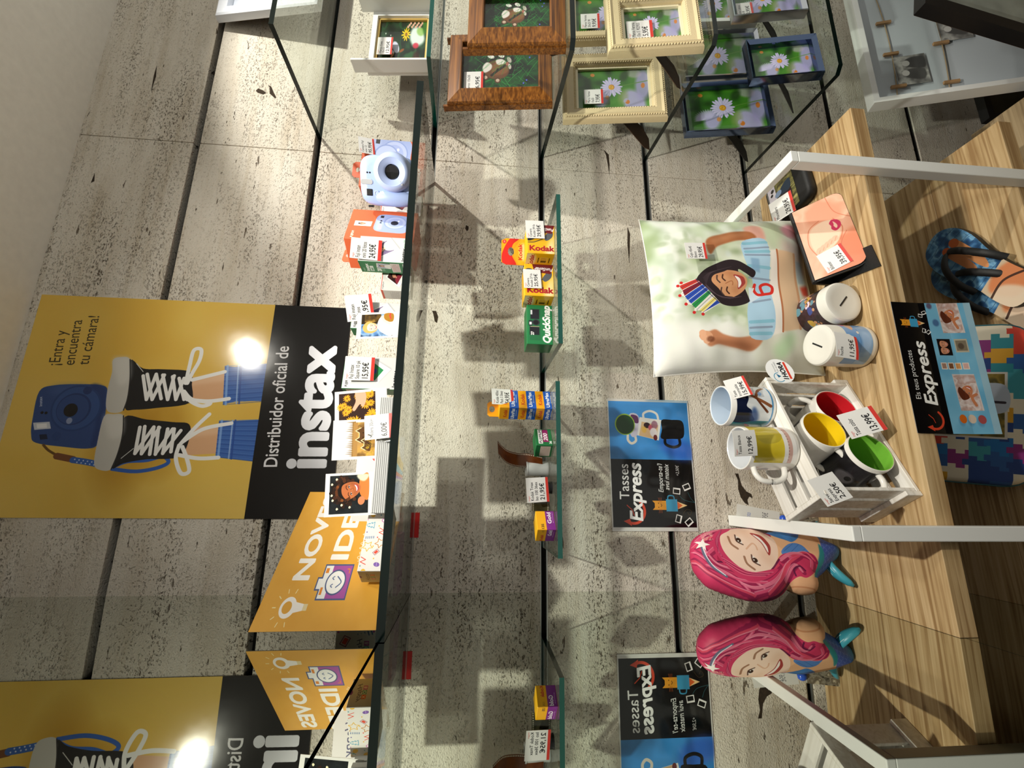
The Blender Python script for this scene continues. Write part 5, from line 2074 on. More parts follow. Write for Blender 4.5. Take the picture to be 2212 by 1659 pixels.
    L = face(c, fx, fy, 44, 'd39a70', '2b2226', -.22, 'a2623e', 1.3, '1c1212', True)
    c.sp([L(-.78, .1), L(-.86, -.5), L(-.5, -1.05), L(.1, -1.15), L(.75, -.85), L(.92, -.1), L(.86, .5), L(.70, .1), L(.62, -.5), L(.3, -.72), L(-.2, -.5), L(-.55, -.38)], '2b2226', 1, 0, 6)
    for k in range(9):
        c.line([L(.0 + k * .03, -1.08), L(-.4 - k * .03, -.75 + k * .03), L(-.82, -.1 + k * .07)], .7, ('6a5560', '473a40')[k % 2], .7, True)
        c.line([L(.2 + k * .05, -1.05), L(.75 + k * .01, -.6), L(.86, .1 + k * .05)], .7, '473a40', .7, True)
    # paper crown
    pts = [(640, 545), (685, 385), (715, 440), (778, 405), (795, 470), (855, 460), (870, 540), (925, 530), (900, 590), (948, 605), (850, 760)]
    pts = [(y_, x_) for x_, y_ in pts]
    cr = [g(*q) for q in pts]
    c.poly(cr, 'e6e2da')
    A, B = np.array(g(545, 640)), np.array(g(755, 850))
    out = [(395, 690), (420, 735), (440, 790), (470, 830), (500, 860), (540, 900), (570, 915), (610, 930)]
    cols = ['c0392f', '7a2230', '2f4fb0', '2f4fb0', '2f8f4a', 'e8e4da', 'e8d878', '2f4fb0']
    for k in range(8):
        t0, t1 = k / 8, (k + 1) / 8
        p0, p1 = A * (1 - t0) + B * t0, A * (1 - t1) + B * t1
        o0 = np.array(g(*out[k]))
        o1 = np.array(g(*out[min(k + 1, 7)]))
        c.poly([p0, o0 * .96 + p0 * .04, o1 * .96 + p1 * .04, p1], cols[k])
        c.line([p0, o0], 1.2, 'f2f0ea')
        m0 = (p0 + p1) / 2
        c.line([m0, (o0 + o1) / 2], .8, '1f2a5a', .8)
    for q in ((390, 690), (405, 778), (460, 855), (535, 928), (612, 945), (420, 665)):
        c.ell(*g(*q), 3.6, 3.6, 'c92a2a')
    c.line([A, g(600, 720), B], 1.5, '2a2a4a', 1, True)
    # the six
    c.line(g(1050, 700, 1045, 745, 1080, 785, 1140, 782, 1195, 770, 1200, 720, 1150, 695, 1100, 715, 1120, 775), 6.5, 'd2332b', 1, True)
    c.line(g(1040, 730, 1030, 760), 3, 'e2e0d8')
    # white hem left round the print
    return c


cu = cushion_art().mat('cushion_print', rough=.85, spec=.15, bump=.35, bscale=18)
CLOTH = mat('cushion_cloth', 'eceae3', .9, spec=.15, bump=.3, bscale=30)
pil = place('cushion', 'square white cushion printed with a laughing child in a striped paper crown', 'cushion', frame_matrix(PB, PX, PT - PB))
PH = (PT - PB).length


def puff(sgn):
    def f(u, v):
        a, b = 2 * u - 1, 2 * v - 1
        pull = .050
        x = a * (PW / 2) * (1 - pull * (1 - b * b) ** 1 * 1.2 * abs(a) ** 3)
        z = PH / 2 + b * (PH / 2) * (1 - pull * (1 - a * a) * 1.2 * abs(b) ** 3)
        q = max((1 - a ** 4) * (1 - b ** 4), 0) ** .55
        wr = .003 * math.sin(9 * a + 4 * b) * (1 - abs(a * b)) * q + .0022 * math.sin(23 * b - 7 * a) * abs(a) ** 2 * q
        return (x, sgn * (.052 * q * (1 - .15 * b) + wr), z)
    return f


V, F, U = grid_mesh(56, 56, puff(-1))
V2, F2, U2 = grid_mesh(56, 56, puff(1))
auto(MB().add(V, F, 0, U).build('printed_cover', cu, pil), 80)
auto(MB().add(V2, [f[::-1] for f in F2], 0).build('back_cover', CLOTH, pil), 80)
hem = [puff(-1)(t / 14, 0) for t in range(14)] + [puff(-1)(1, t / 14) for t in range(14)] + [puff(-1)(1 - t / 14, 1) for t in range(14)] + [puff(-1)(0, 1 - t / 14) for t in range(14)]
MB().tube(hem, .0016, 6, closed=True).build('seam', CLOTH, pil)
price_tag('price tag reading 29,95€ pinned on the crown cushion', ['Cojin 45x45', 'Blanco'], '29,95€', frame_matrix((.7180, -.2010, .862), (1, .10, .02), (0, .05, 1)), .042, .047)


# ---- slatted crate lying on its long side, open towards the room
CRATE = wood_material('whitewashed_wood', 'dedad1', 'ebe8e1', 'f3f1ec', 0, .6)
CX = Vector((.262 * 1.0 / .262, 0, 0))
cx_ = Vector((.236, .114, 0)).normalized()
crate = place('crate', 'small whitewashed slatted wooden crate lying on its side with mugs inside', 'crate', frame_matrix((.214, -.3195, TZ + .0004), cx_, (0, 0, 1)))
CL, CD, CH = .262, .118, .182


def slat(lo, hi):
    return MB().box(lo, hi).build('slat', CRATE, crate, bevel=.0008, seg=1)


th = .0065
# the two ends: three boards each, held by corner posts
for x0, x1 in ((.0085, .0150), (CL - .0150, CL - .0085)):
    for y0, y1 in ((.001, .033), (.042, .074), (.083, .117)):
        slat((x0, y0, .0075), (x1, y1, CH - .0075))
for x0, x1 in ((.0, .0083), (CL - .0083, CL)):
    for z0, z1 in ((.0, .030), (CH - .030, CH)):
        MB().box((x0, 0, z0), (x1, CD, z1)).build('post', CRATE, crate, bevel=.0008, seg=1)
# upper and lower side: three boards with gaps
for y0, y1 in ((.0005, .033), (.045, .076), (.088, .1175)):
    slat((.0085, y0, CH - .0070), (CL - .0085, y1, CH - .0002))
    slat((.0085, y0, .0002), (CL - .0085, y1, .0070))
# bottom of the crate is the back: four boards
for k in range(4):
    slat((.0155, CD - .006, .009 + k * .042), (CL - .0155, CD + .0005, .045 + k * .042))


def cmat(x, y, z):
    M = crate.matrix_world.copy()
    M.translation = M @ Vector((x, y, z))
    return M


# ---- mugs
def mug(label, M, inner, prints=None, handle=90, r=.041, h=.0955, group='mugs in and on the crate', body=None, no_handle=False, wrap=(120, 420)):
    t = place('mug', label, 'mug', M, group)
    b = body or CERAMIC
    auto(MB().lathe([(0, .0005), (r - .004, .0), (r - .001, .002), (r, .006), (r, h - .002), (r - .0006, h - .0004), (r - .0020, h)], 48, caps=False).build('body', b, t), 35)
    auto(MB().lathe([(r - .0020, h), (r - .0034, h - .0012), (r - .0038, h - .004), (r - .0038, .008), (r - .008, .004), (0, .004)], 48, caps=False).build('lining', inner, t), 40)
    if not no_handle:
        a = math.radians(handle)
        dx, dy = math.cos(a), math.sin(a)
        pr_ = [(r - .002, .080), (r + .012, .081), (r + .024, .074), (r + .028, .058), (r + .026, .040), (r + .016, .026), (r - .002, .020)]
        pts = [(dx * p[0], dy * p[0], p[1]) for p in spline(pr_, 5)]
        auto(MB().tube(pts, .0052, 10).build('handle', b, t), 60)
    if prints:
        V, F, U = [], [], []
        n = 40
        a0, a1 = math.radians(wrap[0]), math.radians(wrap[1])
        z0, z1 = prints[1], prints[2]
        for k in range(n + 1):
            a = a0 + (a1 - a0) * k / n
            for z in (z0, z1):
                V.append(((r + .00025) * math.cos(a), (r + .00025) * math.sin(a), z))
        for k in range(n):
            F.append((2 * k, 2 * k + 2, 2 * k + 3, 2 * k + 1))
            U.append(((k / n, 0), ((k + 1) / n, 0), ((k + 1) / n, 1), (k / n, 1)))
        auto(MB().add(V, F, 0, U).build('print', prints[0], t), 60)
    return t


def enamel(n, col):
    return mat('enamel_' + n, col, .12, coat=.5)


c = Cv(190, 76, 560, 'dfe5ea')
c.rect(0, 0, 62, 76, '2f8790')
c.mottle(['26747e', '3a98a0', '1f5f68'], 30, 70, .8, (0, 0, 62, 76))
c.poly([(10, 60), (30, 20), (48, 40), (60, 70)], '2a6a6c', .6, 2)
c.poly([(22, 44), (50, 26), (48, 34), (30, 50), (26, 60)], 'c8455a', .9)
c.sp([(62, -4), (150, -4), (150, 20), (120, 26), (100, 20), (90, 30), (78, 34), (62, 40)], '111b38')
c.sp([(62, 34), (84, 30), (98, 36), (80, 46), (62, 48)], '2a4a8a', .8, 3)
c.line([(100, 70), (120, 40), (135, 20), (150, 10)], 7, '8a5638', 1, True)
c.line([(86, 64), (104, 50), (122, 40)], 5, '6a3c26', 1, True)
c.line([(122, 42), (140, 52), (150, 66)], 6, '8a5638', 1, True)
c.ell(130, 52, 6, 4, '8fb4e0', .4)
c.rect(0, 73, 190, 76, '4f90c0')
MP1 = c.mat('mug_print_hands', rough=.15, coat=.4)
c = Cv(190, 80, 560, 'eceae6')
c.rect(0, 0, 150, 56, 'd8c12c')
c.mottle(['cdb52a', 'e0cc48', 'd2bc30'], 40, 72, .7, (0, 0, 150, 56))
c.ell(84, 30, 28, 27, 'c0ae3c')
c.ell(76, 26, 22, 18, 'cabb52', .4, .7, 4)
c.rect(0, 64, 150, 72, 'cfa89e')
for k in range(16):
    c.rect(10 + k * 8.5, 64, 11.5 + k * 8.5, 66, '6a4a46')
MP2 = c.mat('mug_print_lemon', rough=.15, coat=.4)
c = Cv(190, 76, 420, '121116')
c.mottle(['0d0c10', '1f1d24', '141318'], 30, 73, 1)
c.ell(60, 40, 16, 14, '8a868e', .3, .8, 5)
c.ell(66, 38, 5, 6, '1a181c')
c.ell(120, 30, 18, 8, '5a5864', .4, .8, 6)
c.ell(140, 60, 14, 8, '3a3a70', .4, .6, 6)
MP3 = c.mat('mug_print_dark', rough=.15, coat=.4)

WHITE_IN = mat('mug_lining_white', 'e9ecf0', .18)
PALE_IN = mat('mug_lining_pale', 'c9d8e8', .3)
mug('handleless-looking plastic mug with teal and white print, standing right on top of the crate', Matrix.Translation((.3895, -.190, TZ + CH + .0006)) @ Matrix.Rotation(math.radians(-30), 4, 'Z'), PALE_IN, (MP1, .008, .084), handle=120, wrap=(170, 400), body=mat('white_plastic', 'f0f0ee', .3))
mug('white ceramic mug with a yellow print, standing left on top of the crate', Matrix.Translation((.2985, -.2375, TZ + CH + .0006)), WHITE_IN, (MP2, .008, .088), handle=203, wrap=(225, 400))
MG = Matrix.Rotation(math.radians(90), 4, 'X')


def lying(x, y, z, roll=0, tilt=0):
    """a mug lying in the crate with its mouth to the front; x,y,z: centre of its mouth in the crate"""
    return cmat(x, y, z) @ Matrix.Rotation(math.radians(tilt), 4, 'X') @ Matrix.Rotation(math.radians(90), 4, 'X') @ Matrix.Rotation(math.radians(roll), 4, 'Z') @ Matrix.Translation((0, 0, -.0955))


mug('mug with green lining lying in the crate, mouth to the front', lying(.086, -.0005, .0490, 0, 0), enamel('green', '7cc043'), (MP3, .006, .086), handle=184, wrap=(40, 320))
mug('mug with red lining lying in the crate, mouth to the front', lying(.199, .012, .0490, 0, 0), enamel('red', 'c0212a'), (MP3, .006, .086), handle=60, wrap=(100, 380))
mug('mug with yellow lining lying on the red and green ones in the crate', lying(.139, .006, .1095, 0, 0), enamel('yellow', 'f0cf1e'), (MP3, .006, .086), handle=205, wrap=(300, 420))

price_tag('price tag reading 15,99€ on the teal plastic mug', ['Tassa', 'Irrompible'], '15,99€', frame_matrix((.4035, -.2425, .8225), (.92, .38, .10), (-.05, .42, 1)), .046, .040)
price_tag('price tag reading 12,99€ on the yellow-printed white mug', ['Tassa Blanca', ''], '12,99€', frame_matrix((.2800, -.2890, .8600), (1, -.08, .06), (.02, -.04, 1)), .046, .044, bend=-.002, strip=False)
price_tag('price tag reading 13,99€ on the lower front edge of the crate', ['Tassa color', ''], '13,99€', frame_matrix((.331, -.3040, .6120), (.86, .28, .18), (-.20, .30, 1)), .050, .064)
price_tag('price tag reading 2,50€ on the upper left corner of the crate', ['Servei', 'Express'], '2,50€', frame_matrix((.2095, -.3265, .7230), (.92, .42, .30), (-.06, .12, 1)), .050, .051, strip=False)
c = Cv(60, 60, 300, 'eef0f1')
c.line([(15 + 11 * math.cos(a), 22 + 11 * math.sin(a)) for a in np.linspace(2.4, 6.4, 16)], 1.6, '4a90b4')
c.poly([(14, 20), (24, 18), (17, 27)], '2a6a94')
c.text('lliurament', 29, 21, 5, '6a6e74')
c.text('EN NOMÉS', 29, 27, 5, '5a5e64')
c.text('1HORA', 9, 41, 15, '1a1c22', bold=.6, shear=.15, fit=42)
c.rect(9, 44, 51, 49, 'd8412f')
ST = c.mat('round_sticker_print', rough=.2)
n = 28
pl = [(.030 * math.cos(2 * PI * k / n), .027 * math.sin(2 * PI * k / n)) for k in range(n)]
st = MB().prism(pl, .0008, None, 1, 0).build('round_sticker', [PAPER, ST])
st.matrix_world = frame_matrix((.4555, -.2345, .7540), (.93, .36, .05), (-.04, .10, 1))
tag(st, 'round white sticker about one hour service on the crate corner beside the cushion', 'sticker')


# ---- money boxes
def money_box(label, M, prn, wrap, z0, z1):
    t = place('money_box', label, 'money box', M, 'money boxes on the table')
    r, h = .042, .0965
    auto(MB().lathe([(0, .001), (r - .006, 0), (r - .0025, .001), (r - .0005, .004), (r, .010), (r, h - .009), (r - .0006, h - .004), (r - .003, h - .0012), (r - .007, h), (.026, h - .0012), (0, h - .0014)], 56).build('body', GREYCER, t), 30)
    MB().box((-.0140, -.0017, h - .0018), (.0140, .0017, h - .0006)).build('coin_slot', BLACK, t, bevel=.0011)
    V, F, U = [], [], []
    a0, a1 = math.radians(wrap[0]), math.radians(wrap[1])
    for k in range(41):
        a = a0 + (a1 - a0) * k / 40
        for z in (z0, z1):
            V.append(((r + .0003) * math.cos(a), (r + .0003) * math.sin(a), z))
    for k in range(40):
        F.append((2 * k, 2 * k + 2, 2 * k + 3, 2 * k + 1))
        U.append(((k / 40, 0), ((k + 1) / 40, 0), ((k + 1) / 40, 1), (k / 40, 1)))
    auto(MB().add(V, F, 0, U).build('print', prn, t), 60)
    return t


c = Cv(200, 70, 520, '1a1016')
c.mottle(['150d12', '3a2430', '24161c'], 18, 80, 1)
g_ = random.Random(9)
for k in range(44):
    x, y = g_.uniform(0, 200), g_.uniform(8, 66)
    sc = g_.uniform(.7, 1.2)
    sh = g_.choice(['d8c8d8', '7f9ac8', 'c09a3c', 'a85a6a', '5a8a9a', 'e0dcd8', '3a4a8a'])
    c.sp([(x - 7 * sc, y + 12 * sc), (x - 5 * sc, y + 2), (x, y), (x + 5 * sc, y + 2), (x + 7 * sc, y + 12 * sc)], sh)
    c.ell(x, y - 4 * sc, 4 * sc, 4.6 * sc, '1a1012')
    c.ell(x + .5, y - 3 * sc, 3 * sc, 3.6 * sc, 'c08a66')
BP1 = c.mat('money_box_print_crowd', rough=.2, coat=.3)
c = Cv(140, 66, 420, '7fa8d4')
c.mottle(['74a0d0', '8fb4dc', '6a98c8'], 40, 81, 1)
c.rect(0, 0, 140, 34, '6f9fd4')
c.line([(0, 34), (140, 34)], 1, '4f80b8')
c.sp([(92, 20), (110, 12), (126, 24), (140, 26), (140, 36), (120, 34), (100, 28)], 'd8a88c')
c.sp([(108, 6), (122, 2), (126, 14), (114, 16)], 'd05a80')
c.ell(64, 50, 22, 12, '9fc0e6', 0, .8, 4)
c.ell(84, 32, 4, 3, 'e8ded0')
BP2 = c.mat('money_box_print_beach', rough=.2, coat=.3)
money_box('white money box standing upright with a pale blue beach print', Matrix.Translation((.507, -.2525, TZ + .0004)) @ Matrix.Rotation(math.radians(55), 4, 'Z'), BP2, (140, 300), .014, .066)
ax = Vector((-.03, -.97, -.02)).normalized()
Mb = ax.to_track_quat('Z', 'Y').to_matrix().to_4x4()
Mb.translation = Vector((.5955, -.2750, TZ + .0425)) - ax * .0955
money_box('white money box lying on its side with a crowd print, slot end to the room', Mb @ Matrix.Rotation(math.radians(-40), 4, 'Z'), BP1, (60, 350), .014, .074)
price_tag('price tag reading 11,95€ on the upright money box', ['hucha', ''], '11,95€', frame_matrix((.4640, -.2965, .6380), (1, .06, -.12), (.02, -.02, 1)), .052, .046, bend=-.003)

# ---- wallet standing like a tent
LEATHER = mat('black_leather', '121214', .55, bump=.25, bscale=500)
c = Cv(195, 92, 700, 'e8a487')
c.mottle(['e39a7c', 'efb89c', 'e8a98c', 'f2c4aa'], 50, 90, 1)
c.sp([(0, 20), (40, 40), (70, 60), (90, 92), (0, 92)], 'd98260', .9, 6)
c.sp([(20, 100), (40, 50), (70, 40), (84, 60), (70, 96)], 'e0805c', .8, 3)
c.sp([(60, 20), (90, 14), (124, 20), (136, 40), (130, 62), (104, 70), (74, 60), (60, 40)], 'f2cdb2', 1, 1)
for k in range(5):
    c.ell(66 + k * 4, 24 + k * 8, 9 - k * .5, 6, 'f0b79c', .3)
    c.line([(60 + k * 4, 22 + k * 8), (70 + k * 4, 27 + k * 8)], .8, 'cf7450', .8)
c.line([(56, 18), (90, 10), (128, 18), (142, 40)], 1.6, 'c86a48', .8, True)
c.line([(74, 64), (104, 74), (134, 64)], 1.6, 'c86a48', .8, True)
c.line([(10, 70), (60, 62), (90, 78)], 1.4, 'c46242', .8, True)
c.line([(120, 92), (150, 70), (195, 64)], 1.6, 'c86a48', .7, True)
c.sp([(100, 62), (108, 56), (116, 57), (124, 55), (131, 61), (126, 70), (116, 74), (105, 71)], 'c9305a')
c.sp([(106, 64), (114, 61), (118, 62), (126, 62), (118, 66), (110, 67)], 'eec3ac')
WP = c.mat('wallet_print_hands', rough=.35)
A_, D_, B_, C_ = (Vector(q) for q in ((.848, -.207, .6455), (.652, -.240, .6455), (.856, -.273, .5860), (.672, -.306, .5860)))
wm = frame_matrix(C_, B_ - C_, A_ - B_ + D_ - C_)
wallet = place('wallet', 'black folding wallet with a pink print of small hands, standing like a tent', 'wallet', wm)
ww, wh = .190, .093


def rr(w, h, r, lower=True):
    P = []
    for cx0, cy0, a0 in ((w - r, r, -PI / 2), (w, h, None), (0, h, None), (r, r, PI)):
        if a0 is None:
            P.append((cx0, cy0))
        else:
            for k in range(6):
                a = a0 + PI / 2 * k / 5
                P.append((cx0 + r * math.cos(a), cy0 + r * math.sin(a)))
    return P


MB().prism(rr(ww, wh, .017), .0035, None, 0, 1).build('front_cover', [WP, LEATHER], wallet)
MB().prism(rr(ww + .006, wh + .004, .018), .004, Matrix.Translation((-.003, .0036, -.0015))).build('front_lining', LEATHER, wallet)
Mi = wm.inverted()
top = Mi @ (A_ + Vector((.0, .004, .002)))
MB().tube([(-.002, .006, wh + .002), (ww + .002, .006, wh + .002)], .0055, 12).build('spine', LEATHER, wallet)
bk_ = [Mi @ Vector(q) for q in ((.655, -.232, .645), (.846, -.201, .645), (.858, -.186, .5870), (.662, -.218, .5870))]
b2 = [Mi @ Vector(q) for q in ((.655, -.226, .645), (.846, -.195, .645), (.858, -.180, .5870), (.662, -.212, .5870))]
MB().add(bk_ + b2, [(0, 1, 2, 3), (7, 6, 5, 4), (0, 4, 5, 1), (1, 5, 6, 2), (2, 6, 7, 3), (3, 7, 4, 0)]).build('back_cover', LEATHER, wallet)
fp = [Mi @ Vector(q) for q in ((.6475, -.3290, .5848), (.7000, -.3180, .5848), (.7100, -.262, .5848), (.668, -.188, .5848), (.6475, -.3290, .5868), (.7000, -.3180, .5868), (.7100, -.262, .5868), (.668, -.188, .5868))]
MB().add(fp, [(3, 2, 1, 0), (4, 5, 6, 7), (0, 1, 5, 4), (1, 2, 6, 5), (2, 3, 7, 6), (3, 0, 4, 7)]).build('inner_leaf', LEATHER, wallet)
nrm = (wm.to_3x3() @ Vector((0, -1, 0))).normalized()
Mt = wm.copy()
Mt = wm @ Matrix.Translation((.012, -.0012, .022)) @ Matrix.Rotation(math.radians(-10), 4, 'Y')
price_tag('price tag reading 39,95€ on the pink wallet', ['Billeter', ''], '39,95€', Mt, .052, .047)

# ---- coin purse with a picture flap
c = Cv(110, 74, 460, '2a2a2e')
c.mottle(['e2e0e6', 'c9c4d0', 'b9b4c0'], 20, 95, 1, (0, 0, 110, 22))
c.mottle(['4a4a2a', '7f7a44', '34301e', '9a925a'], 16, 96, 1, (0, 22, 110, 74))
for k in range(60):
    x = random.uniform(0, 110)
    c.line([(x, 74), (x + random.uniform(-8, 8), random.uniform(30, 60))], .8, random.choice(['b0a86a', '5a5630', '8a8450']), .8)
c.sp([(30, 60), (34, 30), (46, 14), (60, 26), (64, 60)], '2a1418')
c.ell(46, 20, 9, 11, '3a1a18')
c.ell(48, 22, 6, 8, 'a8705a')
c.sp([(58, 62), (60, 40), (70, 30), (82, 42), (84, 64)], '24364a')
c.ell(72, 28, 8, 10, '7d93b4')
c.ell(84, 10, 4, 4, '1a1a1c')
c.ell(94, 14, 5, 5, '2a2a2c')
CP = c.mat('coin_purse_print', rough=.3)
PM_ = frame_matrix((.8880, -.2370, TZ + .0008), (.118, .004, 0), (.085 * .9, .190 * .9, 0))
purse = place('coin_purse', 'black zipped coin purse with a field photograph on its flap', 'purse', frame_matrix((.8920, -.2200, TZ + .0008), (1, .12, 0), (0, 0, 1)))
pw, pd = .124, .135
out = []
for cx0, cy0, a0, r in ((pw - .022, .022, -PI / 2, .022), (pw - .012, pd - .012, 0, .012), (.012, pd - .012, PI / 2, .012), (.022, .022, PI, .022)):
    for k in range(7):
        a = a0 + PI / 2 * k / 6
        out.append((cx0 + r * math.cos(a), cy0 + r * math.sin(a)))
m_ = MB()
n = len(out)
V = []
for z, s_ in ((0, .94), (.004, 1.0), (.016, 1.0), (.0205, .95), (.022, .85)):
    V += [(pw / 2 + (p[0] - pw / 2) * s_, pd / 2 + (p[1] - pd / 2) * s_, z) for p in out]
F = [tuple(range(n))[::-1], tuple(4 * n + k for k in range(n))]
for i in range(4):
    for k in range(n):
        F.append((i * n + k, i * n + (k + 1) % n, (i + 1) * n + (k + 1) % n, (i + 1) * n + k))
auto(m_.add(V, F).build('body', LEATHER, purse), 50)
fl2 = [(.006, .034, .0222), (pw - .006, .034, .0222), (pw - .006, pd - .014, .0228), (.006, pd - .014, .0228)]
MB().quad(fl2).build('picture_flap', CP, purse, solid=-.0006)
MB().tube([(.006, pd - .012, .0236), (pw - .006, pd - .012, .0236)], .0012, 6).build('metal_bar', ALU, purse)
MB().box((-.012, .062, .014), (.004, .070, .0185)).box((-.024, .064, .015), (-.010, .072, .0175)).build('zip_pull', BLACK, purse)
price_tag('price tag reading 29,95€ leaning on the black coin purse', ['Monedero', ''], '29,95€', frame_matrix((.8800, -.1720, .6085), (.92, .06, .05), (.28, .72, .28)), .058, .058)


# ---- mermaid cushion
mdir = Vector((.84, .5426, 0)).normalized()
MO = Vector((.0885, -.1075, TZ))
MMx = frame_matrix(MO, mdir, (0, 0, 1))


def mer(px, py):
    q = MMx.inverted() @ atp(px, py, MO, mdir.cross(Vector((0, 0, 1))))
    return q.x * 1000, q.z * 1000


src = [pix(MMx @ Vector(q)) for q in ((-.13, 0, .40), (.13, 0, .40), (.13, 0, 0), (-.13, 0, 0))]
mh = crop(homog(src, 260, 400), 1460, 1100, 4.148)
OUTL = mh(125, 370, 140, 290, 200, 235, 300, 200, 430, 185, 600, 182, 720, 205, 770, 225, 900, 200, 1040, 215, 1150, 240, 1240, 262, 1320, 300, 1390, 330, 1440, 372, 1450, 430, 1405, 475, 1330, 560, 1262, 630, 1268, 700, 1240, 755, 1150, 765, 1050, 740, 1000, 715, 960, 760, 880, 810, 780, 828, 650, 815, 520, 780, 400, 740, 290, 690, 220, 620, 160, 540, 135, 460)
OUTL = spline(OUTL, 5, True)


def mermaid_art():
    c = Cv(260, 400, 780, 'b5244f')
    g = mh
    SK = 'efbd93'
    c.sp(g(820, 200, 1000, 200, 1280, 240, 1280, 420, 1260, 720, 1180, 800, 1000, 760, 900, 600, 820, 460), SK, 1, 0, 4)
    c.poly(g(1215, 200, 1500, 300, 1500, 500, 1190, 690, 1200, 560, 1260, 450, 1230, 350), '4a63b4')
    c.mottle(['4a63b4', '5a58b0', '3f7cc0'], 20, 101, 0)
    for k in range(9):
        for j in range(9):
            x, y = g(1255 + k * 26, 250 + j * 46 + (k % 2) * 23)
            c.line([(x - 5, y - 3), (x, y + 3), (x + 5, y - 3)], .9, '7f96dc', .6, True)
    c.poly(g(1390, 300, 1500, 330, 1500, 480, 1390, 500), '3f8fc4', .8, 6)
    c.sp(g(1215, 360, 1260, 420, 1275, 500, 1250, 570, 1195, 660, 1205, 560, 1225, 450), '2f8f96', 1, 1, 5)
    c.sp(g(1110, 250, 1200, 240, 1230, 330, 1215, 360, 1150, 300), 'd89a6e', .8, 3)
    # shells
    c.sp(g(770, 205, 860, 205, 960, 225, 1040, 260, 1035, 310, 985, 345, 930, 330, 850, 300, 790, 260), '4a86c8')
    c.sp(g(900, 205, 1000, 215, 1050, 260, 1020, 300, 940, 260), '5a5aa8', .6, 4)
    c.sp(g(890, 440, 930, 380, 990, 355, 1060, 370, 1110, 410, 1130, 450, 1050, 500, 960, 500), '5a8ad0')
    for p in (g(800, 225, 960, 320), g(850, 215, 990, 330), g(920, 220, 1020, 310), g(910, 430, 990, 360), g(960, 450, 1040, 370), g(1010, 460, 1100, 410)):
        c.line(p, 1, '3a68b0', .8)
    # arm on the hip
    c.sp(g(990, 690, 1060, 660, 1200, 650, 1265, 640, 1270, 700, 1240, 758, 1140, 768, 1040, 745), 'eab48a')
    c.line(g(1000, 712, 1120, 730, 1240, 745), 2, 'c8855c', .7, True)
    # hair behind and around
    hair = 'd03a66'
    c.sp(g(100, 370, 130, 270, 230, 200, 420, 170, 620, 165, 780, 190, 740, 240, 600, 215, 450, 225, 360, 300, 330, 420, 340, 520, 480, 560, 600, 620, 700, 640, 800, 590, 880, 470, 960, 440, 1060, 440, 1160, 450, 1215, 520, 1195, 600, 1120, 660, 1050, 650, 990, 690, 960, 790, 860, 850, 700, 850, 500, 800, 260, 700, 100, 560), hair, 1, 0, 6)
    g_ = random.Random(6)
    strands = [g(160, 420, 300, 560, 480, 660, 640, 780), g(140, 470, 280, 620, 480, 730, 700, 810), g(200, 380, 330, 540, 520, 620, 760, 760), g(260, 560, 420, 640, 580, 700, 800, 720), g(480, 600, 620, 680, 760, 660, 880, 560), g(560, 720, 700, 760, 860, 700, 960, 560),
               g(700, 800, 840, 760, 930, 660, 980, 540), g(820, 800, 900, 700, 960, 560, 1060, 480), g(960, 700, 990, 600, 1040, 560, 1090, 620), g(980, 500, 1080, 470, 1170, 520, 1180, 590), g(1000, 480, 1120, 450, 1200, 520), g(900, 520, 990, 460, 1080, 460),
               g(180, 330, 260, 270, 400, 220, 600, 190), g(160, 380, 240, 330, 340, 290), g(220, 300, 320, 240, 500, 205), g(240, 480, 330, 400, 360, 330)]
    for k, p in enumerate(strands):
        c.line(p, 9, '9a2350', .9, True)
    for k, p in enumerate(strands):
        q = [(x + 2.5, y - 2.5) for x, y in p]
        c.line(q, 4.5, ('e0567c', 'dc4a66', 'e87a96')[k % 3], .95, True)
        q = [(x + 5, y - 5) for x, y in p]
        c.line(q, 1.6, 'f09ab0', .7, True)
    for p in (g(330, 520, 480, 545, 620, 625), g(640, 640, 780, 610, 870, 500), g(1020, 640, 1000, 590, 1050, 560, 1100, 600), g(980, 690, 900, 790, 780, 830)):
        c.line(p, 3.5, '5c1640', .85, True)
    # face
    fx, fy = g(610, 405)
    L = face(c, fx, fy, 66, 'f6d8c4', '8a5a40', -.37, 'dba888', .85, '3a2418')
    c.sp([L(-.82, .35), L(-.92, -.2), L(-.75, -.8), L(-.1, -1.12), L(.5, -1.05), L(.85, -.6), L(.9, .3), L(.74, -.1), L(.66, -.6), L(.25, -.84), L(-.25, -.78), L(-.6, -.5)], hair, 1, 0, 6)
    for k in range(5):
        c.line([L(-.1 + k * .05, -1.05), L(-.55, -.8 + k * .06), L(-.84, -.2 + k * .08)], 1.6, ('e87a96', '8f1f4c')[k % 2], .8, True)
        c.line([L(.1 + k * .05, -1.02), L(.6, -.85 + k * .03), L(.86, -.3)], 1.4, ('8f1f4c', 'e87a96')[k % 2], .8, True)
    # hairband and starfish
    c.line(g(195, 390, 225, 480, 290, 570, 410, 650), 4.5, '6a6a84', 1, True)
    c.line(g(205, 395, 238, 480, 300, 565, 400, 640), 1.8, 'e8ecf4', 1, True)
    x, y = g(200, 360)
    c.poly([(x + (15 if k % 2 == 0 else 6) * math.cos(.5 + k * PI / 5), y + (15 if k % 2 == 0 else 6) * math.sin(.5 + k * PI / 5)) for k in range(10)], 'f6f0ea')
    for k in range(70):
        x, y = g(g_.uniform(200, 290), g_.uniform(230, 330))
        c.ell(x, y, 1.2, 1.2, 'e8a8a0', 0, .8)
    return c


mer_ = place('mermaid_cushion', 'pink-haired mermaid-shaped cushion with a smiling child face, standing by the mirror', 'cushion', MMx)
mat_mer = mermaid_art().mat('mermaid_print', rough=.5, spec=.3)
OU = [(p[0] / 1000 - .13, .40 - p[1] / 1000) for p in OUTL]
OA = np.array(OU)


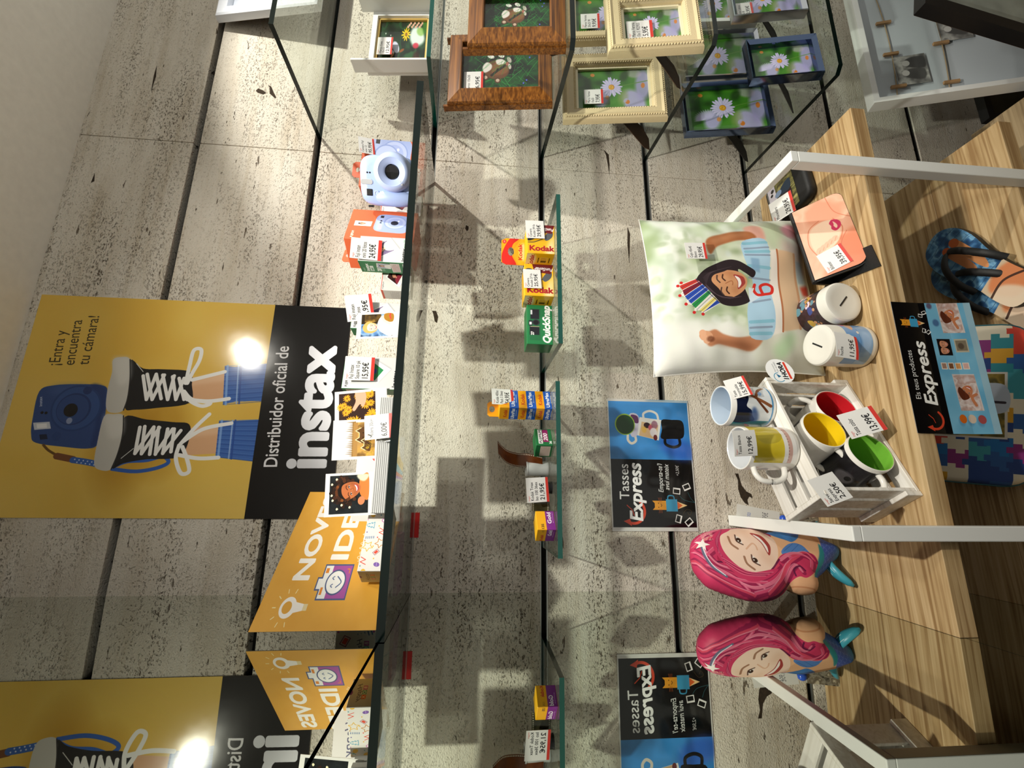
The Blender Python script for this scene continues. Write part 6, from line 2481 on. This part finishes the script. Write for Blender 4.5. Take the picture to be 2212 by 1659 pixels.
def inside(x, z):
    a, b = OA, np.roll(OA, -1, 0)
    k = (a[:, 1] > z) != (b[:, 1] > z)
    with np.errstate(divide='ignore', invalid='ignore'):
        xi = a[:, 0] + (z - a[:, 1]) * (b[:, 0] - a[:, 0]) / (b[:, 1] - a[:, 1])
    return bool(np.sum(k & (x < xi)) % 2)


def nearest(x, z):
    a, b = OA, np.roll(OA, -1, 0)
    d = b - a
    t = np.clip(((x - a[:, 0]) * d[:, 0] + (z - a[:, 1]) * d[:, 1]) / np.maximum((d * d).sum(1), 1e-12), 0, 1)
    q = a + d * t[:, None]
    r2 = (q[:, 0] - x) ** 2 + (q[:, 1] - z) ** 2
    i = int(r2.argmin())
    return q[i], math.sqrt(r2[i])


st_ = .005
x0, x1, z0, z1 = OA[:, 0].min() - st_, OA[:, 0].max() + st_, OA[:, 1].min() - st_, OA[:, 1].max() + st_
nx, nz = int((x1 - x0) / st_) + 2, int((z1 - z0) / st_) + 2
ins = {}
for i in range(nx + 1):
    for j in range(nz + 1):
        ins[i, j] = inside(x0 + i * st_, z0 + j * st_)
idx, V, F, U = {}, [], [], []


def vert(i, j, sgn):
    k = (i, j, sgn)
    x, z = x0 + i * st_, z0 + j * st_
    q, d = nearest(x, z)
    if not ins[i, j]:
        x, z, d = q[0], q[1], 0
        k = (i, j, 0)
    if k in idx:
        return idx[k]
    t = min(d / .032, 1)
    y = sgn * .026 * math.sqrt(max(1 - (1 - t) ** 2, 0))
    idx[k] = len(V)
    V.append((x, y, z))
    return idx[k]


for i in range(nx):
    for j in range(nz):
        cs = ((i, j), (i + 1, j), (i + 1, j + 1), (i, j + 1))
        if any(ins[c_] for c_ in cs):
            for sgn in (-1, 1):
                f = [vert(a, b, sgn) for a, b in cs]
                f = f if sgn < 0 else f[::-1]
                f2 = []
                for a in f:
                    if not f2 or a != f2[-1]:
                        f2.append(a)
                if len(set(f2)) >= 3:
                    F.append(tuple(f2))
                    U.append([((V[a][0] + .13) / .26, V[a][2] / .40) for a in f2])
auto(MB().add(V, F, 0, U).build('body', mat_mer, mer_), 80)
FIN = mat('fin_teal', '3f9fb4', .35)
FINL = mat('fin_line', 'c9e4e6', .4)
inv = MMx.inverted()
for tipp, nm in (((.036, -.150, TZ + .0125), 0), ((.155, -.075, TZ + .0125), 1)):
    p0, p1 = inv @ Vector((.0875, -.1070, TZ + .030)), inv @ Vector(tipp)
    p1.z = .0115
    pts, rad = [], []
    for k in range(11):
        t = k / 10
        pts.append(p0.lerp(p1, t) + Vector((0, 0, .012 * math.sin(PI * t))))
        rad.append(.0072 * (.75 + .9 * math.sin(PI * min(t * .9 + .05, 1))) * (1 if k < 10 else .5))
    fin = auto(MB().tube(pts, rad, 12, flat=.62).build('tail_fin', FIN, mer_), 70)
    for off in (-.0045, .0045):
        dr = (p1 - p0).normalized()
        sd = dr.cross(Vector((0, 0, 1))).normalized() * off
        MB().tube([pts[k] + sd + Vector((0, 0, rad[k] * .55)) for k in range(1, 10)], .0007, 5).build('fin_stripe', FINL, fin)

# ---- little cards and key ring behind the left tube of the frame
cc = Cv(40, 60, 200, 'c9c8c2')
cc.text('foto', 6, 20, 10, '6a7ab0')
cc.text('5,95€', 6, 44, 11, '5a5a60')
ck = MB().box((0, 0, 0), (.032, .001, .090), slots=dict(front=1)).build('small_card', [PAPER, cc.mat('small_card_print', rough=.5)])
ck.matrix_world = frame_matrix((.1430, -.0520, .6700), (1, .0, -.2), (0, .30, 1))
tag(ck, 'narrow pale card leaning on the stone behind the left white tube', 'card')
kb = place('key_ring', 'photo key ring with a blue bead leaning beside the mermaid cushion', 'key ring', frame_matrix((.1450, -.0700, TZ + .0006), (1, .1, 0), (0, .25, 1)))
kc = Cv(30, 60, 120, '8a8478')
kc.mottle(['3a342c', '9a9484', '6a6050', 'c9c0a8'], 10, 77, 1)
MB().box((0, 0, 0), (.030, .003, .064), slots=dict(front=1)).build('photo_tag', [PAPER, kc.mat('key_ring_print', rough=.3)], kb)
MK = Matrix.Translation((.015, -.001, .074))
auto(MB().lathe([(.0005, -.010)] + [(.010 * math.sin(PI * k / 10), -.010 * math.cos(PI * k / 10)) for k in range(1, 10)] + [(.0005, .010)], 16, MK).build('bead', mat('bead_blue', '2a56c4', .2), kb), 60)
MB().box((.0142, .0, .0635), (.0158, .0015, .0655)).build('cord', BLACK, kb)
# ------------------------------------------------------------------ picture frames on the glass shelves
BROWN = wood_material('walnut_frame', '5a3412', '7a4a1c', '9a6428', 0, .35, 2.0)
CREAM = mat('cream_moulding', 'd9c79e', .5, bump=.3, bscale=700, vary=.05)
CREAM2 = mat('cream_sight_edge', 'efe6c4', .35)
SILVER = mat('chrome_frame', 'c9ced6', .12, metal=.95)
BLUECH = mat('dark_chrome_frame', '5a6a88', .10, metal=.95)
WHITEP = mat('white_painted_wood', 'eef0ef', .45)
STRUT = mat('strut_brown', '4a3320', .7)
STRUTB = mat('strut_black', '1a1614', .7)
PANE = sheet_glass('frame_pane', (.97, .98, .975), .9)


def picture_frame(label, p, xd, lean, w, h, prof, m_, artm, strut=None, sight=None, group=None, rope=False, lip=0.0, name='picture_frame', side=None):
    """p: bottom-left corner on the shelf, lean: how far the top lies back per metre; prof: (inset, front depth) from outside in"""
    M = frame_matrix(p, xd, Vector((-lean * -0 + Vector((0, lean, 1)).x, lean, 1)))
    t = place(name, label, 'picture frame', M, group)
    wd = prof[-1][0]
    n = len(prof)
    for a, b, ux, uz in (((0, 0), (w, 0), (1, 0), (0, 1)), ((w, 0), (w, h), (0, 1), (-1, 0)), ((w, h), (0, h), (-1, 0), (0, -1)), ((0, h), (0, 0), (0, -1), (1, 0))):
        L = math.hypot(b[0] - a[0], b[1] - a[1])
        V = []
        for e in (0, 1):
            for s_, d in prof:
                q = s_ if e == 0 else L - s_
                V.append((a[0] + ux[0] * q + uz[0] * s_, -d, a[1] + ux[1] * q + uz[1] * s_))
            for s_ in (wd, 0):
                q = s_ if e == 0 else L - s_
                V.append((a[0] + ux[0] * q + uz[0] * s_, .004, a[1] + ux[1] * q + uz[1] * s_))
        k = n + 2
        F = [tuple(range(k))[::-1], tuple(range(k, 2 * k))]
        for i in range(k):
            j = (i + 1) % k
            F.append((i, j, k + j, k + i))
        mb = MB().add(V, F)
        auto(mb.build('rail', m_, t), 25)
        if rope:
            for ro, d_, r_ in rope:
                r = MB()
                cnt = int(L / .0062)
                for c_ in range(cnt):
                    q = (c_ + .5) * .0062
                    if q < ro or q > L - ro:
                        continue
                    cx0, cz0 = a[0] + ux[0] * q + uz[0] * ro, a[1] + ux[1] * q + uz[1] * ro
                    dx, dz = ux[0] * .0026 + uz[0] * r_, ux[1] * .0026 + uz[1] * r_
                    ex, ez = ux[0] * .0026 - uz[0] * r_ * .3, ux[1] * .0026 - uz[1] * r_ * .3
                    r.add([(cx0 - dx, -d_ + .0004, cz0 - dz), (cx0 + ex, -d_ + .0004, cz0 + ez), (cx0 + dx, -d_ + .0004, cz0 + dz), (cx0 - ex, -d_ + .0004, cz0 - ez), (cx0, -d_ - .0018, cz0)], [(0, 1, 4), (1, 2, 4), (2, 3, 4), (3, 0, 4)])
                if r.v:
                    r.build('rope_moulding', m_, t)['kind'] = 'stuff'
    if sight:
        s0 = wd - .0005
        sb = MB()
        for a, b in (((s0, s0), (w - s0, s0 + sight[0])), ((s0, h - s0 - sight[0]), (w - s0, h - s0)), ((s0, s0), (s0 + sight[0], h - s0)), ((w - s0 - sight[0], s0), (w - s0, h - s0))):
            sb.box((a[0], -.0055, a[1]), (b[0], .003, b[1]))
        sb.build('sight_edge', sight[1], t)
        wd = wd + sight[0]
    MB().quad([(wd - .002, .0005, wd - .002), (w - wd + .002, .0005, wd - .002), (w - wd + .002, .0005, h - wd + .002), (wd - .002, .0005, h - wd + .002)]).build('picture', artm, t)
    MB().quad([(wd - .001, -.0015, wd - .001), (w - wd + .001, -.0015, wd - .001), (w - wd + .001, -.0015, h - wd + .001), (wd - .001, -.0015, h - wd + .001)]).build('glass_pane', PANE, t)
    MB().box((.003, .0042, .003), (w - .003, .0062, h - .003)).build('back_board', STRUT if strut is None else strut[0], t)
    if lip:
        MB().box((-.002, .001, -.0002), (.0035, lip, h + .010)).box((w - .0035, .001, -.0002), (w + .002, lip, h + .010)).box((.0035, .001, -.0002), (w - .0035, lip, .005)).build('outer_lip', m_, t)
    if strut:
        inv_ = M.inverted()
        back = strut[1]
        top = Vector((w * .5, .0066, h * .62))
        foot = Vector(strut[3]) if len(strut) > 3 else M @ Vector((w * .5 + strut[2], 0, 0)) + Vector((0, back, 0))
        f_ = inv_ @ foot
        hw0, hw1 = .014, .032
        P = [top + Vector((-hw0, 0, 0)), top + Vector((hw0, 0, 0)), f_ + Vector((hw1, 0, .034)), f_ + Vector((hw1 * .55, 0, .002)), f_ + Vector((-hw1 * .55, 0, .002)), f_ + Vector((-hw1, 0, .034))]
        for k_, frac in ((2, .86), (5, .86)):
            P[k_] = top.lerp(f_, frac) + Vector((hw1 if k_ == 2 else -hw1, 0, 0))
        Q = [q + Vector((0, .002, 0)) for q in P]
        MB().add(P + Q, [(0, 1, 2, 3, 4, 5), (11, 10, 9, 8, 7, 6)] + [(i, 6 + i, 6 + (i + 1) % 6, (i + 1) % 6) for i in range(6)]).build('easel_strut', strut[0], t)
    return t


GD = art(daisy_art, rough=.25)
GB = art(badger_art, rough=.25)
GG = art(garden_art, rough=.25)
FB = 'picture frames on the glass shelves'
WALN = [(0, .004), (.002, .008), (.030, .016), (.0325, .015), (.0335, .004)]
picture_frame('walnut frame with a furry animal in grass, back one of the two wooden frames', (1.108, -.196, ZD), (1, 0, 0), .13, .205, .250, WALN, BROWN, GB, (STRUT, .07, 0), group=FB, lip=.016)
picture_frame('walnut frame with a furry animal in grass, front one overlapping its twin', (1.088, -.350, ZD), (1, -.02, 0), .12, .160, .200, WALN, BROWN, GB, (STRUT, .07, 0), group=FB, lip=.016)
price_tag('price tag inside the back walnut frame reading 16,95€', ['Marco 15x20', ''], '16,95€', frame_matrix((1.1415, -.1780, 1.3690), (1, 0, 0), (0, .13, 1)), .060, .046)

CRP = [(0, .004), (.0015, .012), (.010, .020), (.016, .0165), (.028, .0165), (.034, .010), (.036, .003)]
RP = ((.006, .0175, .003), (.030, .0150, .003))
picture_frame('large cream rope-moulded frame with a lilac daisy, left on its shelf', (1.126, -.155, ZF), (1, .0, 0), .14, .205, .262, CRP, CREAM, GD, (STRUT, .075, -.01, (1.150, -.050, ZF + .001)), (.0055, CREAM2), FB, RP)
picture_frame('cream rope-moulded frame with a lilac daisy, front right, priced 5,95€', (1.127, -.335, ZF), (1, .04, 0), .16, .172, .202, CRP, CREAM, GD, (STRUT, .075, -.01, (1.155, -.236, ZF + .001)), (.0055, CREAM2), FB, RP)
picture_frame('cream rope-moulded frame half hidden behind the one priced 5,95€', (1.375, -.155, ZF), (1, .0, 0), .14, .205, .262, CRP, CREAM, GD, (STRUT, .075, -.01), (.0055, CREAM2), FB, RP)
price_tag('price tag reading 7,95€ in the large cream frame', ['Marco Vertex', '15x20'], '7,95€', frame_matrix((1.1700, -.1480, 1.0640), (1, 0, 0), (0, .14, 1)), .044, .048)
price_tag('price tag reading 5,95€ in the front cream frame', ['Marco Verona', '10x15 902955'], '5,95€', frame_matrix((1.1730, -.3210, 1.0040), (1, .04, 0), (0, .16, 1)), .050, .056)
price_tag('price tag in the half hidden cream frame reading 9,95€', ['Marco Verona', '20x25 90'], '9,95€', frame_matrix((1.4140, -.1480, 1.0640), (1, 0, 0), (0, .14, 1)), .050, .050)

CHR = [(0, .004), (.0008, .016), (.002, .018), (.0105, .012), (.0115, .003)]
picture_frame('large dark chrome frame with a lilac daisy, leftmost on the lowest glass shelf', (1.137, -.136, ZG), (1, .04, 0), .17, .165, .228, CHR, BLUECH, GD, (STRUTB, .065, 0, (1.153, -.030, ZG + .001)), group=FB)
picture_frame('small dark chrome frame with a lilac daisy, front on the lowest glass shelf', (1.129, -.300, ZG), (1, .04, 0), .20, .116, .156, CHR, BLUECH, GD, (STRUTB, .060, 0, (1.140, -.212, ZG + .001)), group=FB)
picture_frame('grey beaded frame with a lilac daisy behind the small chrome one', (1.318, -.130, ZG), (1, .04, 0), .15, .165, .215, CHR, SILVER, GD, (STRUTB, .065, 0), group=FB)
picture_frame('silver frame with a lilac daisy in front of the white one', (1.325, -.288, ZG), (1, .04, 0), .18, .130, .170, CHR, SILVER, GD, (STRUTB, .060, 0, (1.340, -.205, ZG + .001)), group=FB)
picture_frame('white frame with a lilac daisy, farthest back on the lowest glass shelf', (1.500, -.130, ZG), (1, .0, 0), .13, .165, .215, [(0, .004), (.001, .018), (.013, .018), (.014, .003)], WHITEP, GD, (STRUTB, .06, 0), group=FB)
price_tag('price tag reading 10,95€ in the leftmost chrome frame', ['Marco Viena', '15x20 86036'], '10,95€', frame_matrix((1.1510, -.1040, .7740), (1, .04, 0), (0, .17, 1)), .047, .043)
price_tag('price tag reading 6,95€ in the small front chrome frame', ['Marco Viena', '10x15 86307'], '6,95€', frame_matrix((1.1455, -.2790, .7020), (1, .04, 0), (0, .20, 1)), .046, .044)
price_tag('price tag reading 15,95€ in the grey beaded frame', ['Marco Viena', '20x25'], '15,95€', frame_matrix((1.3330, -.1030, .7600), (1, .04, 0), (0, .15, 1)), .048, .044)
price_tag('price tag reading 12,95€ in the silver frame', ['Marco Lisboa', '13x18'], '12,95€', frame_matrix((1.3400, -.2680, .7190), (1, .04, 0), (0, .18, 1)), .046, .042)

# white shadow box with the garden picture
gf = picture_frame('white wooden box frame with a colourful garden picture and deep side boards', (1.266, -.100, ZA + .001), (1, .02, 0), .10, .200, .165, [(0, .002), (.001, .012), (.014, .012), (.015, .002)], WHITEP, GG, None, (.005, mat('gilt_sight', 'd9b86a', .4)), FB, name='box_frame')
TAN = mat('raw_wood_inside', 'd2a866', .6)
MB().box((-.0065, -.045, .0), (-.0005, -.010, .195)).build('side_board', WHITEP, gf, bevel=.0008)
MB().box((-.0003, -.044, .0), (.0006, -.013, .185)).build('side_lining', TAN, gf)
MB().box((.2005, -.045, .0), (.2065, -.010, .195)).build('side_board', WHITEP, gf, bevel=.0008)
price_tag('price tag reading 12,95€ in the white box frame', ['Marco Casa', '10x15'], '12,95€', frame_matrix((1.3150, -.1030, 1.6080), (1, .02, 0), (0, .10, 1)), .058, .040)

# large white frame behind the topmost shelf
WB = picture_frame('large white empty frame leaning on the stone behind the topmost shelf', (1.470, -.078, ZC), (1, .0, 0), .20, .42, .300, [(0, .004), (.003, .014), (.008, .017), (.032, .014), (.036, .003)], mat('pale_frame', 'dfe4ee', .35), mat('pale_mat_board', 'd6dcec', .6), None, group=FB)

# ------------------------------------------------------------------ floor pictures on the right
PF = picture_frame('large white peg-line frame with small grey photos, leaning low on the right', (1.228, -.330, -.309), (1, 0, 0), .30, .46, .66, [(0, .004), (.002, .026), (.016, .026), (.018, .003)], WHITEP, mat('peg_board_white', 'd3dbe4', .6), None, group=FB, name='peg_frame')
TW = mat('peg_twine', 'a08a6a', .8)
PEG = mat('wooden_peg', 'a8845c', .6)
bw = Cv(60, 60, 160, '8a8a88')
bw.mottle(['5a5a5a', '8f908e', 'b9bab6', '6a6a68'], 18, 120, 1)
bw.sp([(8, 50), (14, 20), (26, 14), (32, 30), (28, 54)], '4a4a4a', .9, 1)
bw.sp([(32, 56), (34, 30), (44, 16), (54, 28), (54, 56)], '3f3f40', .9, 1)
bw.ell(24, 18, 6, 7, 'c9c9c6')
bw.ell(44, 22, 6, 7, 'bdbdba')
BW = bw.mat('grey_photo_print', rough=.5)
for zz, xs, ph in ((.590, (.060, .170, .28), (1,)), (.470, (.050, .180, .32), (1,))):
    pts = [(.020 + k * .045, -.0050, zz + .012 * (k - 4.5) ** 2 / 20.0 - .012) for k in range(10)]
    tw = MB().tube(pts, .0012, 6).build('twine', TW, PF)
    for i, x in enumerate(xs):
        pg = MB().box((x - .004, -.0095, zz - .026), (x + .004, -.0040, zz + .010)).build('peg', PEG, PF)
for x, z in ((.062, .505), (.185, .385)):
    MB().box((x, -.0060, z), (x + .095, -.0052, z + .075), slots=dict(front=1)).build('photo_print', [PAPER, BW], PF)
bp = at(2111, 274, 1, -.075)
picture_frame('black frame with a dark picture low behind the plinth', (bp.x, -.10, -.309), (1, 0, 0), .05, .24, bp.z + .309, [(0, .004), (.001, .018), (.020, .018), (.021, .003)], BLACK, mat('dark_picture', '14160f', .3, vary=.6, bscale=40), None, group=FB)
b0, b1 = at(1868, -4, 1, -.36), at(2214, 101, 1, -.36)
d_ = (b0 - b1).normalized()
bf = picture_frame('black picture frame standing askew before the peg-line frame, cut by the edge', b1 - d_ * .30, Vector((d_.z, 0, -d_.x)), 0, .30, .30 + (b0 - b1).length + .03, [(0, .004), (.001, .022), (.030, .022), (.031, .003)], BLACK, mat('pale_picture', 'b9c0b8', .4, vary=.3, bscale=12), None, group=FB)
_z = Vector((d_.x, 0, d_.z))
bf.matrix_world = frame_matrix(b1 - d_ * .45, Vector((d_.z, 0, -d_.x)), d_)

# ------------------------------------------------------------------ leaflet hung on the table edge
c = products_art()
LM_ = c.mat('products_leaflet_print', rough=.12, spec=.5)
p_ = [(0, 0), (.0, .055), (-.0035, .105), (-.012, .150)]
V, F, U, mi = [], [], [], []
Wl = .250
for k, (yy, dz) in enumerate(p_):
    for x in (0, Wl):
        V.append((x, yy, -dz))
n = len(p_)
for k, (yy, dz) in enumerate(p_):
    for x in (0, Wl):
        V.append((x, yy + .001, -dz))
for k in range(n - 1):
    F.append((2 * k + 2, 2 * k + 3, 2 * k + 1, 2 * k))
    U.append(((0, 1 - p_[k + 1][1] / .15), (1, 1 - p_[k + 1][1] / .15), (1, 1 - p_[k][1] / .15), (0, 1 - p_[k][1] / .15)))
    mi.append(0)
    o_ = 2 * n
    F.append((o_ + 2 * k, o_ + 2 * k + 1, o_ + 2 * k + 3, o_ + 2 * k + 2))
    U.append(None)
    mi.append(1)
hl = MB().add(V, F, mi, U).build('hanging_leaflet', [LM_, PAPER])
hl.location = (.3205, -.3335, TZ + .002)
tag(hl, 'black and blue leaflet hanging from the front edge of the oak board', 'leaflet')

# ------------------------------------------------------------------ things on the lower board
LZ = .2335


def sole(s_=1):
    P = [(0, .0), (.030, .004), (.040, .03), (.038, .08), (.040, .13), (.050, .19), (.046, .235), (.025, .262), (-.004, .266), (-.034, .250), (-.048, .21), (-.046, .16), (-.034, .10), (-.034, .045), (-.026, .010)]
    return [(p[0] * s_, p[1]) for p in P]


c = Cv(110, 270, 520, '2f5f8f')
c.mottle(['27547f', '4f86b4', '7fb0d0', '2a5a8a', '1c416a'], 22, 130, 1)
for k in range(13):
    c.line([(0, 12 + k * 20), (30, 16 + k * 20), (70, 10 + k * 20), (110, 15 + k * 20)], 1.2, '1a3a5c', .7, True)
for k in range(40):
    x, y = random.uniform(0, 110), random.uniform(0, 180)
    c.line([(x, y), (x + random.uniform(-3, 3), y + 18)], 1, '1f4468', .5)
c.sp([(44, 60), (56, 52), (62, 66), (60, 130), (48, 150), (44, 110)], 'd08a5a')
c.sp([(66, 58), (78, 52), (84, 70), (80, 140), (66, 160), (62, 110)], 'd8935f')
c.ell(52, 58, 9, 11, 'b85a2c')
c.ell(74, 58, 10, 12, 'c0622f')
c.poly([(0, 190), (110, 170), (110, 270), (0, 270)], 'c9b59a')
c.sp([(30, 200), (70, 180), (110, 200), (100, 240), (50, 250)], 'd07a4a', .9, 3)
c.sp([(10, 220), (50, 210), (70, 260), (20, 268)], 'e0ccb4', .9, 3)
c.line([(20, 214), (60, 206), (96, 226)], 5, '3a241c', .9, True)
SO = c.mat('flip_flop_print', rough=.5)
RUB = mat('black_rubber', '0f0f10', .6)


def flip_flop(label, p, yaw, side, rise=0.0, roll=0.0):
    M = Matrix.Rotation(math.radians(yaw), 4, 'Z') @ Matrix.Rotation(rise, 4, 'X') @ Matrix.Rotation(roll, 4, 'Y')
    M.translation = Vector(p)
    t = place('flip_flop', label, 'flip flop', M, 'printed flip flops')
    ol = spline(sole(side), 4, True)
    RX = Matrix(((1, 0, 0, 0), (0, 0, 1, 0), (0, 1, 0, 0), (0, 0, 0, 1)))      # outline x,z -> x,y ; depth -> up
    n_ = len(ol)
    V = [(q[0], q[1], 0) for q in ol] + [(q[0], q[1], .015) for q in ol]
    F = [tuple(range(n_))[::-1], tuple(range(n_, 2 * n_))] + [(i, (i + 1) % n_, n_ + (i + 1) % n_, n_ + i) for i in range(n_)]
    if side < 0:
        F = [f[::-1] for f in F]
    U = [None, [((q[0] + .055) / .11, q[1] / .27) for q in ol]] + [None] * n_
    if side < 0:
        U[1] = U[1][::-1]
    MB().add(V, F, [1, 0] + [1] * n_, U).build('sole', [SO, RUB], t)
    for sx in (-1, 1):
        pts = spline([(0, .205, .014), (.006 * sx, .195, .030), (.024 * sx, .160, .044), (.038 * sx, .120, .034), (.042 * sx, .095, .010)], 5)
        auto(MB().tube(pts, [.0045 + .0035 * min(k / 8, 1) for k in range(len(pts))], 8, flat=.5).build('strap', RUB, t), 60)
    return t


flip_flop('printed flip flop with black straps, lying right on the lower board', (.600, -.318, LZ + .0165), -56, 1)
flip_flop('second printed flip flop, partly behind the hanging leaflet', (.560, -.327, LZ + .0006), -50, -1, 0, 0)

# patchwork satchel with a photograph
pc = Cv(330, 230, 760, '2f8a96')
cols = ['1f6fb0', '2f8a96', 'e8dfc8', '8a2f7a', 'd8a02c', '1f3f80', 'c9402f', '3f9aa8', 'e4dcc6', '2a5a9a']
g_ = random.Random(15)
for j in range(9):
    for i in range(12):
        x, y = i * 30 - 15 + (j % 2) * 12, j * 28 - 10
        s_ = 17
        P = [(-1, -1), (-.35, -1), (-.35, -1.5), (.35, -1.5), (.35, -1), (1, -1), (1, -.35), (1.5, -.35), (1.5, .35), (1, .35), (1, 1), (-1, 1)]
        a = g_.choice((0, PI / 2, PI, -PI / 2))
        pc.poly([(x + s_ * (p[0] * math.cos(a) - p[1] * math.sin(a)), y + s_ * (p[0] * math.sin(a) + p[1] * math.cos(a))) for p in P], g_.choice(cols))
pc.rect(96, 50, 232, 190, 'd8d4cc')
pc.mottle(['6a5a20', '8f7a30', '4a4420', 'b09a4a'], 22, 140, 1, (100, 54, 228, 186))
pc.sp([(150, 186), (154, 120), (168, 84), (190, 90), (204, 130), (206, 186)], 'b9c4d4')
pc.ell(178, 84, 14, 16, '5a4030')
pc.line([(170, 186), (174, 130)], 5, '2a2430')
pc.rect(96, 40, 232, 50, 'd4472f')
PS = pc.mat('satchel_print', rough=.55)
sat = place('satchel', 'rounded patchwork satchel of bright puzzle pieces with a photo, on the lower board', 'satchel', frame_matrix((.232, -.222, LZ + .0008), (1, -.22, -.0), (.12, .55, .70)))
sw, sh = .330, .262
P_ = []
for cx0, cz0, a0 in ((sw - .05, .05, -PI / 2), (sw - .05, sh - .05, 0), (.05, sh - .05, PI / 2), (.05, .05, PI)):
    for k in range(7):
        a = a0 + PI / 2 * k / 6
        P_.append((cx0 + .05 * math.cos(a), cz0 + .05 * math.sin(a)))
m_ = MB()
n = len(P_)
V = []
for yy, s_ in ((.0, .93), (-.010, .985), (-.022, 1.0), (-.034, .985), (-.042, .93)):
    V += [(sw / 2 + (p[0] - sw / 2) * s_, yy, sh / 2 + (p[1] - sh / 2) * s_) for p in P_]
F = [tuple(range(n))[::-1], tuple(4 * n + k for k in range(n))]
U = [None, [(V[4 * n + k][0] / sw, V[4 * n + k][2] / sh) for k in range(n)]]
mi = [1, 0]
for i in range(4):
    for k in range(n):
        F.append((i * n + k, i * n + (k + 1) % n, (i + 1) * n + (k + 1) % n, (i + 1) * n + k))
        U.append([(V[q][0] / sw, V[q][2] / sh) for q in F[-1]])
        mi.append(0)
F = [f[::-1] for f in F]
U = [u[::-1] if u else None for u in U]
auto(m_.add(V, F, mi, U).build('body', [PS, LEATHER], sat), 50)
MB().tube([(sw / 2 + (p[0] - sw / 2) * 1.004, -.021, sh / 2 + (p[1] - sh / 2) * 1.004) for p in P_], .0022, 6, closed=True).build('zip', mat('zip_teal', '1f5f6a', .5), sat)
